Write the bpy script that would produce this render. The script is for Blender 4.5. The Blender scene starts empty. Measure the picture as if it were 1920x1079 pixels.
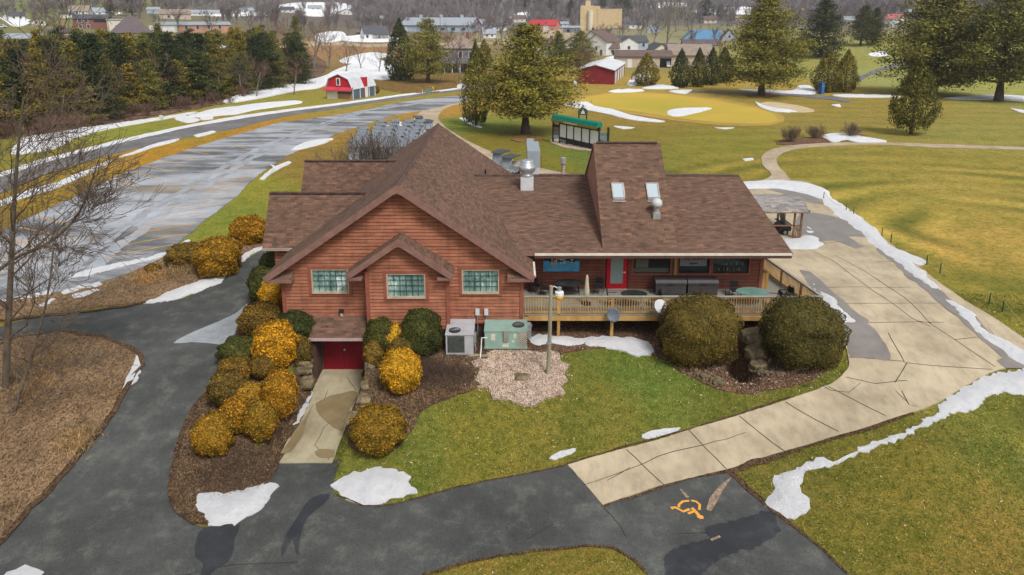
import bpy, math, random
import numpy as np
from mathutils import Vector, Matrix
from mathutils.geometry import delaunay_2d_cdt

random.seed(7)
RNG = np.random.default_rng(7)
SC = bpy.context.scene
COL = SC.collection
PI = math.pi

# ------------------------------------------------------------------ camera
F, CX, CY, PITCH, CAMZ = 1333.0, 960.0, 359.0, math.radians(14), 16.5
cP, sP = math.cos(PITCH), math.sin(PITCH)
cam_d = bpy.data.cameras.new('camera'); cam = bpy.data.objects.new('camera', cam_d); COL.objects.link(cam)
cam.location = (0, 0, CAMZ); cam.rotation_euler = (PI/2 - PITCH, 0, 0)
cam_d.sensor_width = 36; cam_d.lens = F/1920*36; cam_d.shift_y = -(539.5-CY)/1920
cam_d.clip_start = 0.5; cam_d.clip_end = 5000
SC.camera = cam

def ray(px, py):
    a = (px-CX)/F; b = (CY-py)/F
    return a, cP+b*sP, -sP+b*cP
def atY(px, py, Y):
    r = ray(px, py); t = Y/r[1]; return (t*r[0], Y, CAMZ+t*r[2])
def atZ(px, py, z):
    r = ray(px, py); t = (z-CAMZ)/r[2]; return (t*r[0], t*r[1], z)

# ------------------------------------------------------------------ terrain
def sst(a, b, x):
    t = np.clip((np.asarray(x, float)-a)/(b-a), 0, 1); return t*t*(3-2*t)
def hgt(x, y):
    x = np.asarray(x, float); y = np.asarray(y, float)
    z = -1.6 + 1.8*sst(22.5, 33, y) + 1.0*sst(36, 46, y)
    zr = -1.3 + 1.3*sst(19, 26, y) + 1.4*sst(26, 36, y)
    w = sst(9, 17, x); z = z*(1-w) + zr*w
    z = z - 1.0*sst(75, 130, y)
    z = z + 3.5*sst(180, 420, y) + 4.5*sst(40, 150, x)*sst(150, 290, y)
    z = z + 10*sst(60, 240, -x)*sst(150, 380, y)
    r = np.hypot(x, y)
    t = np.maximum(r-540, 0); z = z + np.minimum(t*t/(t+160)*0.17, 140)
    z = z + 0.25*np.sin(x*.05+1)*np.sin(y*.043)*sst(60, 110, y)
    tr = sst(-10.75, -10.15, x)*(1-sst(-7.45, -6.9, x))*sst(23.2, 26.4, y)*(1-sst(34.25, 34.45, y))
    z = z*(1-tr) - 1.72*tr
    z = z - 1.5*np.exp(-((x-11.0)/.6)**2)*sst(29.4, 31.6, y)*(1-sst(35.5, 37, y))
    return z
def hg(x, y): return float(hgt(x, y))
def G(px, py, dz=0.0):
    """ground point seen at a pixel of the 1920 px photograph"""
    r = ray(px, py); t = 9.0; last = t
    while t < 3000:
        if CAMZ+t*r[2] < hg(t*r[0], t*r[1])+dz: break
        last = t; t *= 1.012
    for _ in range(22):
        m = (last+t)/2
        if CAMZ+m*r[2] < hg(m*r[0], m*r[1])+dz: t = m
        else: last = m
    return np.array((t*r[0], t*r[1], CAMZ+t*r[2]))
def GA(P, dz=0.0):
    """vectorised G for an array of pixels"""
    P = np.asarray(P, float)
    a = (P[:, 0]-CX)/F; b = (CY-P[:, 1])/F
    R = np.stack([a, cP+b*sP, -sP+b*cP], 1)
    n = len(P); t = np.full(n, 9.0); lo = t.copy(); done = np.zeros(n, bool)
    for _ in range(560):
        hit = CAMZ+t*R[:, 2] < hgt(t*R[:, 0], t*R[:, 1])+dz
        done |= hit
        if done.all(): break
        lo = np.where(done, lo, t); t = np.where(done, t, t*1.012)
    hi = t.copy()
    for _ in range(24):
        m = (lo+hi)/2
        hit = CAMZ+m*R[:, 2] < hgt(m*R[:, 0], m*R[:, 1])+dz
        hi = np.where(hit, m, hi); lo = np.where(hit, lo, m)
    return R*hi[:, None]+np.array([0, 0, CAMZ])
def zdepth(p): return p[1]*cP-(p[2]-CAMZ)*sP
def mpp(p): return zdepth(p)/F          # metres per photo pixel at a point

# ------------------------------------------------------------------ objects
def tag(o, label=None, cat=None, group=None, kind=None):
    if label: o['label'] = label
    if cat: o['category'] = cat
    if group: o['group'] = group
    if kind: o['kind'] = kind
    return o
def thing(name, label, cat, loc=(0, 0, 0), rz=0.0, group=None):
    o = bpy.data.objects.new(name, None); COL.objects.link(o)
    o.location = tuple(float(v) for v in loc); o.rotation_euler = (0, 0, rz); o.empty_display_size = .3
    return tag(o, label, cat, group)
def dup(root, loc, rz=0.0, label=None, group=None, sc=None):
    r = root.copy(); COL.objects.link(r); r.location = tuple(float(v) for v in loc); r.rotation_euler = (0, 0, rz)
    if sc is not None: r.scale = (sc, sc, sc) if not hasattr(sc, '__len__') else sc
    if label: r['label'] = label
    if group: r['group'] = group
    for ch in list(root.children):
        c = ch.copy(); COL.objects.link(c); c.parent = r
        for g in list(ch.children):
            d = g.copy(); COL.objects.link(d); d.parent = c
    return r
def newmesh(name, V, Fc, mats, parent=None, smooth=False, fm=None, uv=None):
    me = bpy.data.meshes.new(name)
    V = np.asarray(V, dtype=np.float32).reshape(-1, 3)
    if isinstance(Fc, np.ndarray) and Fc.ndim == 2:
        n, k = Fc.shape
        me.vertices.add(len(V)); me.vertices.foreach_set('co', V.ravel())
        me.loops.add(n*k); me.loops.foreach_set('vertex_index', Fc.astype(np.int32).ravel())
        me.polygons.add(n); me.polygons.foreach_set('loop_start', np.arange(0, n*k, k, dtype=np.int32))
        me.update(calc_edges=True); me.validate()
    else:
        me.from_pydata(V.tolist(), [], [list(f) for f in Fc]); me.update()
    if not isinstance(mats, (list, tuple)): mats = [mats]
    for m in mats: me.materials.append(m)
    if fm is not None and len(me.polygons) == len(fm): me.polygons.foreach_set('material_index', np.asarray(fm, dtype=np.int32))
    if uv is not None:
        l = me.uv_layers.new(name='UVMap'); a = np.asarray(uv, dtype=np.float32).reshape(-1, 2)
        if len(a) == len(me.loops): l.data.foreach_set('uv', a.ravel())
    if smooth: me.polygons.foreach_set('use_smooth', np.ones(len(me.polygons), dtype=bool))
    o = bpy.data.objects.new(name, me); COL.objects.link(o)
    if parent is not None: o.parent = parent
    return o

class MB:
    def __init__(s, off=(0, 0, 0)): s.v = []; s.f = []; s.m = []; s.uv = []; s.off = off
    def add(s, vs, fs, m=0, uvs=None):
        b = len(s.v)
        s.v += [tuple(float(c) for c in p) for p in vs]
        for i, f in enumerate(fs):
            s.f.append([b+k for k in f]); s.m.append(m)
            if uvs is None:
                s.uv += [(0., 0.)]*len(f)
            else: s.uv += list(uvs[i])
        return s
    def box(s, x0, x1, y0, y1, z0, z1, m=0):
        vs = [(x0, y0, z0), (x1, y0, z0), (x1, y1, z0), (x0, y1, z0), (x0, y0, z1), (x1, y0, z1), (x1, y1, z1), (x0, y1, z1)]
        return s.add(vs, [(0, 3, 2, 1), (4, 5, 6, 7), (0, 1, 5, 4), (1, 2, 6, 5), (2, 3, 7, 6), (3, 0, 4, 7)], m)
    def bar(s, p, q, w, h, m=0, up=(0, 0, 1)):
        """rectangular bar from p to q, w across, h along up"""
        p = Vector(p); q = Vector(q); d = (q-p).normalized(); u = Vector(up)
        sx = d.cross(u)
        if sx.length < 1e-4: sx = d.cross(Vector((0, 1, 0)))
        sx.normalize(); u = sx.cross(d).normalized()
        a = sx*(w/2); b = u*(h/2)
        vs = [p-a-b, p+a-b, p+a+b, p-a+b, q-a-b, q+a-b, q+a+b, q-a+b]
        return s.add(vs, [(0, 1, 2, 3), (7, 6, 5, 4), (0, 4, 5, 1), (1, 5, 6, 2), (2, 6, 7, 3), (3, 7, 4, 0)], m)
    def tube(s, pts, rs, n=8, m=0, cap=True):
        pts = [Vector(p) for p in pts]
        if not hasattr(rs, '__len__'): rs = [rs]*len(pts)
        vs = []; fs = []
        for i, p in enumerate(pts):
            d = (pts[min(i+1, len(pts)-1)]-pts[max(i-1, 0)]).normalized()
            a = d.cross(Vector((0, 0, 1)))
            if a.length < 1e-3: a = d.cross(Vector((0, 1, 0)))
            a.normalize(); b = d.cross(a)
            for k in range(n):
                t = 2*PI*k/n; vs.append(p+(a*math.cos(t)+b*math.sin(t))*rs[i])
        for i in range(len(pts)-1):
            for k in range(n):
                k2 = (k+1) % n; fs.append((i*n+k, i*n+k2, (i+1)*n+k2, (i+1)*n+k))
        if cap: fs.append(tuple(range(n-1, -1, -1))); fs.append(tuple((len(pts)-1)*n+k for k in range(n)))
        return s.add(vs, fs, m)
    def lathe(s, prof, c=(0, 0, 0), n=16, m=0):
        """prof: (r, z) pairs round the z axis"""
        vs = []; fs = []
        for r, z in prof:
            for k in range(n):
                t = 2*PI*k/n; vs.append((c[0]+r*math.cos(t), c[1]+r*math.sin(t), c[2]+z))
        for i in range(len(prof)-1):
            for k in range(n):
                k2 = (k+1) % n; fs.append((i*n+k, i*n+k2, (i+1)*n+k2, (i+1)*n+k))
        fs.append(tuple(range(n-1, -1, -1))); fs.append(tuple((len(prof)-1)*n+k for k in range(n)))
        return s.add(vs, fs, m)
    def prism(s, poly, axis, a, b, m=0):
        """poly of 2-D points extruded along axis from a to b (axis 'x': poly=(y,z), 'y': (x,z), 'z': (x,y))"""
        n = len(poly)
        P = {'x': lambda p, t: (t, p[0], p[1]), 'y': lambda p, t: (p[0], t, p[1]), 'z': lambda p, t: (p[0], p[1], t)}[axis]
        vs = [P(p, a) for p in poly]+[P(p, b) for p in poly]
        fs = [tuple(range(n)), tuple(range(2*n-1, n-1, -1))]+[(i, i+n, (i+1) % n+n, (i+1) % n) for i in range(n)]
        return s.add(vs, fs, m)
    def build(s, name, mats, parent=None, smooth=False):
        V = np.array(s.v, dtype=np.float32).reshape(-1, 3)-np.array(s.off, dtype=np.float32)
        return newmesh(name, V, s.f, mats, parent, smooth, s.m, s.uv)

# ------------------------------------------------------------------ materials
def lin(c):
    return tuple(((v/255)/12.92 if v/255 <= .04045 else ((v/255+.055)/1.055)**2.4) for v in c)
MATS = {}
class NT:
    def __init__(s, name):
        s.mat = bpy.data.materials.new(name); s.mat.use_nodes = True
        s.t = s.mat.node_tree; s.b = s.t.nodes['Principled BSDF']
        s.b.inputs['Roughness'].default_value = .85
        if 'Specular IOR Level' in s.b.inputs: s.b.inputs['Specular IOR Level'].default_value = .3
    def n(s, kind, **kw):
        d = s.t.nodes.new(kind)
        for k, v in kw.items():
            if k in d.inputs: d.inputs[k].default_value = v
            else: setattr(d, k, v)
        return d
    def l(s, a, b): s.t.links.new(a, b)
    def pos(s, scale=(1, 1, 1), obj=False):
        if obj: src = s.n('ShaderNodeTexCoord').outputs['Object']
        else: src = s.n('ShaderNodeNewGeometry').outputs['Position']
        if tuple(scale) == (1, 1, 1): return src
        m = s.n('ShaderNodeMapping'); m.inputs['Scale'].default_value = scale; s.l(src, m.inputs['Vector']); return m.outputs['Vector']
    def noise(s, vec, scale, detail=4, rough=.55):
        d = s.n('ShaderNodeTexNoise'); d.inputs['Scale'].default_value = scale; d.inputs['Detail'].default_value = detail
        d.inputs['Roughness'].default_value = rough
        if vec is not None: s.l(vec, d.inputs['Vector'])
        return d.outputs['Fac']
    def ramp(s, fac, stops, interp='LINEAR'):
        d = s.n('ShaderNodeValToRGB'); d.color_ramp.interpolation = interp
        e = d.color_ramp.elements
        while len(e) < len(stops): e.new(.5)
        for i, (p, c) in enumerate(stops):
            e[i].position = p; e[i].color = (c, c, c, 1) if not hasattr(c, '__len__') else (*c[:3], 1)
        s.l(fac, d.inputs['Fac']); return d.outputs['Color']
    def mix(s, fac, a, b, mode='MIX'):
        d = s.n('ShaderNodeMix', data_type='RGBA', blend_type=mode)
        for sock, v in ((d.inputs[0], fac), (d.inputs[6], a), (d.inputs[7], b)):
            if isinstance(v, bpy.types.NodeSocket): s.l(v, sock)
            elif hasattr(v, '__len__'): sock.default_value = (*v[:3], 1)
            else: sock.default_value = v
        return d.outputs[2]
    def bump(s, h, strength=.3, dist=.02):
        d = s.n('ShaderNodeBump'); d.inputs['Strength'].default_value = strength; d.inputs['Distance'].default_value = dist
        s.l(h, d.inputs['Height']); s.l(d.outputs['Normal'], s.b.inputs['Normal'])
    def col(s, c):
        if isinstance(c, bpy.types.NodeSocket): s.l(c, s.b.inputs['Base Color'])
        else: s.b.inputs['Base Color'].default_value = (*c[:3], 1)
    def done(s): MATS[s.mat.name] = s.mat; return s.mat
def mat(name, c, c2=None, scale=3.0, rough=.8, metal=0.0, bump=0.0, bscale=40, stretch=(1, 1, 1), obj=True, spec=None, fine=None):
    """two-tone procedural surface: colours mixed by noise, with fine grain"""
    if name in MATS: return MATS[name]
    t = NT(name); c2 = c2 or tuple(v*.72 for v in c)
    v = t.pos(stretch, obj)
    a = t.noise(v, scale, 5, .6)
    k = t.ramp(a, [(.32, c2), (.68, c)])
    g = t.noise(v, fine or bscale, 2, .5)
    k2 = t.mix(.35, k, t.ramp(g, [(.25, .55), (.75, 1.3)]), 'MULTIPLY')
    t.col(k2); t.b.inputs['Roughness'].default_value = rough; t.b.inputs['Metallic'].default_value = metal
    if spec is not None: t.b.inputs['Specular IOR Level'].default_value = spec
    if bump: t.bump(g, bump, .02)
    return t.done()
# ------------------------------------------------------------------ special materials
def m_ground():
    t = NT('grass_ground'); v = t.pos()
    a = t.n('ShaderNodeAttribute', attribute_name='tint').outputs['Color']
    b1 = t.noise(v, .55, 5, .65); b2 = t.noise(v, 3.2, 4, .7); b3 = t.noise(v, 19, 3, .75); b4 = t.noise(v, 70, 2, .6)
    c = t.mix(.8, a, t.ramp(b1, [(.3, (.62, .74, .52)), (.5, (1, 1, 1)), (.72, (1.28, 1.1, 1.05))]), 'MULTIPLY')
    c = t.mix(.8, c, t.ramp(b2, [(.34, (.5, .64, .42)), (.5, (1, 1, 1)), (.66, (1.4, 1.22, 1.15))]), 'MULTIPLY')
    c = t.mix(.9, c, t.ramp(b3, [(.33, (.42, .5, .36)), (.5, (1, 1, 1)), (.67, (1.6, 1.5, 1.5))]), 'MULTIPLY')
    c = t.mix(.85, c, t.ramp(b4, [(.35, .4), (.65, 1.6)]), 'MULTIPLY')
    t.col(c); t.b.inputs['Roughness'].default_value = .95; t.b.inputs['Specular IOR Level'].default_value = .1
    t.bump(b3, .6, .05)
    return t.done()
def m_litter(name, cs, s1=2.0, s2=30, rough=.95, bump=.8, mid=None):
    """chips, straw, leaf litter: several tones in fine cells"""
    t = NT(name); v = t.pos()
    vo = t.n('ShaderNodeTexVoronoi'); vo.inputs['Scale'].default_value = s2
    mp = t.n('ShaderNodeMapping'); mp.inputs['Scale'].default_value = (1, .45, 1); mp.inputs['Rotation'].default_value = (0, 0, .6)
    n0 = t.n('ShaderNodeTexNoise'); n0.inputs['Scale'].default_value = 6; t.l(v, n0.inputs['Vector'])
    add = t.mix(.12, v, n0.outputs['Color'], 'ADD'); t.l(add, mp.inputs['Vector']); t.l(mp.outputs['Vector'], vo.inputs['Vector'])
    sep = t.n('ShaderNodeSeparateColor'); t.l(vo.outputs['Color'], sep.inputs[0])
    k = len(cs)
    c = t.ramp(sep.outputs[0], [(i/(k-1), cs[i]) for i in range(k)])
    b = t.noise(v, s1, 5, .7)
    c = t.mix(.85, c, t.ramp(b, [(.3, .5), (.5, 1.0), (.7, 1.35)]), 'MULTIPLY')
    f = t.noise(v, s2*2.2, 3, .7)
    c = t.mix(.8, c, t.ramp(f, [(.3, .45), (.68, 1.45)]), 'MULTIPLY')
    t.col(c); t.b.inputs['Roughness'].default_value = rough; t.b.inputs['Specular IOR Level'].default_value = .1
    t.bump(f, bump, .06); return t.done()
def m_asphalt(name, c, patch=None, wet=None, grit=1.0, worn=None):
    t = NT(name); v = t.pos()
    a = t.noise(v, .25, 5, .6); b = t.noise(t.pos((1, 1, 1)), 1.1, 6, .7); g = t.noise(v, 38, 3, .75)
    col = t.mix(.75, c, t.ramp(a, [(.3, .72), (.5, 1.0), (.7, 1.38)]), 'MULTIPLY')
    if worn: col = t.mix(t.ramp(b, [(.52, 0.0), (.72, .5)]), col, worn)
    col = t.mix(.6, col, t.ramp(b, [(.34, .66), (.66, 1.34)]), 'MULTIPLY')
    col = t.mix(.85*grit, col, t.ramp(g, [(.34, .42), (.66, 1.62)]), 'MULTIPLY')
    rough = .8
    if patch:
        p1 = t.noise(t.pos((.05, .13, 1)), 1.0, 3, .55); p2 = t.noise(t.pos((.085, .27, 1)), 1.0, 5, .62)
        msk = t.ramp(p1, [(.58, 0.0), (.68, .9)]); col = t.mix(msk, col, t.mix(.8, patch, t.ramp(g, [(.3, .6), (.7, 1.4)]), 'MULTIPLY'))
        m2 = t.ramp(p2, [(.40, 0.0), (.55, .75), (.68, 1.0)])
        col = t.mix(m2, col, t.mix(.5, wet, t.ramp(b, [(.3, .55), (.7, 1.2)]), 'MULTIPLY'))
        t.l(t.ramp(p2, [(.46, .75), (.52, .32), (.6, .5)]), t.b.inputs['Roughness'])
    else: t.b.inputs['Roughness'].default_value = rough
    t.col(col); t.bump(g, .35, .012); return t.done()
def m_concrete(name='concrete', c=lin((190, 175, 148)), c2=lin((152, 138, 114))):
    t = NT(name); v = t.pos()
    a = t.noise(v, .33, 6, .6); b = t.noise(t.pos((1, .4, 1)), 2.3, 5, .7); g = t.noise(v, 60, 3, .7)
    col = t.ramp(a, [(.3, c2), (.62, c)])
    col = t.mix(.8, col, t.ramp(b, [(.3, .74), (.5, 1), (.72, 1.16)]), 'MULTIPLY')
    col = t.mix(.4, col, t.ramp(g, [(.3, .65), (.7, 1.3)]), 'MULTIPLY')
    t.col(col); t.b.inputs['Roughness'].default_value = .88; t.bump(g, .25, .01); return t.done()
def m_snow(name='snow'):
    t = NT(name); v = t.pos()
    b = t.noise(v, 2.2, 6, .65); g = t.noise(v, 22, 4, .7)
    col = t.mix(t.ramp(g, [(.62, 0.0), (.82, .35)]), t.ramp(b, [(.3, (.80, .82, .87)), (.58, (.94, .945, .95))]), (.45, .42, .38))
    t.col(col); t.b.inputs['Roughness'].default_value = .6; t.bump(t.mix(.45, b, g), 1.0, .3); return t.done()
def m_shingle(name='shingles', base=lin((112, 87, 72)), var=1.0):
    t = NT(name); uv = t.n('ShaderNodeTexCoord').outputs['UV']
    br = t.n('ShaderNodeTexBrick'); br.offset = .37; br.squash = 1.0
    br.inputs['Scale'].default_value = 1; br.inputs['Brick Width'].default_value = .36; br.inputs['Row Height'].default_value = .152
    br.inputs['Mortar Size'].default_value = .005; br.inputs['Mortar Smooth'].default_value = .3; br.inputs['Bias'].default_value = -.1
    br.inputs['Color1'].default_value = (.0, .0, .0, 1); br.inputs['Color2'].default_value = (1, 1, 1, 1); br.inputs['Mortar'].default_value = (.5, .5, .5, 1)
    t.l(uv, br.inputs['Vector'])
    mp = t.n('ShaderNodeMapping'); mp.inputs['Scale'].default_value = (1.4, 3.2, 1); t.l(uv, mp.inputs['Vector'])
    bl = t.noise(mp.outputs['Vector'], 1.5, 3, .7)
    f = t.mix(.5, br.outputs['Color'], t.ramp(bl, [(.3, 0.0), (.7, 1.0)]))
    c = t.ramp(f, [(.05, tuple(v*.42 for v in base)), (.35, tuple(v*.78 for v in base)), (.62, base), (.95, (base[0]*1.75, base[1]*1.35, base[2]*1.25))])
    lo = t.noise(uv, .25, 4, .6); g = t.noise(uv, 45, 2, .6)
    c = t.mix(.7, c, t.ramp(lo, [(.3, .78), (.7, 1.15)]), 'MULTIPLY')
    c = t.mix(.6, c, t.ramp(g, [(.3, .6), (.7, 1.4)]), 'MULTIPLY')
    c = t.mix(t.mix(.55, (0, 0, 0), br.outputs['Fac']), c, (.018, .013, .012))
    t.col(c); t.b.inputs['Roughness'].default_value = .9
    t.bump(t.mix(.5, br.outputs['Color'], br.outputs['Fac'], 'DIFFERENCE'), .5, .015); return t.done()
def m_siding(name, c, dark):
    t = NT(name); v = t.pos(obj=False)
    a = t.noise(t.pos((.5, .5, 3.0)), 1.6, 5, .65); b = t.noise(t.pos((2.2, 2.2, .35)), 1.3, 5, .7); g = t.noise(t.pos((3, 3, 30)), 2.5, 3, .6)
    col = t.ramp(a, [(.3, dark), (.66, c)])
    col = t.mix(.75, col, t.ramp(b, [(.28, .58), (.5, 1.0), (.72, 1.22)]), 'MULTIPLY')
    col = t.mix(.5, col, t.ramp(g, [(.3, .7), (.7, 1.3)]), 'MULTIPLY')
    # lap shadow painted into the colour, with weather stain, along every course
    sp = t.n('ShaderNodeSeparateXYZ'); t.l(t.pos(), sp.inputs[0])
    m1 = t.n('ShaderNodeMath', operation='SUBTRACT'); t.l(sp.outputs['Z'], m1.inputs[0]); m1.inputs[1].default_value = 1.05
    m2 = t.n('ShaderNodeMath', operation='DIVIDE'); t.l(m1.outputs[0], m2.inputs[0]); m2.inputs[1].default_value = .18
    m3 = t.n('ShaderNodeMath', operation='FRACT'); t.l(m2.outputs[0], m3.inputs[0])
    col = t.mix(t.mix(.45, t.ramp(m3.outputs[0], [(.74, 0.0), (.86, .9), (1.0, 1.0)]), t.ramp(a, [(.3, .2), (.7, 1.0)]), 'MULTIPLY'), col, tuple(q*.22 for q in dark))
    t.col(col); t.b.inputs['Roughness'].default_value = .75; t.bump(g, .2, .006); return t.done()
def m_leaf(name, stops, low=.35, rough=.75, vary=((.72, .8, .85), (1.3, 1.14, .85))):
    """foliage: every leaf its own tone, clumps lighter or duller, trees differ a little"""
    t = NT(name); g = t.n('ShaderNodeNewGeometry')
    c = t.ramp(g.outputs['Random Per Island'], stops)
    n = t.noise(g.outputs['Position'], low, 3, .6)
    c = t.mix(.8, c, t.ramp(n, [(.32, (.62, .66, .66)), (.5, (1, 1, 1)), (.7, (1.4, 1.28, 1.0))]), 'MULTIPLY')
    oi = t.n('ShaderNodeObjectInfo').outputs['Random']
    c = t.mix(.8, c, t.ramp(oi, [(0, vary[0]), (.5, (1, 1, 1)), (1, vary[1])]), 'MULTIPLY')
    t.col(c); t.b.inputs['Roughness'].default_value = rough; t.b.inputs['Specular IOR Level'].default_value = .15
    return t.done()
def m_glass(name, c, rough=.08):
    t = NT(name); t.col(c); t.b.inputs['Roughness'].default_value = rough; t.b.inputs['Specular IOR Level'].default_value = .6
    n = t.noise(t.pos(), .9, 2, .5); t.bump(n, .12, .02); return t.done()
def m_curtain(name='foil_curtain'):
    t = NT(name); v = t.pos((1.0, 1, 1))
    w = t.n('ShaderNodeTexNoise'); w.inputs['Scale'].default_value = .9; w.inputs['Detail'].default_value = 2; w.inputs['Distortion'].default_value = 1.6
    t.l(t.pos((1.6, 1, .8)), w.inputs['Vector'])
    c = t.ramp(w.outputs['Fac'], [(.3, lin((80, 112, 108))), (.5, lin((118, 152, 146))), (.62, lin((146, 178, 172))), (.7, lin((212, 228, 226)))])
    t.col(c); t.b.inputs['Roughness'].default_value = .4; t.b.inputs['Metallic'].default_value = .0
    t.bump(w.outputs['Fac'], 1.0, .25); return t.done()

GRASS = m_ground()
ASPH = m_asphalt('asphalt_near', lin((74, 76, 74)), worn=lin((106, 103, 92)))
LOT = m_asphalt('asphalt_lot', lin((100, 101, 102)), patch=lin((148, 136, 118)), wet=lin((184, 188, 194)))
ROADM = m_asphalt('asphalt_road', lin((112, 110, 110)))
CONC = m_concrete(); CONC2 = m_concrete('concrete_path', lin((186, 168, 142)), lin((156, 140, 118)))
PADM = m_concrete('concrete_pad', lin((178, 168, 140)), lin((138, 128, 102)))
SNOW = m_snow()
SHING = m_shingle()
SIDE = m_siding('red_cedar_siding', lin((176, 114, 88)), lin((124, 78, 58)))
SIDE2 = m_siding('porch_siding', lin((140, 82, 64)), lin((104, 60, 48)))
TRIM = mat('brown_trim', lin((142, 108, 98)), lin((122, 90, 82)), 2, .7)
TRIM2 = mat('red_trim', lin((156, 92, 74)), lin((132, 76, 62)), 2, .7)
MULCH = m_litter('bark_mulch', [lin((64, 44, 36)), lin((98, 70, 56)), lin((118, 88, 70)), lin((170, 142, 116))], 1.5, 40)
CHIPS = m_litter('pale_wood_chips', [lin((120, 92, 78)), lin((176, 150, 130)), lin((204, 184, 164)), lin((226, 212, 198))], 2.5, 34)
STRAW = m_litter('dry_grass_brown', [lin((78, 60, 46)), lin((122, 98, 74)), lin((150, 122, 92)), lin((172, 146, 112))], .6, 26)
BEDS = m_litter('bed_litter', [lin((50, 48, 32)), lin((88, 70, 52)), lin((112, 88, 66)), lin((146, 118, 94))], 1.1, 30)
SCRUB = m_litter('wood_floor', [lin((58, 46, 38)), lin((96, 74, 60)), lin((120, 94, 78)), lin((150, 124, 100))], .25, 5)
WHITE = mat('white_paint', (.78, .78, .77), (.68, .68, .68), 2, .5)
OFFW = mat('offwhite_metal', (.62, .64, .65), (.5, .52, .54), 1.5, .45)
GREYM = mat('grey_metal', (.36, .38, .40), (.28, .30, .32), 2, .45, .3)
GALV = mat('galvanised_steel', (.58, .6, .62), (.46, .48, .5), 3, .35, .6)
GALV2 = mat('dull_duct_steel', (.40, .46, .49), (.33, .39, .42), 3, .45, .3)
DARK = mat('black_plastic', (.022, .022, .024), (.016, .016, .017), 3, .5)
BLACKW = mat('black_painted_wood', (.03, .032, .036), (.02, .021, .024), 3, .6)
DECKW = mat('treated_pine', lin((202, 162, 96)), lin((150, 114, 66)), 1.2, .75, stretch=(1, 1, .3))
DECKT = mat('weathered_rail', lin((168, 166, 156)), lin((134, 132, 122)), 2, .75)
DECKF = mat('deck_boards', lin((150, 146, 134)), lin((118, 114, 104)), 2.5, .7, stretch=(.3, 6, 1))
STONE = mat('sandstone', lin((142, 124, 96)), lin((76, 70, 52)), 2.2, .9, bump=1.0, bscale=9)
BARK = mat('bark', lin((96, 84, 72)), lin((62, 54, 46)), 2.5, .95, bump=.6, bscale=18, stretch=(1, 1, .3))
BARKP = mat('pale_bark', lin((150, 142, 130)), lin((104, 96, 86)), 2.0, .95, stretch=(1, 1, .3))
TWIG = mat('twigs', lin((120, 106, 96)), lin((88, 76, 68)), .6, .95)
TWIGR = mat('reddish_twigs', lin((140, 108, 98)), lin((106, 80, 72)), .6, .95)
PINEL = m_leaf('pine_needles', [(0, lin((70, 74, 34))), (.45, lin((108, 108, 46))), (.8, lin((136, 130, 56))), (1, lin((158, 146, 68)))], .3)
WOODD = m_leaf('pine_needles_dark', [(0, lin((30, 40, 28))), (.5, lin((54, 66, 40))), (1, lin((84, 90, 50)))], .25, vary=((.6, .7, .75), (1.3, 1.2, .9)))
WOODG = m_leaf('pine_needles_golden', [(0, lin((84, 80, 32))), (.5, lin((130, 116, 48))), (1, lin((168, 146, 64)))], .25, vary=((.7, .75, .8), (1.25, 1.15, .85)))
WOODL = m_leaf('pine_needles_wood', [(0, lin((62, 72, 40))), (.5, lin((102, 106, 52))), (1, lin((146, 132, 60)))], .25, vary=((.38, .5, .55), (1.5, 1.25, .72)))
SPRUL = m_leaf('spruce_needles', [(0, lin((40, 48, 30))), (.5, lin((64, 70, 38))), (1, lin((92, 92, 48)))], .5)
CEDL = m_leaf('cedar_sprays', [(0, lin((58, 62, 26))), (.5, lin((96, 94, 40))), (1, lin((138, 122, 52)))], .9)
YEWD = m_leaf('dark_yew_leaves', [(0, lin((34, 42, 20))), (.5, lin((60, 66, 30))), (1, lin((94, 92, 42)))], 1.4)
YEWB = m_leaf('bronze_yew_leaves', [(0, lin((56, 48, 22))), (.5, lin((98, 80, 34))), (1, lin((146, 114, 50)))], 1.4)
YEWG = m_leaf('amber_yew_leaves', [(0, lin((82, 62, 18))), (.5, lin((136, 102, 28))), (1, lin((186, 142, 46)))], 1.6)
YEWY = m_leaf('yellow_yew_leaves', [(0, lin((108, 78, 18))), (.5, lin((168, 126, 28))), (1, lin((214, 170, 50)))], 1.6)
YEWO = m_leaf('olive_yew_leaves', [(0, lin((48, 48, 22))), (.5, lin((84, 78, 36))), (1, lin((122, 100, 50)))], 1.0)
CURT = m_curtain()
DGLASS = m_glass('dark_glass', (.03, .035, .035))
FGLASS = m_glass('frosted_door_glass', lin((140, 156, 152)), .3)
YLINE = mat('yellow_line_paint', lin((226, 170, 62)), lin((190, 140, 60)), 3, .8, obj=False)
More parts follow.
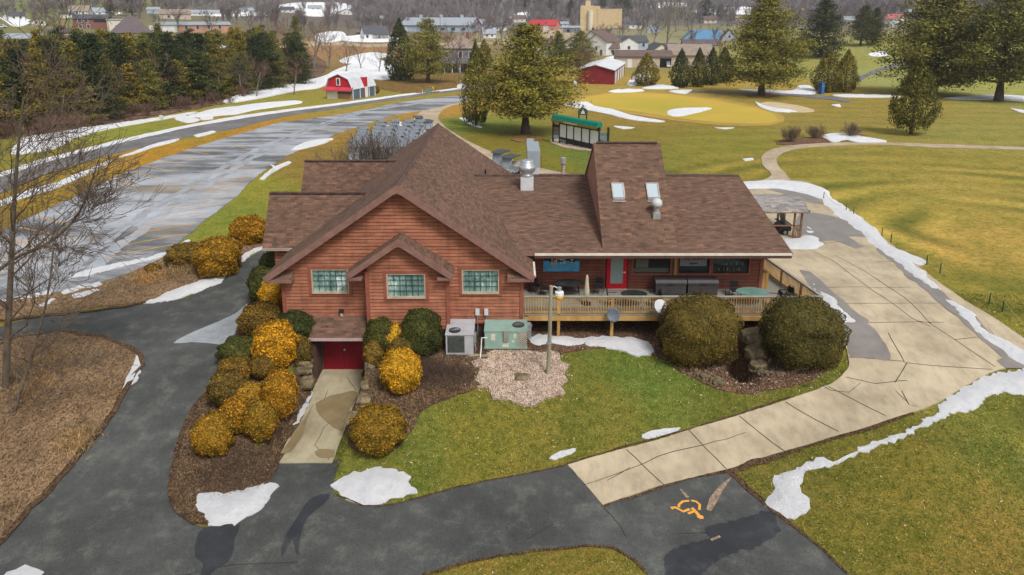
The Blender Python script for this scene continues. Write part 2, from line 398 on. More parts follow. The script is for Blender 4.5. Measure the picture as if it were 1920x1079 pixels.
# ------------------------------------------------------------------ ground and its sheets
TINT = [  # pixel, colour the grass has there
 (900,820,114,111,46),(1150,780,110,109,48),(1200,700,94,113,49),(1480,715,105,107,48),(780,850,103,109,48),(1000,900,117,111,48),
 (1700,950,119,111,48),(1850,1050,126,111,52),(1880,800,112,115,52),(1550,1020,112,107,46),(1450,900,108,103,48),(1000,1060,122,109,49),(900,1120,122,109,49),
 (1700,400,146,133,62),(1840,450,164,140,72),(1600,330,136,127,58),(1880,560,122,117,52),(1450,310,132,121,54),(1780,350,152,136,68),(1900,620,118,115,50),
 (1350,270,128,123,53),(1600,225,142,127,64),(1800,250,138,132,68),(1500,200,142,126,61),(1900,330,140,129,62),(1650,280,138,126,60),
 (1750,120,151,151,88),(1560,120,142,140,75),(1650,140,149,151,91),(1900,160,151,151,83),
 (930,270,120,109,44),(880,235,116,126,56),(1100,290,101,114,51),(1010,300,118,113,44),(1200,250,128,116,52),(1200,225,141,120,56),
 (470,345,132,131,51),(610,300,134,110,58),(420,410,124,128,53),(560,320,136,116,56),(700,262,150,120,60),
 (300,290,166,126,47),(500,235,166,126,51),(100,370,146,120,44),(800,205,166,128,62),(20,420,120,101,49),
 (250,250,132,135,58),(500,196,142,137,64),(750,182,142,131,64),(800,155,124,99,58),(100,285,124,120,51),(620,190,146,137,64),
 (1100,180,160,138,68),(1300,165,160,138,68),(1150,165,160,138,68),(1450,165,160,138,68),
 (150,150,80,64,53),(300,160,84,68,58),(0,200,84,68,56),
 (650,90,156,122,85),(560,60,116,108,89),(800,80,132,116,78),(1050,75,164,157,140),(1200,120,141,129,78),(960,100,128,115,77),
 (100,20,122,128,85),(60,45,122,120,80),(250,15,122,122,73),(300,30,120,114,89),(1290,60,141,136,101),(700,20,104,95,96),(1100,20,110,108,110),
 (1500,20,100,95,103),(400,20,112,108,107),(1850,20,100,95,103)]
def build_ground():
    az = np.concatenate([np.arange(-178, -66, 4.0), np.arange(-66, -42, 1.0), np.arange(-42, 42.01, .28), np.arange(43, 66, 1.0), np.arange(66, 179, 4.0)])
    az = np.radians(az)
    rr = [0.0, 6.0]
    r = 10.0
    while r < 1900: rr.append(r); r *= 1.0085 if r < 60 else (1.012 if r < 260 else 1.02)
    rr = np.array(rr)
    A, R = np.meshgrid(az, rr); X = R*np.sin(A); Y = R*np.cos(A)
    Z = hgt(X, Y)
    # colour of the turf
    T = np.array(TINT, float); Wp = GA(T[:, :2]); cl = np.array([lin(c) for c in T[:, 2:]])
    ta = np.arctan2(Wp[:, 0], Wp[:, 1]); tr = np.log(np.hypot(Wp[:, 0], Wp[:, 1]))
    num = np.zeros(X.shape+(3,)); den = np.zeros(X.shape); LR = np.log(np.maximum(R, 5))
    for i in range(len(T)):
        d2 = ((A-ta[i])*1.4)**2+((LR-tr[i])*.9)**2
        w = 1/(d2+.0012)**2; den += w; num += w[..., None]*cl[i]
    C = num/den[..., None]
    # mowing rings on the fairway
    c0 = G(1930, 440); d = np.hypot(X-c0[0], Y-c0[1]); th = np.arctan2(Y-c0[1], X-c0[0])
    wob = d+.5*np.sin(th*5+d*.3)
    st = np.sin(2*PI*wob/4.4)*sst(3, 7, d)*(1-sst(24, 34, d))*(.55+.45*np.sin(th*3.1+1.2*np.sin(d*.5)))
    C = C*(1+.5*st[..., None]*np.array([1, .8, .85]))
    st2 = np.sin(2*PI*(Y*.92+X*.12)/6.5+.8*np.sin(X*.13))*sst(62, 75, Y)*(1-sst(140, 190, Y))*sst(15, 25, X)
    C = C*(1+.07*st2[..., None])
    n, k = X.shape
    V = np.stack([X, Y, Z], -1).reshape(-1, 3)
    i, j = np.meshgrid(np.arange(n-1), np.arange(k-1), indexing='ij'); a = (i*k+j).ravel()
    Fc = np.stack([a, a+1, a+k+1, a+k], 1)[:, ::-1]
    o = newmesh('ground', V, Fc, GRASS, smooth=True); tag(o, kind='structure')
    at = o.data.color_attributes.new('tint', 'FLOAT_COLOR', 'POINT')
    at.data.foreach_set('color', np.concatenate([C.reshape(-1, 3), np.ones((n*k, 1))], 1).astype(np.float32).ravel())
build_ground()

def smoothloop(P, step, closed=True, sharp=False):
    n = len(P); out = []
    for i in range(n if closed else n-1):
        p0, p1, p2, p3 = (P[(i+d) % n] if closed else P[min(max(i+d, 0), n-1)] for d in (-1, 0, 1, 2))
        L = np.linalg.norm(p2-p1); m = max(1, int(L/step))
        for q in range(m):
            t = q/m
            if sharp: out.append(p1+(p2-p1)*t)
            else: out.append(.5*((2*p1)+(p2-p0)*t+(2*p0-5*p1+4*p2-p3)*t*t+(3*p1-p0-3*p2+p3)*t**3))
    if not closed: out.append(P[-1])
    return np.array(out)
def wob(XY, amp, freq, seed):
    x, y = XY[:, 0]*freq, XY[:, 1]*freq; s = seed*1.7
    return amp*np.stack([np.sin(x*2.1+y*1.3+s)+.6*np.sin(x*5.3-y*4.1+2*s)+.5*np.sin(x*11+y*13+s)+.3*np.sin(x*23-y*19+s), np.sin(x*1.7-y*2.3+s*2)+.6*np.sin(x*4.7+y*6.1+s)+.5*np.sin(y*12-x*10+s)+.3*np.sin(y*25+x*21+s)], 1)
SEED = [0]; SHEETS = []
def sheet(name, px, m, off=.03, kind='structure', jit=.03, sharp=False, thick=0.0, edge=.35, dens=1.0, world=None, label=None, step=None, skirt=.12):
    SEED[0] += 1
    W = GA(px)[:, :2] if world is None else np.asarray(world, float)
    dist = np.hypot(W[:, 0], W[:, 1]).mean(); near = np.hypot(W[:, 0], W[:, 1]).min()
    st = step or max(.22, near*.009)*dens
    B = smoothloop(W, st, True, sharp)
    if jit: B = B+wob(B, jit, .9/max(.42, st*2.0), SEED[0])
    # interior points on a jittered grid whose spacing grows with distance
    x0, y0 = B.min(0); x1, y1 = B.max(0)
    pts = []; y = y0
    while y < y1:
        s = max(.4, y*.014)*dens*(1.0 if not thick else .75)
        xs = np.arange(x0+RNG.random()*s, x1, s); pts.append(np.stack([xs+RNG.normal(0, s*.08, len(xs)), np.full(len(xs), y)+RNG.normal(0, s*.08, len(xs))], 1)); y += s
    Q = np.concatenate(pts) if pts else np.zeros((0, 2))
    SHEETS.append((m.name, B)); nb = len(B); inside = np.zeros(len(Q), bool); dmin = np.full(len(Q), 1e9)
    for i in range(nb):
        a = B[i]; b = B[(i+1) % nb]
        c = (a[1] > Q[:, 1]) != (b[1] > Q[:, 1])
        if abs(b[1]-a[1]) > 1e-12: inside ^= c & (Q[:, 0] < (b[0]-a[0])*(Q[:, 1]-a[1])/(b[1]-a[1])+a[0])
        ab = b-a; L2 = max(1e-9, ab@ab); tt = np.clip(((Q-a)@ab)/L2, 0, 1); dmin = np.minimum(dmin, np.linalg.norm(Q-(a+tt[:, None]*ab), axis=1))
    keep = inside & (dmin > st*.45); Q = Q[keep]; dQ = dmin[keep]
    allp = np.concatenate([B, Q])
    r = delaunay_2d_cdt([Vector(p) for p in allp], [], [list(range(nb))], 1, 1e-5)
    v2 = np.array([(p.x, p.y) for p in r[0]]); fc = [list(f) for f in r[2]]
    dv = np.zeros(len(v2))
    for i, ov in enumerate(r[3]):
        for o_ in ov:
            if o_ >= nb: dv[i] = dQ[o_-nb]
    z = hgt(v2[:, 0], v2[:, 1])+off
    if thick:
        z = z+thick*(1-np.exp(-(dv/edge)**1.3))*(1+.4*np.sin(v2[:, 0]*1.9+SEED[0])*np.sin(v2[:, 1]*2.3)+.2*np.sin(v2[:, 0]*5.1+v2[:, 1]*3.7)+.15*np.sin(v2[:, 0]*7.7-v2[:, 1]*9.3))
    V = [(p[0], p[1], h) for p, h in zip(v2, z)]
    tri = []
    for f in fc:
        a, b, c = (v2[k] for k in f[:3]); tri.append(f if (b[0]-a[0])*(c[1]-a[1])-(b[1]-a[1])*(c[0]-a[0]) > 0 else f[::-1])
    if skirt:
        b0 = len(V); zb = hgt(B[:, 0], B[:, 1])+off
        for p, h in zip(B, zb): V.append((p[0], p[1], h)); V.append((p[0], p[1], h-skirt-off))
        for i in range(nb): j = (i+1) % nb; tri.append([b0+2*i, b0+2*i+1, b0+2*j+1, b0+2*j])
    o = newmesh(name, V, tri, m, smooth=bool(thick))
    return tag(o, label, None, None, kind)
def ribbon(mb, px, w, off, m=0, world=None, step=.5, jit=0.0):
    W = GA(px)[:, :2] if world is None else np.asarray(world, float)
    st = max(step, np.hypot(W[:, 0], W[:, 1]).min()*.01)
    C = smoothloop(W, st, False, True)
    if jit: C = C+wob(C, jit, 1.1, len(mb.v)*.01)
    T = np.gradient(C, axis=0); T /= np.maximum(np.linalg.norm(T, axis=1), 1e-9)[:, None]; N = np.stack([-T[:, 1], T[:, 0]], 1)
    ww = np.asarray(w)/2 if not hasattr(w, '__len__') else np.interp(np.linspace(0, 1, len(C)), np.linspace(0, 1, len(w)), w)/2
    L = C+N*np.reshape(ww, (-1, 1) if np.ndim(ww) else (1, 1)); R = C-N*np.reshape(ww, (-1, 1) if np.ndim(ww) else (1, 1))
    zc = hgt(C[:, 0], C[:, 1])+off
    vs = []
    for i in range(len(C)): vs += [(L[i, 0], L[i, 1], max(zc[i], hg(*L[i])+off)), (R[i, 0], R[i, 1], max(zc[i], hg(*R[i])+off))]
    mb.add(vs, [(2*i, 2*i+1, 2*i+3, 2*i+2) for i in range(len(C)-1)], m)

# --- asphalt
sheet('driveway', [(-80,645),(40,602),(120,590),(210,579),(275,570),(350,558),(420,520),(455,492),(485,470),(500,440),(560,420),(560,470),(515,500),(480,540),(465,575),(440,640),(418,700),(385,742),(358,778),(338,830),(324,885),(318,935),(335,962),(368,985),(402,990),(440,965),(500,915),(516,868),(628,866),(626,905),(630,930),(682,950),(740,946),(800,930),(900,905),(1000,885),(1066,873),(1110,870),(1160,936),(1250,908),(1366,886),(1440,952),(1520,1015),(1590,1078),(1660,1150),(1245,1150),(1215,1079),(1190,1052),(1150,1030),(1100,1027),(1000,1035),(880,1056),(795,1079),(720,1150),(-120,1150),(-60,1070),(0,1020),(52,960),(110,900),(170,830),(215,770),(242,722),(262,690),(262,668),(238,650),(190,633),(120,624),(40,632),(-80,690)], ASPH, .03, jit=.012)
sheet('asphalt_patch', [(325,645),(350,630),(400,608),(440,590),(470,568),(480,600),(450,648),(400,646),(360,643)], m_asphalt('asphalt_grey_patch', lin((140,144,148))), .04, jit=.01, skirt=0)
WETA = m_asphalt('wet_asphalt', lin((54, 56, 59)), grit=1.0, worn=lin((76, 77, 76))); WETA.node_tree.nodes['Principled BSDF'].inputs['Roughness'].default_value = .35
sheet('wet_stain', [(1225,1130),(1245,1079),(1250,1045),(1280,1025),(1330,1008),(1322,996),(1345,985),(1400,970),(1450,962),(1458,985),(1455,1008),(1425,1025),(1380,1035),(1340,1055),(1300,1090),(1280,1150)], WETA, .045, jit=.06, step=.12, skirt=0)
sheet('wet_stain', [(375,1000),(400,988),(450,985),(440,1010),(430,1050),(400,1075),(380,1130),(365,1130),(380,1060),(365,1045)], WETA, .045, jit=.03, skirt=0)
sheet('wet_stain', [(585,935),(620,928),(608,945),(580,970),(565,1000),(558,1045),(548,1015),(530,1045),(535,1010),(555,975)], WETA, .045, jit=.02, skirt=0)
sheet('parking_lot', [(-90,484),(0,436),(36,418),(135,372),(188,346),(240,323),(297,301),(347,283),(398,267),(457,250),(523,231),(560,226),(613,219),(684,207),(755,192),(871,179),(875,188),(808,205),(737,217),(684,235),(631,252),(590,270),(560,282),(490,325),(440,372),(400,402),(355,440),(322,468),(300,490),(190,530),(100,550),(0,566),(-90,585)], LOT, .05, jit=.05)
sheet('road', [(-110,376),(0,333),(72,309),(145,289),(240,265),(300,251),(357,239),(440,224),(500,215),(557,207),(620,199),(700,188),(772,178.5),(861,168),(960,157),(960,161),(861,171),(772,183),(700,193.5),(620,206),(557,215),(500,227),(440,242),(357,257),(300,270),(240,283),(145,309),(72,333),(0,364),(-110,412)], ROADM, .06, jit=.02)
sheet('road', [(410,88),(620,79),(690,84),(760,82),(960,80),(960,83),(760,87),(690,89),(620,86),(410,93)], CONC2, .15, jit=.1)
sheet('gravel_yard', [(960,68),(1000,60),(1090,55),(1095,66),(1060,80),(1010,80),(975,78)], CONC2, .15, jit=.2)
# --- concrete
sheet('concrete_drive', [(1130,949),(1128,946),(1098,911),(1067,876),(1065,873),(1068,872),(1110,860),(1180,841),(1250,822),(1300,806),(1360,788),(1420,770),(1480,750),(1540,730),(1572,712),(1590,690),(1590,668),(1580,645),(1545,600),(1500,560),(1460,530),(1430,500),(1400,470),(1380,440),(1370,400),(1360,372),(1340,350),(1420,341),(1500,340),(1530,350),(1545,368),(1580,394),(1625,424),(1660,450),(1700,484),(1735,512),(1780,545),(1820,572),(1870,602),(1925,640),(2010,700),(2040,770),(1925,692),(1885,692),(1850,704),(1800,731),(1760,755),(1710,775),(1640,798),(1560,822),(1480,846),(1410,866),(1365,882),(1300,897),(1240,912),(1180,932),(1135,947)], CONC, .06, jit=.012)
sheet('garage_pad', None, PADM, .07, jit=.01, sharp=True, world=[(-9.95, 34.2), (-7.62, 34.2), (-7.5, 26.0), (-9.85, 26.0)])
sheet('cart_path', [(1420,345),(1480,343),(1475,330),(1462,315),(1456,300),(1470,287),(1500,279),(1560,274),(1650,272),(1750,277),(1925,282),(2050,288),(2050,281),(1925,277),(1750,271),(1650,268),(1560,269),(1490,273),(1445,282),(1428,296),(1432,313),(1446,330)], CONC2, .06, jit=.02)
sheet('cart_path', [(1440,350),(1200,345),(1100,330),(1040,322),(960,300),(900,276),(860,255),(835,238),(822,222),(830,208),(850,198),(880,192),(885,180),(845,186),(805,200),(780,218),(770,236),(790,262),(850,300),(900,340),(1000,372),(1200,380),(1440,372)], CONC2, .04, jit=.02)
sheet('cart_path', [(1602,150),(1625,138),(1650,128),(1682,120),(1720,118),(1720,122),(1686,124),(1656,132),(1632,142),(1608,154)], ROADM, .08, jit=.05)
sheet('cart_path', [(1290,171),(1400,173),(1480,176),(1560,182),(1595,190),(1590,193),(1550,187),(1470,180),(1400,176),(1290,174)], ROADM, .08, jit=.05)
# --- planting beds, litter
sheet('dry_verge', [(-80,690),(40,634),(120,626),(188,636),(236,652),(254,668),(244,700),(215,762),(170,824),(110,895),(50,955),(0,1015),(-100,1080),(-260,1040)], STRAW, .09, jit=.03)
sheet('dry_verge', [(-90,590),(0,570),(100,552),(190,533),(280,497),(330,470),(370,455),(440,452),(488,455),(492,464),(455,478),(420,505),(370,535),(300,560),(210,575),(120,585),(0,603),(-90,640)], STRAW, .07, jit=.05)
sheet('planting_bed', [(470,560),(462,590),(440,640),(416,702),(384,745),(357,780),(336,832),(322,886),(317,935),(334,962),(366,982),(398,985),(440,962),(490,915),(513,868),(520,855),(550,815),(575,770),(592,720),(603,690),(600,640),(590,600),(520,560)], BEDS, .08, jit=.03)
sheet('planting_bed', [(690,695),(684,720),(665,765),(650,815),(656,838),(690,852),(740,842),(776,802),(792,770),(850,745),(895,728),(900,700),(905,640),(690,640)], BEDS, .08, jit=.03)
sheet('wood_chip_bed', [(895,690),(890,720),(915,742),(960,756),(1005,759),(1046,750),(1062,720),(1058,690),(1040,670),(1005,660),(960,655),(915,660)], CHIPS, .10, jit=.16)
sheet('mulch_bed', None, MULCH, .07, jit=.04, world=[(.4,30.9),(1.6,31.7),(4.0,32.7),(6.2,32.5),(7.4,31.6),(8.4,30.3),(10.3,29.2),(12.6,29.3),(14.2,29.8),(15.6,31.0),(15.9,32.6),(15.2,34.6),(13.5,36.8),(.6,36.8)])
sheet('wood_chip_bed', [(1030,266),(1060,262),(1150,275),(1180,290),(1120,285),(1060,278)], CHIPS, .08, jit=.05)
sheet('shrub_bed', [(1456,268),(1480,262),(1530,258),(1600,252),(1625,258),(1600,264),(1540,268),(1470,273)], MULCH, .09, jit=.08)
sheet('wood_floor', [(-120,300),(0,262),(120,248),(240,228),(330,212),(420,195),(520,172),(600,145),(600,110),(520,90),(300,75),(-120,80)], SCRUB, .15, jit=.3)
PLM = m_litter('pine_litter_brown', [lin((96,76,46)), lin((124,98,56)), lin((146,118,66))], .5, 6)
sheet('pine_litter', [(840,168),(800,176),(740,172),(700,160),(740,148),(820,146),(850,156)], PLM, .1, jit=.4)
sheet('pine_litter', [(955,262),(985,252),(1020,256),(1015,264),(985,268)], PLM, .1, jit=.2)
sheet('pine_litter', [(1400,180),(1430,176),(1460,180),(1425,184)], PLM, .1, jit=.2)
GREENM = mat('putting_green_turf', lin((200,166,66)), lin((170,156,56)), .06, .95, obj=False, bump=.3, bscale=9)
FRINGE = mat('green_fringe_turf', lin((182,150,72)), lin((160,134,66)), .2, .95, obj=False, bump=.3, bscale=9)
sheet('putting_green', [(1068,192),(1100,180),(1180,173),(1270,176),(1370,190),(1440,206),(1470,222),(1450,234),(1370,236),(1290,230),(1190,216),(1110,205)], FRINGE, .06, jit=.1)
sheet('putting_green', [(1085,190),(1110,181),(1180,175),(1270,179),(1360,193),(1430,208),(1458,222),(1440,231),(1370,232),(1295,226),(1200,212),(1120,201)], GREENM, .10, jit=.1)
sheet('bunker_sand', [(1440,192),(1490,198),(1528,208),(1500,212),(1455,209),(1425,200)], mat('sand', lin((206,186,150)), lin((184,164,130)), .5, .95, obj=False), .1, jit=.1)

# --- joints, cracks and painted lines
CRK = mat('joint_dark', (.045, .04, .034), (.03, .027, .022), 3, .95, obj=False)
j = MB()
for l in ([(1175,845),(1245,912)],[(1290,808),(1362,882)],[(1385,782),(1472,850)],[(1473,757),(1572,812)],[(1553,727),(1660,782)],[(1690,735),(1705,762),(1720,765)],
          [(1565,480),(1625,513),(1695,560),(1745,610),(1820,660),(1865,690)],[(1495,460),(1560,490),(1640,550),(1710,600),(1745,615)],[(1600,607),(1670,607),(1720,606),(1770,607)],
          [(1540,542),(1610,540),(1660,542),(1705,541)],[(1640,493),(1700,492)],[(1560,572),(1640,571),(1760,571)],[(1510,462),(1580,455)],[(1590,672),(1690,680),(1700,683),(1770,690),(1860,695)],
          [(1700,683),(1678,720)],[(1665,627),(1695,680)],[(1720,605),(1745,608)],[(1585,710),(1640,722),(1700,716)],[(1790,640),(1830,635),(1858,640)],[(1000,325),(1060,345)]):
    ribbon(j, l, .035, .068, 0, jit=.012)
for l in ([(1092,912),(1150,893),(1210,872),(1262,850),(1300,842),(1400,812)],[(1500,728),(1530,720),(1560,735),(1590,737),(1612,720)],[(1680,735),(1700,755)],[(1140,905),(1180,880)],[(1850,615),(1870,640),(1885,642)]):
    ribbon(j, l, [.02, .035, .02], .069, 0, jit=.03)
for l in ([(617,866),(590,838),(608,805),(640,775)],[(615,735),(606,760),(600,768)],[(650,710),(668,735)]):
    ribbon(j, l, .025, .078, 0, jit=.02)
for l in ([(1130,949),(1165,990),(1175,1010)],[(1330,1000),(1270,1004)],[(560,1055),(430,1062),(330,1085)],[(870,910),(700,955)],[(1040,985),(985,1015)]):
    ribbon(j, l, .03, .038, 0, jit=.02)
tag(j.build('pavement_joints', CRK), kind='structure')
# dirt edge along the path
j = MB(); DIRT = m_litter('dirt_edge', [lin((60,44,32)), lin((92,72,54)), lin((120,98,74))], 3, 25)
ribbon(j, [(1130,951),(1180,934),(1240,914),(1300,899),(1366,885),(1412,868),(1480,848),(1562,824),(1640,800),(1712,777)], [.10,.14,.10,.16,.45,.35,.25,.2,.3,.15], .05, 0, jit=.04)
ribbon(j, [(1064,870),(1110,857),(1180,838),(1250,819),(1300,803),(1360,785),(1420,767),(1480,747)], .09, .05, 0, jit=.03)
ribbon(j, [(1366,884),(1442,952),(1522,1015),(1592,1078)], [.3,.25,.12,.1], .045, 0, jit=.03)
ribbon(j, [(626,930),(682,950),(740,947),(800,931),(900,906),(1000,886),(1064,875)], .07, .045, 0, jit=.03)
ribbon(j, [(795,1079),(880,1056),(1000,1034),(1100,1026),(1150,1029),(1190,1050),(1215,1078)], .12, .045, 0, jit=.03)
for l in ([(266,690),(243,723),(216,771),(171,831),(111,901),(53,961),(1,1021),(-60,1071)],[(-80,691),(40,633),(120,625),(190,634),(238,651),(262,668),(266,690)],[(464,575),(440,640),(417,700),(385,743),(358,778),(337,830),(323,885),(318,935),(335,962),(368,985)],[(0,604),(120,591),(210,580),(275,571)],[(500,914),(516,868),(530,856)]):
    ribbon(j, l, [.16,.3,.2,.34,.2,.3,.18], .1, 0, jit=.05)
tag(j.build('dirt_edge', DIRT), kind='structure')
WETC = mat('damp_concrete', lin((142,136,130)), lin((122,116,110)), .8, .35, obj=False)
for k, p in enumerate(([(1577,612),(1600,606),(1632,613),(1655,640),(1669,676),(1640,676),(1592,670),(1590,640)],[(1500,508),(1520,512),(1545,535),(1575,560),(1600,585),(1632,608),(1600,612),(1560,580),(1525,545)],
    [(1500,402),(1550,405),(1600,420),(1640,430),(1635,447),(1590,445),(1618,464),(1605,468),(1560,452),(1520,460),(1495,440)],
    
    [(1440,356),(1480,358),(1530,372),(1545,385),(1520,382),(1480,368)],[(1870,680),(1900,668),(1925,690),(1885,692)])):
    sheet('damp_patch', p, WETC, .075, jit=.03, skirt=0)
dp = MB(); ribbon(dp, [(1645,468),(1700,508),(1745,545),(1800,590),(1850,636),(1892,672)], [.2,.5,.9,.8,1.0,.5], .076, 0, jit=.08); tag(dp.build('damp_strip', WETC), kind='structure')
WETP = mat('damp_pad', lin((146,130,98)), lin((126,110,80)), 1.2, .5, obj=False)
sheet('damp_patch', [(592,760),(630,742),(668,738),(655,775),(642,812),(632,808),(612,795),(600,782)], WETP, .085, jit=.03, skirt=0)
sheet('damp_patch', [(590,850),(600,845),(628,848),(627,860),(600,862)], WETP, .085, jit=.01, skirt=0)
sheet('damp_patch', [(588,762),(575,792),(565,825),(545,850),(525,858),(550,820),(570,790)], WETP, .085, jit=.02, skirt=0)
yl = MB()
for a, b in (((430,272),(470,281)),((373,276),(412,283)),((347,283),(392,291)),((322,292),(368,301)),((296,301),(345,311)),((268,312),(322,322)),((250,325),(300,335)),((215,337),(258,347)),((185,335),(245,345)),((150,362),(205,372)),((70,408),(135,424)),((38,428),(105,442)),((5,448),(72,465)),
              ((475,330),(400,345)),((478,318),(412,322)),((455,345),(380,360)),((430,370),(318,392)),((410,385),(300,405)),((390,402),(270,424)),((370,420),(250,440)),((350,440),(230,462)),((330,460),(200,485)),((560,285),(520,288)),((500,312),(440,316))):
    ribbon(yl, [a, b], .13, .06, 0, jit=.004)
tag(yl.build('parking_lines', YLINE), kind='structure')
tt_ = MB()
for o_ in (0, 14): ribbon(tt_, [(120+o_*3,520),(205+o_*2.6,450),(290+o_*2.2,390),(390+o_*2,330),(480+o_*1.5,282),(570+o_,244),(680+o_*.7,208),(800+o_*.5,192)], [1.0,.7,.9,.6,.9,.8], .056, 0, jit=.12)
tag(tt_.build('tyre_tracks', mat('pale_wet_track', lin((176,180,186)), lin((136,138,142)), .5, .5, obj=False)), kind='structure')
# wheelchair symbol and worn paint
OR = mat('orange_pavement_paint', lin((236,170,70)), lin((214,148,66)), 6, .8, obj=False)
wp = MB()
ribbon(wp, [(1311,958),(1312,948),(1305,942),(1296,940.5)], .10, .036, 0, step=.03)
ribbon(wp, [(1292,940.8),(1280,942),(1273,948),(1273,953)], .10, .036, 0, step=.03)
ribbon(wp, [(1258,955),(1266,953),(1281,961),(1293,956.5)], [.16,.11,.11,.13], .0365, 0, step=.1)
ribbon(wp, [(1290,965),(1302,960)], .11, .037, 0); ribbon(wp, [(1297,954),(1305,962),(1310,968)], .13, .0375, 0)
ribbon(wp, [(1307,969),(1313,971.5),(1319,972)], [.12,.22,.14], .038, 0)
tag(wp.build('wheelchair_marking', OR), kind='structure')
WORN = mat('worn_paint', lin((178,150,122)), lin((96,90,84)), 9, .85, obj=False)
wp = MB(); ribbon(wp, [(1371,896),(1350,918),(1336,938),(1328,958)], [.05,.2,.3,.18], .036, 0, jit=.02); ribbon(wp, [(1277,920),(1290,934)], [.05,.16], .036, 0, jit=.02); ribbon(wp, [(1333,1015),(1350,1008)], .1, .05)
tag(wp.build('worn_marking', WORN), kind='structure')

# --- snow
def snow(px, th=.12, off=.06, jit=.07, edge=.4): sheet('snow', px, SNOW, off-.025, 'stuff', jit*1.15, thick=th*.9, edge=edge, skirt=.1, step=.16 if min(p[1] for p in px) > 400 else None)
snow([(615,915),(630,900),(665,885),(720,880),(755,884),(770,905),(783,925),(760,932),(710,945),(682,947),(650,935)], .2)
snow([(367,948),(375,928),(430,924),(470,912),(505,906),(521,912),(515,930),(490,950),(465,975),(435,990),(405,985),(385,968)], .2, .09)
snow([(995,645),(1000,632),(1030,630),(1080,635),(1120,632),(1170,634),(1205,638),(1225,650),(1222,662),(1195,668),(1170,660),(1135,655),(1090,650),(1060,655),(1040,648),(1010,652)], .16, .09)
snow([(1435,955),(1440,925),(1455,895),(1490,878),(1520,868),(1540,862),(1570,862),(1580,856),(1610,842),(1625,838),(1680,815),(1720,795),(1752,775),(1770,750),(1810,725),(1860,705),(1925,690),(2000,680),(2010,740),(1925,742),(1860,738),(1840,755),(1815,770),(1775,780),(1755,795),(1700,818),(1650,835),(1630,850),(1600,857),(1560,872),(1530,882),(1505,895),(1500,915),(1515,930),(1525,945),(1510,965),(1490,980),(1470,970),(1450,962)], .2)
snow([(1535,362),(1560,372),(1600,400),(1640,428),(1665,458),(1700,474),(1735,490),(1728,500),(1712,494),(1740,518),(1760,542),(1790,566),(1820,586),(1850,620),(1900,645),(1940,672),(1940,694),(1905,684),(1870,658),(1845,640),(1815,610),(1785,580),(1750,548),(1720,525),(1685,498),(1645,468),(1605,432),(1565,402),(1542,378)], .18, .08)
snow([(1370,350),(1390,342),(1430,340),(1470,339),(1510,344),(1545,355),(1560,372),(1535,374),(1500,364),(1460,357),(1420,355),(1385,356)], .16, .08)
snow([(1462,450),(1490,448),(1510,442),(1530,446),(1541,455),(1538,466),(1500,470),(1470,468)], .22, .08)
snow([(1505,425),(1512,422),(1522,428),(1528,438),(1516,440),(1508,434)], .1, .08, .02)
snow([(1503,512),(1512,510),(1520,523),(1543,548),(1575,556),(1568,565),(1580,580),(1607,608),(1580,608),(1556,592),(1540,575),(1528,545)], .2, .08)
snow([(272,570),(300,556),(340,540),(380,525),(405,518),(430,498),(450,485),(464,481),(458,492),(440,505),(420,525),(395,540),(360,553),(320,566)], .2, .09)
snow([(455,480),(470,470),(492,463),(494,468),(475,476),(460,484)], .12, .09, .02)
snow([(228,738),(240,702),(248,682),(244,664),(258,668),(270,680),(256,712),(240,730)], .12, .1, .05)
snow([(125,524),(160,510),(215,497),(280,484),(312,475),(304,484),(240,499),(170,517)], .12, .09)
snow([(2,565),(50,556),(98,548),(92,554),(50,562),(8,569)], .1, .1); snow([(118,548),(150,538),(185,532),(188,537),(150,545),(125,552)], .1, .1); snow([(72,574),(100,562),(102,566),(82,577)], .1, .1); snow([(140,555),(185,544),(187,547),(145,560)], .08, .1)
snow([(312,478),(330,464),(352,452),(356,456),(340,468),(322,478)], .1, .09)
snow([(520,793),(528,786),(546,792),(536,797),(530,803)], .06, .12, .02); snow([(556,790),(560,778),(572,755),(584,733),(588,738),(580,755),(572,775),(560,797),(548,800)], .06, .12, .03)
snow([(1030,860),(1050,847),(1079,842),(1070,852),(1042,863)], .08, .06, .02); snow([(1203,820),(1222,808),(1276,804),(1262,813),(1225,823)], .08, .06, .02); snow([(1518,740),(1550,725),(1556,727),(1524,742)], .05, .08, .02)
snow([(0,1085),(30,1070),(55,1066),(76,1074),(60,1100)], .12)
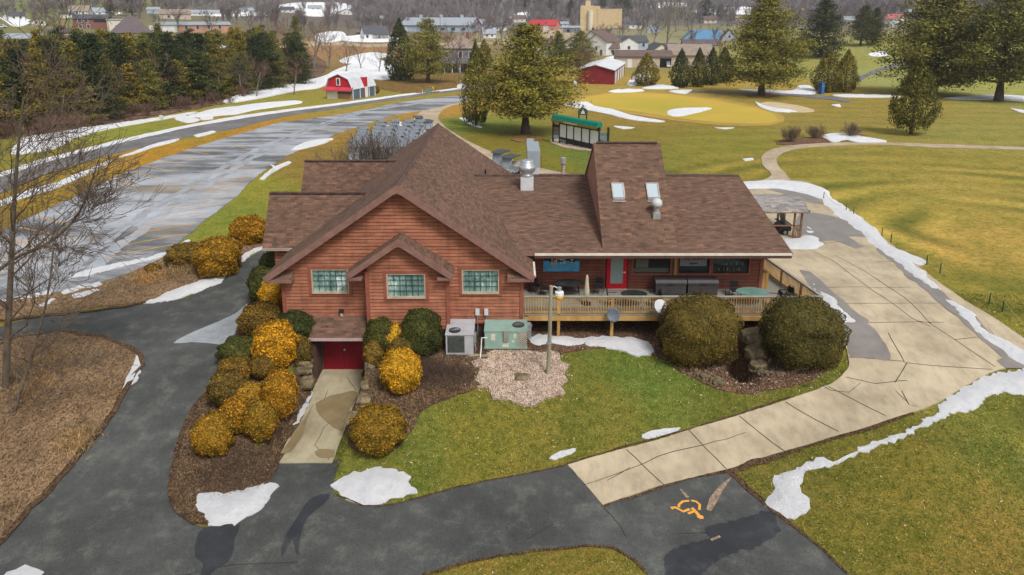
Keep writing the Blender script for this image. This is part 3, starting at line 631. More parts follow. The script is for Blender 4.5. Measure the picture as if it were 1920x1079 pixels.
SN2 = [([(1290,24),(1340,16),(1450,14),(1450,24),(1380,28)],.6,.5),([(520,14),(560,6),(650,8),(650,20),(580,24)],.6,.5),([(955,36),(975,24),(1000,26),(990,36)],.6,.4),([(1215,14),(1240,6),(1290,8),(1270,16)],.6,.5),([(560,28),(600,22),(640,26),(600,32)],.5,.4),([(360,26),(420,22),(500,24),(500,30),(400,31)],.5,.4),([(-110,368),(0,326),(72,302),(145,283),(240,259.5),(300,246.5),(357,234.5),(440,219.5),(500,211),(557,203.5),(620,196),(700,185),(772,175.5),(861,165.5),(861,168),(772,178.5),(700,189),(620,200),(557,208),(500,216),(440,225.5),(357,239.5),(300,252.5),(240,266),(145,290),(72,310),(0,334),(-110,378)],.05,.1),
 ([(-60,398),(0,378),(60,357),(110,342),(160,321),(210,301),(208,306),(160,330),(110,352),(60,368),(0,388),(-60,408)],.2,.12),([(222,296),(260,282),(300,268),(336,261),(330,266),(290,277),(250,290)],.2,.1),([(362,255),(400,246),(408,248),(370,258)],.15,.1),
 ([(20,290),(40,262),(100,250),(200,235),(300,221),(362,211),(362,214),(300,226),(200,244),(150,258),(100,280),(40,290)],.2,.12),([(326,223),(345,217),(376,226),(350,231)],.2,.1),
 ([(354,218),(400,205),(440,201),(480,195),(556,190),(562,195),(500,204),(470,209),(440,216),(420,217),(380,221)],.2,.1),([(374,222),(395,219),(400,224),(380,226)],.15,.1),
 ([(420,190),(470,172),(530,160),(600,146),(640,128),(700,110),(742,130),(730,150),(690,148),(640,140),(605,164),(560,171),(480,187),(430,194)],.4,.2),
 ([(1250,214),(1262,206),(1300,203),(1334,204),(1312,212),(1270,220)],.15,.13),([(1056,196),(1095,191),(1118,200),(1150,206),(1180,216),(1247,229),(1200,228),(1170,223),(1140,215),(1090,205)],.15,.12),
 ([(1143,171),(1200,168),(1202,173),(1150,175)],.3,.15),([(1203,167),(1240,160),(1272,167)],.3,.15),([(1253,172),(1297,169),(1282,177)],.2,.15),([(1416,192),(1440,201),(1480,207),(1494,211),(1455,211),(1430,204)],.2,.14),
 ([(1388,168),(1480,171),(1500,161),(1520,162),(1528,177),(1480,177),(1400,171)],.2,.16),([(1568,178),(1680,180),(1692,183),(1580,183)],.2,.12),([(1768,185),(1850,179),(1935,183),(1935,191),(1860,188),(1790,187)],.2,.12),([(1896,204),(1935,211),(1935,215),(1912,212)],.2,.12),
 ([(1542,256),(1570,251),(1640,261),(1662,267),(1610,269),(1590,264),(1560,268),(1550,262)],.12,.14),([(1628,102),(1655,97),(1668,104),(1640,107)],.3,.15),
 ([(545,283),(562,272),(590,263),(626,260),(612,268),(575,279)],.1,.09),([(488,338),(508,318),(542,303),(548,306),(515,322),(496,338)],.08,.09),([(505,326),(512,313),(506,309),(518,312),(512,324),(498,330)],.06,.09,),
 ([(595,64),(640,60),(648,74),(600,80)],.4,.2),([(640,70),(700,66),(740,70),(742,78),(650,78)],.4,.2),([(330,90),(420,82),(420,90),(340,96)],.3,.2),([(1175,160),(1195,140),(1215,135),(1220,158),(1200,160)],.3,.15),([(1100,130),(1140,108),(1185,105),(1120,118)],.4,.2),
 ([(670,30),(700,28),(730,34),(690,38)],.5,.3),([(640,112),(690,100),(735,104),(700,112),(650,120)],.3,.2),([(1150,237),(1190,240),(1170,243)],.05,.08),([(1340,240),(1378,240),(1360,243)],.05,.08),([(1392,299),(1410,297),(1414,301),(1400,303)],.05,.08),
 ([(1560,197),(1574,196),(1576,202),(1564,200)],.1,.1),([(860,222),(880,224),(905,240),(885,236)],.05,.1),([(725,238),(745,229),(770,238),(760,243),(740,240)],.1,.1),([(0,33),(30,32),(60,40),(20,48)],.3,.2),([(160,22),(200,21),(230,26),(180,30)],.3,.2)]
for e in SN2: snow(e[0], e[1], e[2], .06, .6)
# ------------------------------------------------------------------ the clubhouse
def siding(mb, p, q, top, z0, holes=(), course=.18, out=.03, m=0):
    """lap siding from p to q (seen with p on the left); top: [(u, z)...] upper outline; holes: (u0, u1, z0, z1)"""
    p = np.array(p, float); q = np.array(q, float); L = np.linalg.norm(q-p); d = (q-p)/L; nrm = np.array([d[1], -d[0]])
    tu = [a for a, b in top]; tz = [b for a, b in top]; zmax = max(tz)
    def span(z):
        us = np.linspace(0, L, 400); ok = np.interp(us, tu, tz) >= z-1e-6
        if not ok.any():
            k = int(np.argmax(np.interp(us, tu, tz))); return us[k], us[k]
        w = np.where(ok)[0]; return us[w[0]], us[w[-1]]
    zs = set(np.arange(z0, zmax, course).round(4).tolist()+[zmax]+[b for a, b in top if b > z0])
    for h in holes: zs |= {h[2], h[3]}
    zs = sorted(z for z in zs if z0 <= z <= zmax)
    P = lambda u, z, o: (p[0]+d[0]*u+nrm[0]*o, p[1]+d[1]*u+nrm[1]*o, z)
    for za, zb in zip(zs[:-1], zs[1:]):
        if zb-za < .002: continue
        fr = lambda z: ((z-z0) % course)/course
        fa = fr(za+1e-5); fb = fr(zb-1e-5); oa = out*(1-fa); ob = out*(1-fb)
        a0, a1 = span(za+1e-4); b0, b1 = span(zb-1e-4)
        cuts = sorted((max(h[0], 0), min(h[1], L)) for h in holes if h[2] <= za+1e-6 and h[3] >= zb-1e-6)
        segs = []; c = None; lo = (a0, b0)
        for h0, h1 in cuts: segs.append((lo, (h0, h0))); lo = (h1, h1)
        segs.append((lo, (a1, b1)))
        for (l0, l1), (r0, r1) in segs:
            if r0-l0 < .01 and r1-l1 < .01: continue
            mb.add([P(l0, za, oa), P(r0, za, oa), P(r1, zb, ob), P(l1, zb, ob)], [(0, 1, 2, 3)], m)
            if fa < .01: mb.add([P(l0, za, 0), P(r0, za, 0), P(r0, za, oa), P(l0, za, oa)], [(0, 1, 2, 3)], m)
def roofslab(mb, pts, thick=.22, m=0, mf=1):
    """a roof plane given as eave-left, eave-right, then the upper points, seen from outside"""
    P = [Vector(p) for p in pts]; n = (P[1]-P[0]).cross(P[2]-P[0]).normalized()
    if n.z < 0: n = -n
    e = (P[1]-P[0]); e.z = 0; e.normalize(); s = n.cross(e).normalized()
    if s.z < 0: s = -s
    k = len(P); base = [p-Vector((0, 0, thick)) for p in P]
    uv = [(p.dot(e), p.dot(s)) for p in P]
    mb.add(P, [tuple(range(k))], m, [uv])
    mb.add(P+base, [(i, i+k, (i+1) % k+k, (i+1) % k) for i in range(k)]+[tuple(range(2*k-1, k-1, -1))], mf)
HO = (-5.6, 40.0, 0.2)
house = thing('clubhouse', 'large red cedar clubhouse with brown shingle gables, tall dormer and long side wing', 'clubhouse', HO)
RX, RZ, SL = -5.6, 8.47, .695
EL, ER, YF, YB = -12.4, 1.1, 33.5, 53.4
def rz(x): return RZ-SL*abs(x-RX)
R2 = lambda y: 4.26+(6.25-4.26)/(45.3-35.7)*(y-35.7)
# walls
w = MB(HO)
u = lambda x: x+11.65
siding(w, (-11.65, 34), (.5, 34), [(0, rz(-11.65)-.3), (6.05, RZ-.3), (12.15, rz(.5)-.3)], 1.05,
       [(u(-10.27), u(-8.23), 2.62, 4.0), (u(-2.62), u(-.58), 2.62, 4.0), (u(-7.0), u(-3.4), 1.0, 4.3)])
siding(w, (-7.18, 33.2), (-3.22, 33.2), [(0, 4.6), (1.66, 5.76), (3.96, 4.16)], 1.05, [(.95, 2.88+.02, 2.72, 4.05)])
siding(w, (-7.18, 34), (-7.18, 33.2), [(0, 4.1), (.8, 4.1)], 1.05); siding(w, (-3.22, 33.2), (-3.22, 34), [(0, 4.1), (.8, 4.1)], 1.05)
siding(w, (-11.65, 53), (-11.65, 34), [(0, 4.0), (19, 4.0)], 1.05); siding(w, (.5, 34), (.5, 37.4), [(0, 4.1), (3.4, 4.1)], 1.05)
siding(w, (.5, 53), (-11.65, 53), [(0, rz(.5)-.3), (6.1, RZ-.3), (12.15, rz(-11.65)-.3)], 1.05)
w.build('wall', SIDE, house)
w = MB(HO); v = lambda x: x-.5
PW = [(6.76, 8.8, 2.46, 3.75), (9.27, 10.98, 2.46, 3.75), (11.18, 13.18, 2.46, 3.75)]
siding(w, (.5, 37.4), (13.9, 37.4), [(0, 4.5), (13.4, 4.5)], 1.5, [(v(5.22), v(6.47), 1.5, 3.72)]+[(v(a), v(b), c, d) for a, b, c, d in PW], .17, .02)
siding(w, (13.9, 37.4), (13.9, 53), [(0, 4.5), (7.9, 6.1), (15.6, 4.4)], 1.3, (), .17, .02)
siding(w, (13.9, 53), (.5, 53), [(0, 4.4), (13.4, 4.4)], 1.3, (), .17, .02)
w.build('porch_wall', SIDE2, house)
# foundation with the garage opening
w = MB(HO); FND = mat('foundation_block', lin((96, 72, 62)), lin((70, 54, 48)), 2, .9)
w.box(-11.6, -9.86, 34.02, 34.25, -2.2, 1.06); w.box(-9.86, -7.72, 34.02, 34.25, .55, 1.06); w.box(-7.72, .45, 34.02, 34.25, -2.2, 1.06)
w.box(-11.6, -11.4, 34.25, 52.9, -1, 1.06); w.box(-7.12, -3.28, 33.26, 34.0, -.6, 1.06); w.box(.2, .45, 34.25, 37.4, -.6, 1.06)
w.box(13.6, 13.85, 37.5, 52.9, 0, 1.35); w.box(.45, 13.6, 37.5, 37.7, 0, 1.5)
w.box(-10.6, -9.95, 33.05, 34.0, -1.72, .3); w.box(-7.62, -7.2, 33.2, 34.0, -1.72, .2)
w.build('foundation', FND, house)
# corner boards
w = MB(HO)
for x, y in ((-11.66, 33.95), (.5, 33.95), (-7.2, 33.15), (-3.2, 33.15)): w = MB(HO); w.box(x-.09, x+.09, y-.02, y+.12, 1.03, 4.15); w.build('corner_board', TRIM2, house)
w = MB(HO); w.box(13.8, 13.96, 37.34, 37.5, 1.5, 4.2); w.build('corner_board', TRIM2, house)
# roofs
r = MB(HO)
roofslab(r, [(ER, YF, rz(ER)), (ER, YB, rz(ER)), (RX, YB, RZ), (RX, YF, RZ)]); roofslab(r, [(EL, YB, rz(EL)), (EL, YF, rz(EL)), (RX, YF, RZ), (RX, YB, RZ)])
main_roof = r.build('main_roof', [SHING, TRIM], house)
r = MB(HO)   # ridge cap and rake boards
r.prism([(RX-.14, RZ-.07), (RX, RZ+.035), (RX+.14, RZ-.07), (RX, RZ-.03)], 'y', YF+.02, YB-.02)
r.build('ridge_cap', mat('ridge_shingles', lin((104, 82, 75)), lin((70, 54, 50)), 3, .9), main_roof)
r = MB(HO)
for x in (EL, ER):
    r.bar((x, YF-.03, rz(x)-.19), (RX, YF-.03, RZ-.19), .06, .3, 0, (0, 1, 0) if False else (0, 0, 1))
    sx = 1 if x < RX else -1
    x1 = x+sx*1.35
    r.prism([(x, rz(x)-.36), (x1, rz(x)-.36), (x1, rz(x)-.22), (x, rz(x)-.22)], 'y', YF-.02, 33.98)
r.prism([(RX-.13, RZ-.5), (RX, RZ-.42), (RX+.13, RZ-.5), (RX+.13, RZ-.12), (RX, RZ-.03), (RX-.13, RZ-.12)], 'y', YF-.066, YF-.01)
r.build('fascia', TRIM, main_roof)
r = MB(HO)
for x, sx in ((EL, 1), (ER, -1)):
    x1 = x+sx*1.33
    r = MB(HO); roofslab(r, [(x+sx*.1, YF, rz(x)-.2), (x1, YF, rz(x)-.2), (x1, 33.97, rz(x)+.16), (x+sx*.1, 33.97, rz(x)+.16)], .03); r.build('eave_return', [SHING, TRIM], main_roof)
def gable_y(name, cx, zr, half, y0, y1, thick=.2, sl=SL, fascia=True):
    """small gable whose ridge runs along y"""
    r = MB(HO); e = zr-sl*half
    roofslab(r, [(cx+half, y0, e), (cx+half, y1, e), (cx, y1, zr), (cx, y0, zr)], thick); roofslab(r, [(cx-half, y1, e), (cx-half, y0, e), (cx, y0, zr), (cx, y1, zr)], thick)
    o = r.build(name, [SHING, TRIM], house)
    if fascia:
        r = MB(HO)
        for s in (-1, 1):
            r.bar((cx+s*half, y0-.03, e-.17), (cx, y0-.03, zr-.17), .06, .28)
            r.box(min(cx+s*half, cx+s*(half-.75)), max(cx+s*half, cx+s*(half-.75)), y0-.02, 33.15, e-.34, e-.2)
        r.prism([(cx-.12, zr-.46), (cx, zr-.38), (cx+.12, zr-.46), (cx+.12, zr-.1), (cx, zr-.02), (cx-.12, zr-.1)], 'y', y0-.066, y0-.01)
        r.build('fascia', TRIM, o)
    return o
gable_y('bay_roof', -5.52, 5.95, 2.6, 32.78, 34.05)
def gable_x(name, yr, zr, y0, e, x0, x1, thick=.18):
    r = MB(HO); y2 = 2*yr-y0
    roofslab(r, [(x0, y0, e), (x1, y0, e), (x1, yr, zr), (x0, yr, zr)], thick); roofslab(r, [(x1, y2, e), (x0, y2, e), (x0, yr, zr), (x1, yr, zr)], thick)
    o = r.build(name, [SHING, TRIM], house)
    r = MB(HO); r.bar((x0, yr, zr+.02), (x1-.4, yr, zr+.02), .26, .07); r.build('ridge_cap', MATS['ridge_shingles'], o)
    r = MB(HO); r.box(x0, x1-1.2, y0-.09, y0+.0, e-.16, e-.03); r.build('gutter', mat('dull_gutter', lin((176, 160, 146)), None, 2, .6), o)
    return o
gable_x('side_roof', 39.4, 6.58, 37.5, 3.92, -13.85, -7.6); gable_x('side_roof', 46.6, 6.98, 44.6, 4.3, -13.85, -7.2)
for a, b, zr in ((37.8, 41.0, 6.2), (44.9, 48.3, 6.6)):
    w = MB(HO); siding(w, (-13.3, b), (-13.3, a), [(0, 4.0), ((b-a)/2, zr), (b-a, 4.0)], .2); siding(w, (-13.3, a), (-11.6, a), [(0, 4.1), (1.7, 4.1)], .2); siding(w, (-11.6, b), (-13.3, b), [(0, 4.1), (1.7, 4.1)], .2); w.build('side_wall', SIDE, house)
# wing roof, porch side; trimmed along the valley with the main roof
X0 = lambda y: max(RX+.2, RX+(RZ-R2(y))/SL-.12)
r = MB(HO); XR = 14.8; YE = 35.7
roofslab(r, [(1.18, YE, R2(YE)), (XR, YE, R2(YE)), (XR, 45.3, R2(45.3)), (X0(45.3), 45.3, R2(45.3)), (X0(YE), YE+.02, R2(YE))], .2)
roofslab(r, [(XR, 54, 4.45), (.2, 54, 4.45), (X0(45.3), 45.3, R2(45.3)), (XR, 45.3, R2(45.3))], .2)
wing = r.build('wing_roof', [SHING, TRIM], house)
r = MB(HO); r.bar((X0(45.3), 45.3, 6.27), (4.7, 45.3, 6.27), .26, .08); r.build('ridge_cap', MATS['ridge_shingles'], wing); r = MB(HO); r.bar((8.9, 45.3, 6.27), (XR, 45.3, 6.27), .26, .08); r.build('ridge_cap', MATS['ridge_shingles'], wing)
GUT = mat('cream_gutter', lin((226, 218, 204)), lin((206, 196, 182)), 2, .45)
r = MB(HO); r.box(1.2, XR-.02, YE-.13, YE-.005, R2(YE)-.14, R2(YE)-.04); r.box(1.1, 1.2, 33.55, YE-.14, 3.68, 3.8)
r.build('gutter', GUT, wing)
r = MB(HO); r.box(1.2, XR-.02, YE-.1, YE-.004, R2(YE)-.3, R2(YE)-.145); r.box(1.2, XR-.05, YE, 37.4, R2(YE)-.32, R2(YE)-.28)
r.bar((XR+.02, YE, R2(YE)-.14), (XR+.02, 45.3, 6.25-.14), .05, .24); r.build('fascia', mat('dark_brown_trim', lin((92, 66, 58)), None, 2, .7), wing)
# dormer
DY0, DZ0, DY1, DZ1 = 36.1, 4.36, 41.8, 9.05; DX0, DX1 = 4.84, 8.84
dz = lambda y: DZ0+(DZ1-DZ0)/(DY1-DY0)*(y-DY0)
r = MB(HO); roofslab(r, [(DX0, DY0, DZ0), (DX1, DY0, DZ0), (DX1, DY1, DZ1), (DX0, DY1, DZ1)], .16); roofslab(r, [(DX1, 46.2, 6.15), (DX0, 46.2, 6.15), (DX0, DY1, DZ1), (DX1, DY1, DZ1)], .16)
dorm = r.build('dormer_roof', [SHING, TRIM], house)
r = MB(HO); r.bar((DX0+.2, DY1, DZ1+.03), (DX1-.2, DY1, DZ1+.03), .24, .07); r.build('ridge_cap', MATS['ridge_shingles'], dorm)
DW = mat('dormer_stucco', lin((186, 136, 116)), lin((160, 114, 98)), 1.5, .8)
r = MB(HO)
for x in (DX0+.12, DX1-.12): r.prism([(DY0+.5, dz(DY0+.5)-.3), (DY1, DZ1-.14), (46.0, 6.1), (46.0, 5.5), (DY0+.5, 4.0)], 'x', x-.05, x+.05)
r.build('dormer_wall', DW, house)
SKY = m_glass('skylight_glass', lin((172, 188, 196)), .12)
for x0, x1 in ((5.68, 6.32), (7.64, 8.28)):
    y0, y1 = 38.6, 39.4; r = MB(HO); n = .09
    for a, b in (((x0, y0), (x0, y1)), ((x1, y0), (x1, y1)), ((x0, y0), (x1, y0)), ((x0, y1), (x1, y1))):
        r.bar((a[0], a[1], dz(a[1])+.05), (b[0], b[1], dz(b[1])+.05), .07, .14)
    s = r.build('skylight', mat('skylight_frame', lin((190, 180, 172)), lin((150, 140, 134)), 2, .5), house)
    r = MB(HO); r.add([(x0, y0, dz(y0)+n), (x1, y0, dz(y0)+n), (x1, y1, dz(y1)+n), (x0, y1, dz(y1)+n)], [(0, 1, 2, 3)]); r.build('pane', SKY, s)
    r = MB(HO); r.bar((x0-.05, y0-.12, dz(y0-.12)+.02), (x1+.05, y0-.12, dz(y0-.12)+.02), .14, .02); r.build('flashing', OFFW, s)
# turbine vent
tx, ty = 7.95, 37.73; tz = dz(ty)
r = MB((HO)); r.box(tx-.2, tx+.2, ty-.2, ty+.2, tz-.15, tz+.2); r.lathe([(.16, .15), (.16, .5)], (tx, ty, tz), 12)
tv = r.build('turbine_vent', GALV, house)
r = MB(HO); r.lathe([(.13, .48), (.26, .55), (.31, .68), (.29, .84), (.17, .97), (.03, 1.01)], (tx, ty, tz), 18); r.build('turbine_head', OFFW, tv, True)
# kitchen exhaust fan
fx, fy, fz = .94, 43.5, 5.8
r = MB(HO); r.box(fx-.4, fx+.4, fy-.4, fy+.4, fz-.1, fz+.8); ef = r.build('exhaust_fan', OFFW, house)
r = MB(HO); r.lathe([(.36, .8), (.34, .98), (.3, 1.0), (.52, 1.2), (.56, 1.42), (.52, 1.52), (.4, 1.55), (.4, 1.8), (.37, 1.86), (.05, 1.88)], (fx, fy, fz), 24); r.build('fan_bowl', GALV, ef, True)
r = MB(HO); r.box(1.05, 1.92, 47.5, 51.4, 6.35, 7.46); r.box(1.1, 1.6, 51.4, 52.4, 6.6, 7.5); du = r.build('roof_duct', GALV2, house)
r = MB(HO); r.box(1.15, 1.85, 47.52, 48.5, 5.3, 6.34); r.build('duct_curb', mat('duct_curb_white', lin((196, 200, 204)), None, 2, .5), du)
r = MB(HO); r.bar((2.0, 47.6, 7.0), (2.0, 47.6, 6.2), .05, .05); r.bar((1.92, 47.6, 7.0), (2.02, 47.6, 7.0), .05, .05); r.build('gas_pipe', mat('rusty_pipe', lin((140, 84, 56)), None, 6, .8), du)
r = MB(HO); r.lathe([(.13, 0), (.13, 1.1)], (3.6, 49, 5.2), 12, 0); fp = r.build('flue_pipe', mat('rusty_steel', lin((196, 196, 196)), lin((150, 100, 74)), 5, .5), house)
r = MB(HO); r.lathe([(.2, 1.1), (.2, 1.5), (.05, 1.55)], (3.6, 49, 5.2), 12); r.build('flue_cap', GALV, fp)
r = MB(HO); r.lathe([(.06, -.1), (.06, .45)], (-1.8, 47.1, 5.83), 8); r.build('vent_pipe', DARK, house)
# front windows
def window(x0, x1, z0, z1, y, nx, nz, cm, trimm=TRIM2):
    r = MB(HO); t = .15; yo = y-.055
    r.box(x0-t, x0, yo, y+.02, z0-t, z1+t); r.box(x1, x1+t, yo, y+.02, z0-t, z1+t); r.box(x0, x1, yo, y+.02, z1, z1+t); r.box(x0, x1, yo, y+.02, z0-t, z0)
    o = r.build('window', trimm, house)
    r = MB(HO); c = .07; yi = y+.0
    r.box(x0, x0+c, yi-.03, yi+.1, z0, z1); r.box(x1-c, x1, yi-.03, yi+.1, z0, z1); r.box(x0+c, x1-c, yi-.03, yi+.1, z1-c, z1); r.box(x0+c, x1-c, yi-.03, yi+.1, z0, z0+c)
    r.build('frame', mat('cream_window_frame', lin((196, 178, 152)), lin((170, 150, 128)), 3, .6), o)
    r = MB(HO); r.box(x0+.01, x1-.01, y-.12, y-.056, z0-.02, z0+.06); r.build('sill', MATS['cream_window_frame'], o)
    r = MB(HO); yp = y+.07
    # gathered curtain behind the glass
    n = 40; vs = []; fs = []
    for i in range(n+1):
        for k in range(2): vs.append((x0+(x1-x0)*i/n, yp+.012*math.sin(i*1.3+x0)+.01*math.sin(i*.6+2*x0), z0 if k == 0 else z1))
    for i in range(n): fs.append((2*i, 2*i+2, 2*i+3, 2*i+1))
    r.add(vs, fs); r.build('curtain', cm, o)
    r = MB(HO)
    for i in range(1, nx): xx = x0+c+(x1-x0-2*c)*i/nx; r.box(xx-.011, xx+.011, yp-.055, yp-.035, z0+c, z1-c)
    for i in range(1, nz): zz = z0+c+(z1-z0-2*c)*i/nz; r.box(x0+c, x1-c, yp-.058, yp-.036, zz-.011, zz+.011)
    r.build('muntins', mat('dark_muntins', (.05, .06, .06), None, 3, .6), o)
    return o
window(-10.2, -8.3, 2.68, 3.97, 34, 6, 4, CURT); window(-2.55, -.65, 2.66, 3.95, 34, 6, 4, CURT); window(-6.24, -4.3, 2.74, 4.03, 33.2, 6, 4, CURT)
# porch windows and door
def pwindow(x0, x1, z0, z1, y=37.4):
    r = MB(HO); t = .09
    r.box(x0-t, x0, y-.05, y+.05, z0-t, z1+t); r.box(x1, x1+t, y-.05, y+.05, z0-t, z1+t); r.box(x0, x1, y-.05, y+.05, z1, z1+t); r.box(x0, x1, y-.05, y+.05, z0-t, z0)
    o = r.build('window', TRIM2, house)
    r = MB(HO); r.add([(x0, y+.1, z0), (x1, y+.1, z0), (x1, y+.1, z1), (x0, y+.1, z1)], [(0, 1, 2, 3)]); r.build('pane', DGLASS, o)
    return o
ws = [pwindow(*p) for p in PW]
r = MB(HO); r.box(6.9, 7.6, 37.48, 37.49, 2.75, 3.25); r.box(6.8, 8.76, 37.485, 37.495, 2.48, 2.72); r.build('blind', mat('grey_blind', lin((112, 112, 100)), None, 2, .6), ws[0])
r = MB(HO); r.box(9.36, 10.86, 37.47, 37.485, 2.86, 3.75); bn = r.build('banner', mat('grey_white_banner', lin((150, 150, 160)), lin((128, 128, 140)), 2, .7), ws[1])
r = MB(HO); random.seed(3)
for zz, x0, x1, s in ((3.42, 9.6, 10.62, .13), (3.28, 9.56, 10.66, .1), (3.0, 9.92, 10.34, .11)):
    x = x0
    while x < x1: l = random.uniform(.05, .11); r.box(x, x+l, 37.46, 37.469, zz-s/2*random.uniform(.7, 1), zz+s/2); x += l+.035
r.build('lettering', mat('faded_ink', lin((44, 42, 56)), None, 4, .8), bn)
SH = [mat('bottle_tone_%s' % n, lin(c), None, 5, .3) for n, c in (('pale', (150, 146, 130)), ('amber', (150, 110, 50)), ('green', (120, 130, 70)), ('lilac', (110, 104, 130)))]
for zz in (3.3, 2.92, 2.6):
    for k in range(9):
        xx = 11.5+k*.17+random.uniform(-.05, .05)
        if random.random() < .72: r = MB(HO); r.lathe([(.04, 0), (.04, .1), (.015, .15), (.015, .19)], (xx, 37.47, zz), 6); r.build('bottle', SH[random.randrange(4)], ws[2])
r = MB(HO); r.box(9.02, 9.16, 37.3, 37.42, 2.4, 4.1); r.build('wood_post', DECKW, house)
REDP = mat('red_door_paint', lin((200, 20, 42)), lin((170, 14, 34)), 2, .45)
r = MB(HO); x0, x1 = 5.27, 6.42
r.box(x0, x0+.22, 37.33, 37.43, 1.56, 3.7); r.box(x1-.22, x1, 37.33, 37.43, 1.56, 3.7); r.box(x0+.22, x1-.22, 37.33, 37.43, 1.56, 1.86); r.box(x0+.22, x1-.22, 37.33, 37.43, 3.62, 3.7)
dr = r.build('door', REDP, house)
r = MB(HO); r.box(x0+.22, x1-.22, 37.37, 37.4, 1.86, 3.62); r.build('pane', FGLASS, dr)
r = MB(HO); r.box(x1-.2, x1-.1, 37.29, 37.33, 2.5, 2.58); r.lathe([(.05, 0), (.05, .06)], (x1-.28, 37.3, 2.52), 8); r.build('handle', WHITE, dr)
r = MB(HO); r.box(x0-.02, x1+.02, 37.25, 37.45, 1.52, 1.56); r.build('threshold', OFFW, dr)
# garage doors and their little roof
GAR = mat('crimson_garage_paint', lin((142, 8, 34)), lin((112, 10, 30)), 1.2, .6)
r = MB(HO); r.box(-9.84, -8.82, 34.03, 34.1, -1.66, .5); r.box(-8.80, -7.74, 34.03, 34.1, -1.66, .5)
for k in range(14): xx = -9.78+k*.155; r.box(xx, xx+.008, 34.024, 34.03, -1.6, .48)
gd = r.build('garage_door', GAR, house)
r = MB(HO); r.box(-8.78, -8.70, 33.98, 34.03, -.55, -.45); r.build('handle', OFFW, gd)
r = MB(HO); r.box(-9.86, -7.72, 33.9, 34.05, -1.69, -1.64); r.build('threshold', CONC2, gd)
r = MB(HO); roofslab(r, [(-10.2, 32.85, .74), (-7.43, 32.85, .74), (-7.43, 33.97, 1.42), (-10.2, 33.97, 1.42)], .12)
aw = r.build('awning_roof', [SHING, TRIM], house)
r = MB(HO); r.box(-10.22, -7.45, 32.77, 32.85, .58, .70); r.build('gutter', mat('mauve_gutter', lin((190, 170, 168)), None, 2, .5), aw)
# wall lamp, meter boxes and their conduit
r = MB(HO); r.box(-8.86, -8.64, 33.8, 33.97, 1.62, 1.8); wl = r.build('wall_lamp', BLACKW, house)
r = MB(HO); r.lathe([(.07, 0), (.09, .16)], (-8.75, 33.87, 1.45), 8); r.build('shade', mat('cream_lamp_glass', lin((226, 214, 170)), None, 2, .3), wl)
for x in (-1.77, -1.32):
    r = MB(HO); r.box(x-.1, x+.1, 33.84, 33.97, 1.5, 1.82); mbx = r.build('meter_box', OFFW, house)
    r = MB(HO); r.tube([(x, 33.9, 1.5), (x, 33.9, .3)], .025, 6); r.build('conduit', GREYM, mbx)
r = MB(HO); r.box(-2.9, .9, 33.86, 33.98, 1.04, 1.1); r.build('base_flashing', TRIM2, house)
r = MB(HO); r.tube([(.6, 33.85, 1.42), (.72, 33.82, 1.5), (.85, 33.85, 1.42)], .02, 6); r.build('hose_bib', DARK, house)

# ------------------------------------------------------------------ deck
DO = (8, 35.5, 1.5)
deck = thing('wooden_deck', 'raised golden pine deck with slatted railing along the porch', 'deck', DO)
DP = [(.56, 33.9), (15.9, 33.9), (15.06, 40.3), (13.95, 40.3), (13.95, 37.38), (.56, 37.38)]
d = MB(DO); d.prism(DP, 'z', 1.45, 1.55); d.build('floor', DECKF, deck)
d = MB(DO); d.box(.56, 15.9, 33.84, 33.9, 1.2, 1.44); d.bar((15.93, 33.9, 1.32), (15.09, 40.3, 1.32), .05, .24); d.build('rim_board', DECKW, deck)
d = MB(DO)
for x in np.arange(1.2, 15, .8): d.box(x-.03, x+.03, 33.95, 37.3, 1.22, 1.44)
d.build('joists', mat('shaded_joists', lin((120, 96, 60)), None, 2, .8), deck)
PX = [2.4, 5.15, 7.8, 10.5, 13.1]
for x in PX:
    d = MB(DO); d.box(x-.075, x+.075, 33.88, 34.03, hg(x, 33.9)-.3, 1.44); d.build('post', DECKW, deck)
segs = [((.62, 33.95), (2.4, 33.95))]+[((a, 33.95), (b, 33.95)) for a, b in zip(PX[:-1], PX[1:])]+[((13.1, 33.95), (15.85, 33.95)), ((15.85, 33.95), (15.6, 35.9)), ((15.6, 35.9), (15.32, 38.0)), ((15.32, 38.0), (15.03, 40.2))]
for a, b in segs:
    d = MB(DO); A = np.array(a); B = np.array(b); L = np.linalg.norm(B-A); n = int(L/.129)
    d.bar((*A, 2.42), (*B, 2.42), .04, .09); d.bar((*A, 1.64), (*B, 1.64), .04, .09)
    for i in range(n):
        p = A+(B-A)*(i+.5)/n; d.bar((p[0], p[1]-.035, 1.57), (p[0], p[1]-.035, 2.47), .038, .038)
    d.box(B[0]-.05, B[0]+.05, B[1]-.05, B[1]+.05, 1.5, 2.47)
    d.build('railing', DECKW, deck)
    d = MB(DO); d.bar((*A, 2.49), (*B, 2.49), .15, .04); d.build('rail_cap', DECKT, deck)
d = MB(DO); d.box(13.98, 14.14, 37.3, 37.36, 1.56, 2.5); d.box(14.16, 14.3, 37.3, 37.36, 1.56, 2.5); d.build('gate_slats', DECKW, deck)
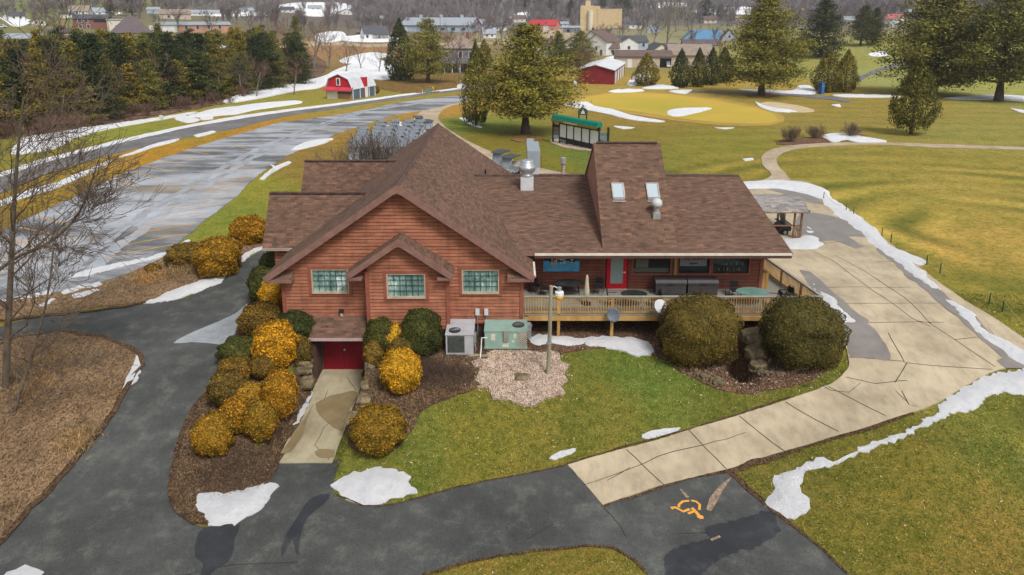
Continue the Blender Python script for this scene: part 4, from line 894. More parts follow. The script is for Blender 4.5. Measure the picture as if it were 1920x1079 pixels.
# ------------------------------------------------------------------ plants
def unit(v): return v/np.maximum(np.linalg.norm(v, axis=-1, keepdims=True), 1e-9)
def leaves(C, sx, sy, N=None, spread=.9, rng=RNG, along=None):
    """diamond leaves at C; N biases their normals, along biases their long axis"""
    n = len(C); r = rng.normal(size=(n, 3))
    nn = unit(r if N is None else N+spread*r)
    a = rng.normal(size=(n, 3)) if along is None else along+.5*rng.normal(size=(n, 3))
    t = unit(np.cross(np.cross(nn, a), nn)); b = np.cross(nn, t)
    s = rng.uniform(.6, 1.3, (n, 1))
    V = np.stack([C+t*sx*s, C+b*sy*s, C-t*sx*s, C-b*sy*s], 1).reshape(-1, 3)
    return V, np.arange(4*n).reshape(-1, 4)
def tubes3(S, k=3):
    """(p0, p1, r0, r1) segments as k-sided tubes, arrays"""
    S = np.asarray([(*a, *b, c, d) for a, b, c, d in S], float); P, Q, r0, r1 = S[:, :3], S[:, 3:6], S[:, 6:7], S[:, 7:8]
    d = unit(Q-P); a = np.cross(d, [0.31, .2, .93]); a = unit(a); b = np.cross(d, a); V = []
    for p, r in ((P, r0), (Q, r1)):
        for i in range(k): t = 2*PI*i/k; V.append(p+(a*math.cos(t)+b*math.sin(t))*r)
    V = np.stack(V, 1); n = len(S); base = (np.arange(n)*2*k)[:, None]
    f = np.array([[i, (i+1) % k, (i+1) % k+k, i+k] for i in range(k)])
    return V.reshape(-1, 3), (base[:, :, None]+f[None]).reshape(-1, 4)
def joinm(parts):
    V = []; Fc = []; M = []; o = 0
    for v, f, m in parts: V.append(v); Fc.append(f+o); M.append(np.full(len(f), m)); o += len(v)
    return np.concatenate(V), np.concatenate(Fc), np.concatenate(M)

# rounded garden yews --------------------------------------------------------
def bush(name, label, cat, cx, top, bot, wpx, leafm, group=None, size=.05, square=2.2, n=None, depth=1.0, seed=0, loose=.045):
    rng = np.random.default_rng(seed+11)
    p = G(cx, bot)
    for _ in range(4):
        m = mpp(p); e = math.radians(90)-math.acos(min(1, max(-1, (CAMZ-p[2])/np.linalg.norm(p-np.array([0, 0, CAMZ])))))
        e = math.asin((CAMZ-p[2])/np.linalg.norm(p-np.array([0, 0, CAMZ])))
        r = wpx*m/2*.96; T = (bot-top)*m/2
        hz = math.sqrt(max((T*T-(r*depth*math.sin(e))**2), (.45*r)**2))/math.cos(e)
        p = G(cx, (top+bot)/2, hz*.92)
        g0 = hg(p[0], p[1]); p = np.array([p[0], p[1], g0])
    rx, ry, rzz = r, r*depth, hz
    area = 4*PI*((rx*ry)**1.6/3+2*((rx*rzz)**1.6)/3)**(1/1.6); n = n or int(min(16000, area/(size*size)*1.6))
    d = unit(rng.normal(size=(n, 3)))
    k = (np.abs(d[:, 0])**square+np.abs(d[:, 1])**square+np.abs(d[:, 2])**square)**(-1/square)
    ph = rng.uniform(0, 6, 9)
    lumpf = lambda d: 1+.07*np.sin(d[:, 0]*5+ph[0])*np.sin(d[:, 2]*6+ph[1])+.06*np.sin(d[:, 1]*9+ph[2]+d[:, 2]*7)+.03*np.sin(d[:, 0]*17+ph[3])*np.sin(d[:, 2]*15+d[:, 1]*13+ph[4])
    lump = lumpf(d)
    rad = k*lump*(1-rng.exponential(loose, n).clip(0, .3))
    C = d*rad[:, None]*np.array([rx, ry, rzz])+np.array([0, 0, rzz*.9]); C[:, 2] = np.maximum(C[:, 2], .03)
    Nn = unit(d/np.array([rx, ry, rzz]))
    V, Fc = leaves(C, size*1.0, size*.55, unit(Nn+np.array([0, 0, .12])), .5, rng, along=Nn*.6+np.array([0, 0, .6]))
    # twiggy core
    u, v = 20, 12; cv = []
    for i in range(v+1):
        for q in range(u):
            th = PI*i/v; f = 2*PI*q/u; dd = np.array([math.sin(th)*math.cos(f), math.sin(th)*math.sin(f), math.cos(th)])
            kk = (np.abs(dd)**square).sum()**(-1/square)*.92*float(lumpf(dd[None])[0]); c = dd*kk*np.array([rx, ry, rzz])+np.array([0, 0, rzz*.9]); c[2] = max(c[2], 0); cv.append(c)
    cf = np.array([[i*u+q, (i+1)*u+q, (i+1)*u+(q+1) % u, i*u+(q+1) % u] for i in range(v) for q in range(u)])
    V, Fc, M = joinm([(V, Fc, 0), (np.array(cv), cf, 1)])
    o = newmesh(name, V, Fc, [leafm, leafm], fm=M); o.location = tuple(p)
    return tag(o, label, cat, group)
YB = 'rounded yew bushes by the clubhouse'
for i, (lb, cx, tp, bt, wd, lm, kw) in enumerate([
 ('amber rounded bush at the low front end of the left bed, nearest the asphalt', 399, 776, 854, 77, YEWG, {}),
 ('amber rounded bush touching the twin on its left, just left of the pad snow', 488, 750, 825, 66, YEWG, {}),
 ('amber rounded bush squeezed behind the front amber bush, left twin of a touching pair', 443, 744, 812, 60, YEWG, {}),
 ('small amber bush in the middle of the left bed cluster', 466, 717, 765, 58, YEWG, {}),
 ('large amber rounded bush beside the boulders left of the garage pad', 524, 694, 780, 68, YEWG, {}),
 ('brownish amber bush on the asphalt edge of the left bed', 427, 695, 762, 75, YEWB, {}),
 ('brownish amber bush just below the dark green bush on the asphalt edge', 443, 667, 718, 68, YEWB, {}),
 ('small brownish amber bush below the bright yellow bush', 494, 660, 712, 50, YEWB, {}),
 ('bright golden yellow bush topping the left bed cluster', 515, 603, 692, 84, YEWY, dict(loose=.07)),
 ('low dark green bush spreading beside the grey asphalt patch', 454, 630, 686, 92, YEWD, {}),
 ('dark bronze bush against the left corner of the clubhouse', 489, 566, 632, 82, YEWB, {}),
 ('dark green bush under the left front window beside the awning', 552, 582, 645, 84, YEWD, {}),
 ('shadowed bronze bush between the yellow bush and the awning', 560, 628, 690, 50, YEWB, {}),
 ('golden bush tucked against the left wall corner of the clubhouse', 509, 523, 584, 50, YEWY, {}),
 ('tall green bush filling the corner left of the clubhouse', 497, 498, 575, 62, YEWD, {}),
 ('green bush just under the left roof eave', 515, 470, 535, 55, YEWD, {}),
 ('dark green bush right of the garage door against the bay', 713, 595, 672, 62, YEWD, {}),
 ('large green bush under the bay window', 790, 579, 668, 82, YEWD, {}),
 ('golden orange bush leaning behind another at the right of the garage', 738, 608, 672, 52, YEWY, dict(loose=.07)),
 ('half brown shaded bush touching the golden orange bush', 752, 625, 680, 54, YEWB, {}),
 ('bright yellow double topped bush right of the garage pad', 752, 653, 736, 80, YEWY, dict(loose=.07)),
 ('small dark brown bush between garage door and yellow bush', 700, 640, 690, 40, YEWB, {}),
 ('solitary amber ball bush at the tip of the bed by the lawn', 709, 758, 846, 106, YEWG, {}),
 ('lone amber bush above the left walkway, beside the long wing roof', 467, 405, 458, 68, YEWG, dict(square=3)),
 ('broad amber hedge bush beside the snow bank', 408, 444, 518, 84, YEWG, dict(square=2.6)),
 ('dark leafless looking purple brown bush beside the parking lot snow', 350, 454, 498, 74, YEWB, {}),
 ('small purple brown bush at the edge of the parking lot', 327, 472, 500, 36, YEWB, {}),
 ('small rusty brown bush alone on the dry verge', 287, 494, 513, 30, YEWB, {}),
 ('big clipped dark yew left of the stone steps, in front of the deck', 1309, 556, 680, 142, YEWO, dict(square=3.2, size=.046, depth=.9, loose=.03)),
 ('big clipped dark yew right of the stone steps, at the deck corner', 1506, 561, 683, 148, YEWO, dict(square=3.0, size=.046, depth=.9, loose=.03)),
]):
    kw = dict(kw); kw.setdefault('size', .048 if tp > 500 else .06)
    bush('yew_bush', lb, 'bush', cx, tp, bt, wd, lm, YB, seed=i, **kw)

# low brushwood heaps in the beds ----------------------------------------------
def twigheap(name, label, cx, cy, rx, ry, h, n, m, seed, group=None):
    rng = np.random.default_rng(seed+900); p = G(cx, cy); S = []
    for _ in range(n):
        a = rng.uniform(0, 2*PI); q = math.sqrt(rng.uniform()); x, y = q*rx*math.cos(a), q*ry*math.sin(a); hh = h*(1-q*q*.8)*rng.uniform(.5, 1.1)
        z0 = hg(p[0]+x, p[1]+y)-p[2]; b = np.array([x, y, z0]); t = b+np.array([rng.normal(0, .22), rng.normal(0, .22), hh])
        S.append((b, t, .008, .004))
        for _ in range(3):
            f = rng.uniform(.3, 1); k = b+(t-b)*f; S.append((k, k+rng.normal(0, .14, 3)+np.array([0, 0, .05]), .006, .003))
    V, Fc = tubes3(S)
    o = newmesh(name, V, Fc, m); o.location = tuple(p); return tag(o, label, 'shrub', group)
TW2 = mat('brush_twigs', lin((112, 92, 78)), lin((84, 68, 58)), .8, .95)
twigheap('brushwood_shrub', 'low tangled brown shrub between grey unit and solitary amber ball', 832, 708, 1.5, .9, .5, 700, TW2, 1)
twigheap('brushwood_shrub', 'low brown shrub against the base of the grey cooling unit', 800, 690, .8, .6, .45, 300, TW2, 2)
twigheap('brushwood_shrub', 'sparse brown groundcover shrub at the low tip of the left bed', 440, 885, 1.5, 1.3, .25, 700, TW2, 3)
GRS = m_leaf('tan_grass_blades', [(0, lin((120, 92, 60))), (.5, lin((164, 132, 92))), (1, lin((196, 166, 122)))], .8)
for i, (lb, cx, cy, wd, hh) in enumerate([('tan tuft of dry grass below the broad amber hedge bush', 345, 508, 1.6, .7), ('tan tuft of dry grass on the left end of the verge', 280, 522, 1.2, .5), ('golden tuft of dry grass on the dark verge beside the bare tree', 62, 700, 1.3, .6), ('golden tuft of dry grass at the foot of the bare tree', 60, 735, 1.3, .6),
                                        ('tan tuft of dry grass sloping to the asphalt', 140, 832, 1.0, .4)]):
    rng = np.random.default_rng(70+i); p = G(cx, cy); n = 1500; q = rng.normal(0, .4, (n, 2))*wd; C = np.zeros((n, 3)); C[:, :2] = q; C[:, 2] = hgt(p[0]+q[:, 0], p[1]+q[:, 1])-p[2]+rng.uniform(.03, hh*.7, n)
    V, Fc = leaves(C, .17, .012, None, 1, rng, along=np.array([0, 0, 1.4])+np.c_[rng.normal(0, .5, (n, 2)), np.zeros(n)])
    o = newmesh('grass_tuft', V, Fc, GRS); o.location = tuple(p); tag(o, lb, 'grass tuft', 'tan grass tufts')

# conifers ---------------------------------------------------------------------
def conifer(seed, H=12.0, R=4.6, base=.14, prof=None, whorl=6, gap=.55, clump=42, lsize=.17, droop=.1, lift=.25, ragged=.3, clr=.75):
    """arrays: needles (V, F), wood (V, F)"""
    rng = np.random.default_rng(seed); C = []; A = []; S = []
    prof = prof or (lambda t: (min(1, (1-t)*1.55)**.8)*(.75+.25*min(1, t/.12)))
    lean = rng.normal(0, .02, 2); top = np.array([lean[0]*H, lean[1]*H, H*.97])
    nseg = 7
    for i in range(nseg):
        a, b = i/nseg, (i+1)/nseg; r = lambda t: .028*H*(1-t)**.9+.02
        S.append((top*a, top*b, r(a)*(1.35 if i == 0 else 1), r(b)))
    z = base*H; ph = 0
    while z < H*.985:
        t = (z/H-base)/(1-base); nb = whorl if t < .8 else 4
        ph += 1.1
        for k in range(nb):
            az = ph+2*PI*k/nb+rng.normal(0, .35); L = R*prof(t)*rng.uniform(1-ragged, 1+ragged*.6)
            if L < .15: continue
            d = np.array([math.cos(az), math.sin(az), lift*rng.uniform(.3, 1.5)*(.5+t)-droop]); d /= np.linalg.norm(d)
            b = np.array([top[0]*z/H, top[1]*z/H, z+rng.normal(0, .15)]); e = b+d*L+np.array([0, 0, .12*L])
            S.append((b, b+(e-b)*.6, .012*H*(1-t)*.45+.015, .02))
            nc = max(2, int(L/clr))
            for c in range(nc):
                f = .3+.7*(c+rng.uniform(0, .8))/nc; p = b+(e-b)*f+rng.normal(0, .14*L*(1-.3*f), 3)*np.array([1, 1, .4])
                s = (.32+.42*rng.random())*(1.0 if t < .8 else .75)*(R/4.6)**.5
                m = int(clump*rng.uniform(.6, 1.3)); q = rng.normal(0, 1, (m, 3))*np.array([s, s, s*.42]); C.append(p+q); A.append(np.tile(d+np.array([0, 0, .8]), (m, 1))+q*.8)
        z += gap*rng.uniform(.7, 1.3)*(1 if t < .75 else .7)
    C = np.concatenate(C); A = np.concatenate(A)
    return leaves(C, lsize, lsize*.36, unit(A*.45+np.array([0, 0, .6])), .9, rng, along=A), tubes3(S, 6)
def dense(seed, H=6.0, R=1.8, n=7000, size=.16, prof=None, tips=.14, base=.05):
    """arborvitae and cedars: upright sprays packed through an egg or cone"""
    rng = np.random.default_rng(seed); t = rng.uniform(0, 1, n)**1.25; az = rng.uniform(0, 2*PI, n)
    prof = prof or (lambda t: np.minimum(1, .55+1.6*t)*(1-t**1.7)**.9+.02)
    ph = rng.uniform(0, 6, 6)
    lump = 1+.17*np.sin(az*3+ph[0]+t*4)*np.sin(t*9+ph[1])+.13*np.sin(az*7+ph[2])*np.sin(t*17+ph[3])+.08*np.sin(az*13+t*23+ph[4])
    r = R*prof(t)*lump*(1-rng.exponential(.1, n).clip(0, .7)); z = (base+(1-base)*t)*H+rng.normal(0, tips, n)
    C = np.stack([r*np.cos(az), r*np.sin(az), z], 1); out = np.stack([np.cos(az), np.sin(az), np.full(n, .35)], 1)
    lv = leaves(C, size*.8, size*.3, out, .6, rng, along=out*.35+np.array([0, 0, 1.2]))
    S = [(np.array([0, 0, -.1]), np.array([0, 0, H*.5]), .1+.012*H, .06), (np.array([0, 0, H*.5]), np.array([0, 0, H*.9]), .07, .02)]
    return lv, tubes3(S, 6)
def plant_arrays(name, label, cat, loc, arr, leafm, wood=BARK, rot=0.0, sc=1.0, group=None, crown='crown', trunk='trunk'):
    t = thing(name, label, cat, loc, rot, group); t.scale = sc if hasattr(sc, '__len__') else (sc, sc, sc)
    (v, f), (tv, tf) = arr
    newmesh(crown, v, f, leafm, t); newmesh(trunk, tv, tf, wood, t); return t
PINES = [conifer(s, 12, 4.9, .15, ragged=.32) for s in (1, 2, 5)]+[conifer(9, 12, 3.6, .06, ragged=.34, droop=.14)]
def tree_at(name, label, px, py, top, wpx, arr, leafm, H0, R0, group=None, rot=0.0, cat='tree', bury=0.0):
    p = G(px, py); m = mpp(p); d = np.hypot(p[0], p[1])
    q = atY(px, top, p[1]); H = q[2]-p[2]; R = wpx*m/2
    return plant_arrays(name, label, cat, (p[0], p[1], p[2]-bury), arr, leafm, rot=rot, sc=(R/R0, R/R0, H/H0), group=group)
BG = 'large pines around the course'
tree_at('pine_tree', 'big olive pine with spreading crown standing between clubhouse and green', 985, 252, 54, 206, conifer(21, 12, 5.1, .17, clump=52, lsize=.16, ragged=.42, gap=.5, prof=lambda t: min(1, .7+2*t)*min(1, (1-t)*1.25)**.75+.02), PINEL, 11.6, 5.1, BG)
tree_at('cedar_tree', 'dark upright evergreen at the left foot of the big olive pine', 893, 236, 80, 62, dense(31, 9, 2.4, 6000, .2), CEDL, 9, 2.4)
tree_at('pine_tree', 'broad golden green pine on the rise in front of the grey farmhouse', 803, 156, 40, 98, PINES[1], PINEL, 11.6, 4.9, BG, 1.0)
tree_at('spruce_tree', 'dark pointed spruce left of the broad golden green pine', 752, 151, 40, 66, dense(33, 11, 3.0, 6500, .26, tips=.3), SPRUL, 11, 3.0)
tree_at('pine_tree', 'tall full pine with bare trunk foot standing right of the green', 1427, 180, -4, 158, conifer(22, 12, 4.9, .14, clump=54, lsize=.16, ragged=.36, gap=.48, prof=lambda t: min(1, (1-t)*1.5)**.85+.02), PINEL, 11.6, 4.9, BG, .4)
tree_at('pine_tree', 'dark slender pine close behind the tall full pine', 1537, 108, 0, 88, PINES[3], SPRUL, 11.6, 3.6, BG, 2.0)
tree_at('pine_tree', 'dark round pine on the slope crest, left of a close pair', 1613, 87, 12, 56, PINES[2], SPRUL, 11.6, 4.9, 'pair of dark pines on the crest', 1.5)
tree_at('pine_tree', 'dark narrow pine on the slope crest, right of a close pair', 1638, 85, 16, 42, PINES[3], SPRUL, 11.6, 3.6, 'pair of dark pines on the crest', .5)
tree_at('pine_tree', 'huge wide pine behind the small rusty cedar', 1748, 178, -22, 206, conifer(23, 12, 5.2, .1, clump=54, lsize=.16, ragged=.4, gap=.46, prof=lambda t: min(1, .75+1.5*t)*min(1, (1-t)*1.45)**.75+.02), PINEL, 11.6, 5.2, BG)
tree_at('pine_tree', 'huge pine cut by the right picture edge with a dark leaning trunk', 1872, 190, -26, 190, conifer(24, 12, 5.0, .17, clump=54, lsize=.16, ragged=.38, gap=.48, prof=lambda t: min(1, .75+1.5*t)*min(1, (1-t)*1.4)**.75+.02), PINEL, 11.6, 5.0, BG, 2.2)
tree_at('cedar_tree', 'small rusty green cedar in front of the huge wide pine', 1708, 252, 116, 92, dense(35, 6, 2.0, 7000, .15, base=.12, tips=.2), CEDL, 6, 2.0)
AV = 'arborvitae on the golf course'
tree_at('arborvitae', 'cone shaped evergreen beside the blue vending machine', 1549, 173, 95, 62, dense(36, 6, 1.8, 6000, .16), CEDL, 6, 1.8, AV)
tree_at('arborvitae', 'cone shaped evergreen touching the one beside the vending machine, on its right', 1583, 173, 96, 52, dense(37, 6, 1.7, 5500, .16), CEDL, 6, 1.7, AV)
tree_at('arborvitae', 'lone cone shaped evergreen right of the long red shed', 1211, 161, 102, 54, dense(38, 6, 1.8, 5500, .17), CEDL, 6, 1.8, AV)
for lb, px, tp, wd, by in (('first cone evergreen of the dark row, leftmost of four', 1275, 94, 44, 164), ('second cone evergreen from the left in the dark row of four', 1308, 92, 38, 163), ('third cone evergreen from the left in the dark row of four', 1333, 91, 38, 160), ('last cone evergreen of the dark row, beside the tall full pine', 1355, 90, 42, 155)):
    tree_at('arborvitae', lb, px, by, tp, wd, dense(40+px, 6, 1.7, 4500, .18), SPRUL, 6, 1.7, 'dark row of arborvitae')
tree_at('pine_tree', 'dark green pine behind the big olive pine, in front of a white house', 1047, 138, 66, 62, PINES[0], WOODL, 11.6, 4.9, 'dark pines by the white house', .7)
tree_at('pine_tree', 'tall dark pine right of its darker neighbour, near the pale houses', 1085, 138, 60, 70, PINES[2], WOODL, 11.6, 4.9, 'dark pines by the white house', 2.7)
tree_at('spruce_tree', 'small brownish spruce in front of the blue grey house', 1179, 99, 73, 22, dense(44, 6, 1.8, 2500, .3), CEDL, 6, 1.8)
tree_at('spruce_tree', 'small dark spruce beside the grey farmhouse', 908, 128, 76, 34, dense(45, 6, 1.9, 3000, .3), CEDL, 6, 1.9)
tree_at('spruce_tree', 'tall dark spruce at the right end of the roadside wood', 561, 158, 34, 46, conifer(25, 12, 3.2, .08, ragged=.3, droop=.2, clump=24), WOODL, 11.6, 3.2)
# the wood along the road: each pine its own tree, four meshes shared
WPN = [conifer(60+k, 12, 4.1, .05, ragged=.45, clump=38, lsize=.2, gap=.72, whorl=5, prof=lambda t, k=k: (1-t)**(.42+.12*k)*(.8+.2*min(1, t/.25))+.02) for k in range(4)]
wpro = [plant_arrays('pine_tree', 'bushy pine in the dense dark wood beyond the road', 'tree', (0, 0, -50), WPN[k % 4], (WOODD, WOODL, WOODD, WOODG, WOODL, WOODD, WOODL, WOODG)[k], group='pines in the roadside wood') for k in range(8)]
rng = np.random.default_rng(5); cnt = 0
spots = []
for row, dy in enumerate((0, 7, 14, 21, 29)):
    for px in np.arange(-90, 560, 34 if row < 2 else 38):
        by = np.interp(px, [-90, 0, 120, 240, 330, 420, 520, 600], [268, 250, 236, 215, 200, 186, 168, 150])
        p = G(px+rng.normal(0, 7), by); u_ = p[:2]/np.linalg.norm(p[:2]); q = p[:2]+u_*(dy+rng.normal(0, 1.5))
        if row >= 3 and px > 480: continue
        spots.append((q, row))
for q, row in spots:
    k = int(rng.integers(0, 8)); H = (rng.uniform(7.5, 12.8) if row == 0 else rng.uniform(11.5, 14.5)); z = hg(*q); s = H/11.7
    top = CAMZ+np.linalg.norm(q)*math.tan(-math.radians(14)+math.atan((CY-52)/F)); H = min(H, max(6.5, top-z+rng.uniform(-2.2, 1.3))); s2 = H/11.7
    rs = rng.uniform(.7, 1.2)
    if wpro[k].location.z < -40: o = wpro[k]; o.location = (q[0], q[1], z); o.rotation_euler = (0, 0, rng.uniform(0, 6)); o.scale = (rs, rs, s2)
    else: dup(wpro[k], (q[0], q[1], z), rng.uniform(0, 6), sc=(rs, rs, s2))

# bare trees ---------------------------------------------------------------------
def grow(S, p, d, L, r, lvl, rng, up=.12, kids=(3, 4), wig=.16, ang=.7, low=.3):
    n = 4 if lvl > 1 else 3; pts = [p]; rs = [r]
    for i in range(n):
        d = unit(d+rng.normal(0, wig, 3)+np.array([0, 0, up])); pts.append(pts[-1]+d*L/n); rs.append(r*(1-.55*(i+1)/n))
        S.append((pts[-2], pts[-1], rs[-2], rs[-1]))
    if lvl <= 0: return
    m = int(rng.integers(kids[0], kids[1]+1))
    for k in range(m):
        f = low+(1-low)*(k+rng.uniform(.2, 1))/m; i = min(int(f*n), n-1); b = pts[i]+(pts[i+1]-pts[i])*(f*n-i)
        side = unit(np.cross(d, rng.normal(size=3))); nd = unit(d*math.cos(ang)+side*math.sin(ang)*rng.uniform(.7, 1.3))
        grow(S, b, nd, L*rng.uniform(.5, .72), max(.004, rs[i]*.55), lvl-1, rng, up, kids, wig, ang, .2)
    grow(S, pts[-1], unit(d+rng.normal(0, .2, 3)), L*.55, rs[-1]*.9, lvl-1, rng, up, kids, wig, ang, .2)
def bare_arrays(seed, H=10, lvl=3, r=.16, kids=(4, 5), ang=.6, minr=.02, up=.1):
    rng = np.random.default_rng(seed); S = []; T = []
    d = np.array([0, 0, 1.]); p = np.zeros(3); n = 6; pts = [p-np.array([0, 0, .2])]; rs = [r*1.25]
    for i in range(n):
        d = unit(d+rng.normal(0, .06, 3)); pts.append(pts[-1]+d*H*.62/n); rs.append(r*(1-.6*(i+1)/n)); T.append((pts[-2], pts[-1], rs[-2], rs[-1]))
    for k in range(9):
        f = .28+.72*k/8; i = min(int(f*n), n-1); b = pts[i]+(pts[i+1]-pts[i])*(f*n-i); az = k*2.4+rng.normal(0, .4)
        nd = unit(np.array([math.cos(az)*math.sin(ang), math.sin(az)*math.sin(ang), math.cos(ang)]))
        grow(S, b, nd, H*rng.uniform(.24, .36), rs[i]*.5, lvl-1, rng, up, kids)
    S = [(a, b, max(c, minr), max(e, minr*.8)) for a, b, c, e in S]
    return tubes3(S, 3), tubes3(T, 6)
BARE = [bare_arrays(s, 10, 3, .17, (3, 4), a, .02) for s, a in ((1, .55), (2, .75), (3, .5), (4, .65))]
BAREF = [bare_arrays(s, 10, 3, .2, (2, 3), a, .05) for s, a in ((11, .55), (12, .7), (13, .5))]
protos = {}
def bare_at(label, px, py, top, far=False, m=TWIG, group='bare trees', rot=None, k=None, wide=1.0, wood=BARKP, name='bare_tree', cat='tree'):
    bp = G(px, py); H = atY(px, top, bp[1])[2]-bp[2]; k = int(RNG.integers(0, 3)) if k is None else k; key = (far, k, m.name, wood.name, name)
    rot = RNG.uniform(0, 6) if rot is None else rot; sc = H/9.2; s = (sc*wide, sc*wide, sc)
    if key not in protos:
        t = plant_arrays(name, label, cat, bp, (BAREF if far else BARE)[k], m, wood, rot, s, group, 'branches'); protos[key] = t
    else: t = dup(protos[key], bp, rot, label, group, s)
    return t
RW = 'bare trees along the roadside wood'
for lb, px, py, tp in (('pale multi stem bare tree in front of the dark pines, left of centre', 376, 186, 96), ('pale slim bare tree left of the pale multi stem tree', 322, 196, 130), ('low pale bare tree between two dark pines', 352, 190, 118)):
    bare_at(lb, px, py, tp, False, BARKP, RW)
for lb, px, py, tp in (('bare tree at the far left end of the wood', 28, 240, 90), ('grey bare tree near the left wood edge, beside a golden pine', 62, 238, 140), ('bare grey tree left of the golden wood pine', 88, 232, 120), ('bare tree in the gap of the wood above the snow strip', 165, 225, 150), ('slim bare tree in the wood left of the round road sign', 236, 205, 150), ('bare tree right of the round road sign at the wood edge', 282, 206, 140)):
    bare_at(lb, px, py, tp, False, TWIG, RW)
for lb, px, py, tp, kk in (('pinkish bare tree at the snowy end of the roadside wood', 482, 184, 108, 1), ('slender pinkish bare tree standing alone on the snow by the red barn', 552, 178, 108, 0), ('pinkish bare tree behind the tall dark spruce', 590, 130, 30, 1), ('brownish bare tree left of the tall dark spruce', 535, 140, 30, 2), ('bare tree above the wood, half way to the town', 490, 110, 44, 0)):
    bare_at(lb, px, py, tp, False, TWIGR, RW, k=kk, wide=1.15)
for lb, px, py, tp, far_ in (('thin grey bare tree at the wood edge behind the long snow strip', 118, 240, 130, 0), ('leaning bare tree at the wood edge, left of the golden pine', 200, 222, 125, 0), ('slim pale bare tree in front of the darkest pines', 258, 212, 118, 0), ('forked bare tree near the middle of the wood edge', 300, 204, 110, 0), ('thin bare tree right of the low pale bare tree', 410, 188, 120, 0), ('pinkish bare tree filling the gap at the right end of the wood', 455, 184, 112, 0)):
    bare_at(lb, px, py, tp, False, TWIG if px % 4 else TWIGR, RW, wide=1.1)
TB = 'bare trees among the town houses'
for i, (lb, px, py, tp) in enumerate([('bare tree left of the small white porch house', 605, 100, 40),('bare tree on the snow behind the red barn, left one', 648, 138, 75),('bare tree on the snow behind the red barn, middle one', 678, 132, 78),('small bare tree on the snow right of the barn', 711, 138, 88),('bare tree in the brown field by the wood', 618, 130, 60),('bare tree at the white porch house corner', 657, 68, 36),('bare tree right of the white porch house', 730, 72, 40),
   ('tall bare tree in front of the grey farmhouse', 862, 156, 56),('bare tree left of the grey farmhouse roof', 838, 100, 50),('bare tree behind the farmhouse chimney', 880, 90, 40),('bare tree by the right end of the long blue barn', 902, 80, 34),('bare tree between long barn and brick workshop', 940, 84, 40),('bare tree near the workshop yard', 958, 96, 50),
   ('bushy bare tree beside the long red shed', 1082, 162, 86),('bare tree below the tan factory', 1115, 82, 50),('bare tree in the thicket below the factory wall', 1140, 84, 48),('bare tree in the thicket at the factory corner', 1165, 82, 44),('bare tree left of the tall pale willow', 1225, 84, 40),('bare tree beside the blue roofed house', 1338, 84, 50),('bare tree behind the cone evergreens', 1350, 110, 58),('dark bare tree behind the dark slender pine', 1567, 100, 26),('bare tree beside the factory right wall', 1200, 76, 36),('bare tree behind the brown roofed barn', 1300, 92, 52),('bare tree in the gap left of the white gable house', 1132, 80, 52)]):
    bare_at(lb, px, py, tp, py < 100, TWIGR if i % 3 == 1 else TWIG, TB, wide=1.2)
for lb, px, py, tp in (('tall pale willow in the middle of the town', 1252, 92, 6), ('tall pale willow right of the first, near the blue roofed house', 1292, 70, 4), ('pale tall tree left of the factory thicket', 1268, 60, 2)):
    bare_at(lb, px, py, tp, True, mat('pale_twigs', lin((158, 152, 140)), lin((128, 122, 112)), .4, .95), TB, wide=1.1)
for i, (lb, px, py, tp) in enumerate([('bare tree on the hillside left of the brick house', 75, 58, 18),('bare tree by the orange utility pole',102, 62, 26),('tall bare tree left of the white gabled house on the hill',88, 48, 2),('bare tree in front of the pale warehouse',335, 62, 18),('bare tree at the warehouse end wall',398, 66, 20),('bare tree beyond the warehouse, right',430, 52, 14),('bare tree on the far snowy field',455, 40, 5),('bare tree above the purple church roof',262, 36, 8),('bare tree at the edge of the hill lawn',48, 40, 6),('bare tree right of the church',300, 62, 26),('bare tree near the top left corner',15, 40, 6),('bare tree on the snow field right of the warehouse', 470, 62, 16),('bare tree left of the snow field road', 515, 60, 12)]):
    bare_at(lb, px, py, tp, True, TWIG, 'bare trees on the left hillside', wide=1.25)
for lb, px, py, tp, wd in (('dark evergreen between white houses on the hill', 209, 34, 0, 22), ('broad dark evergreen behind the church', 248, 30, -8, 36), ('dark evergreen above the orange fronted shop', 312, 12, -12, 30), ('dark evergreen left of the tan factory', 1070, 30, 2, 26), ('dark evergreen behind the factory tower', 1128, 22, -14, 24), ('dark evergreen at the factory right end', 1160, 24, -14, 26), ('dark evergreen right of the factory', 1175, 30, -8, 22), ('round evergreen bush left of the factory', 1067, 34, 20, 18), ('dark evergreen on the far snowy slope', 1322, 36, -4, 32), ('small dark evergreen on the far snowy slope', 1350, 36, 8, 18), ('dark evergreen above the workshop', 1035, 20, -10, 22), ('dark evergreen above the town street', 985, 18, -12, 22), ('dark evergreen above the gravel yard', 1010, 20, -10, 20)):
    tree_at('evergreen_tree', lb, px, py, tp, wd, PINES[int(RNG.integers(0, 3))], SPRUL, 11.6, 4.9, 'evergreens in the town')
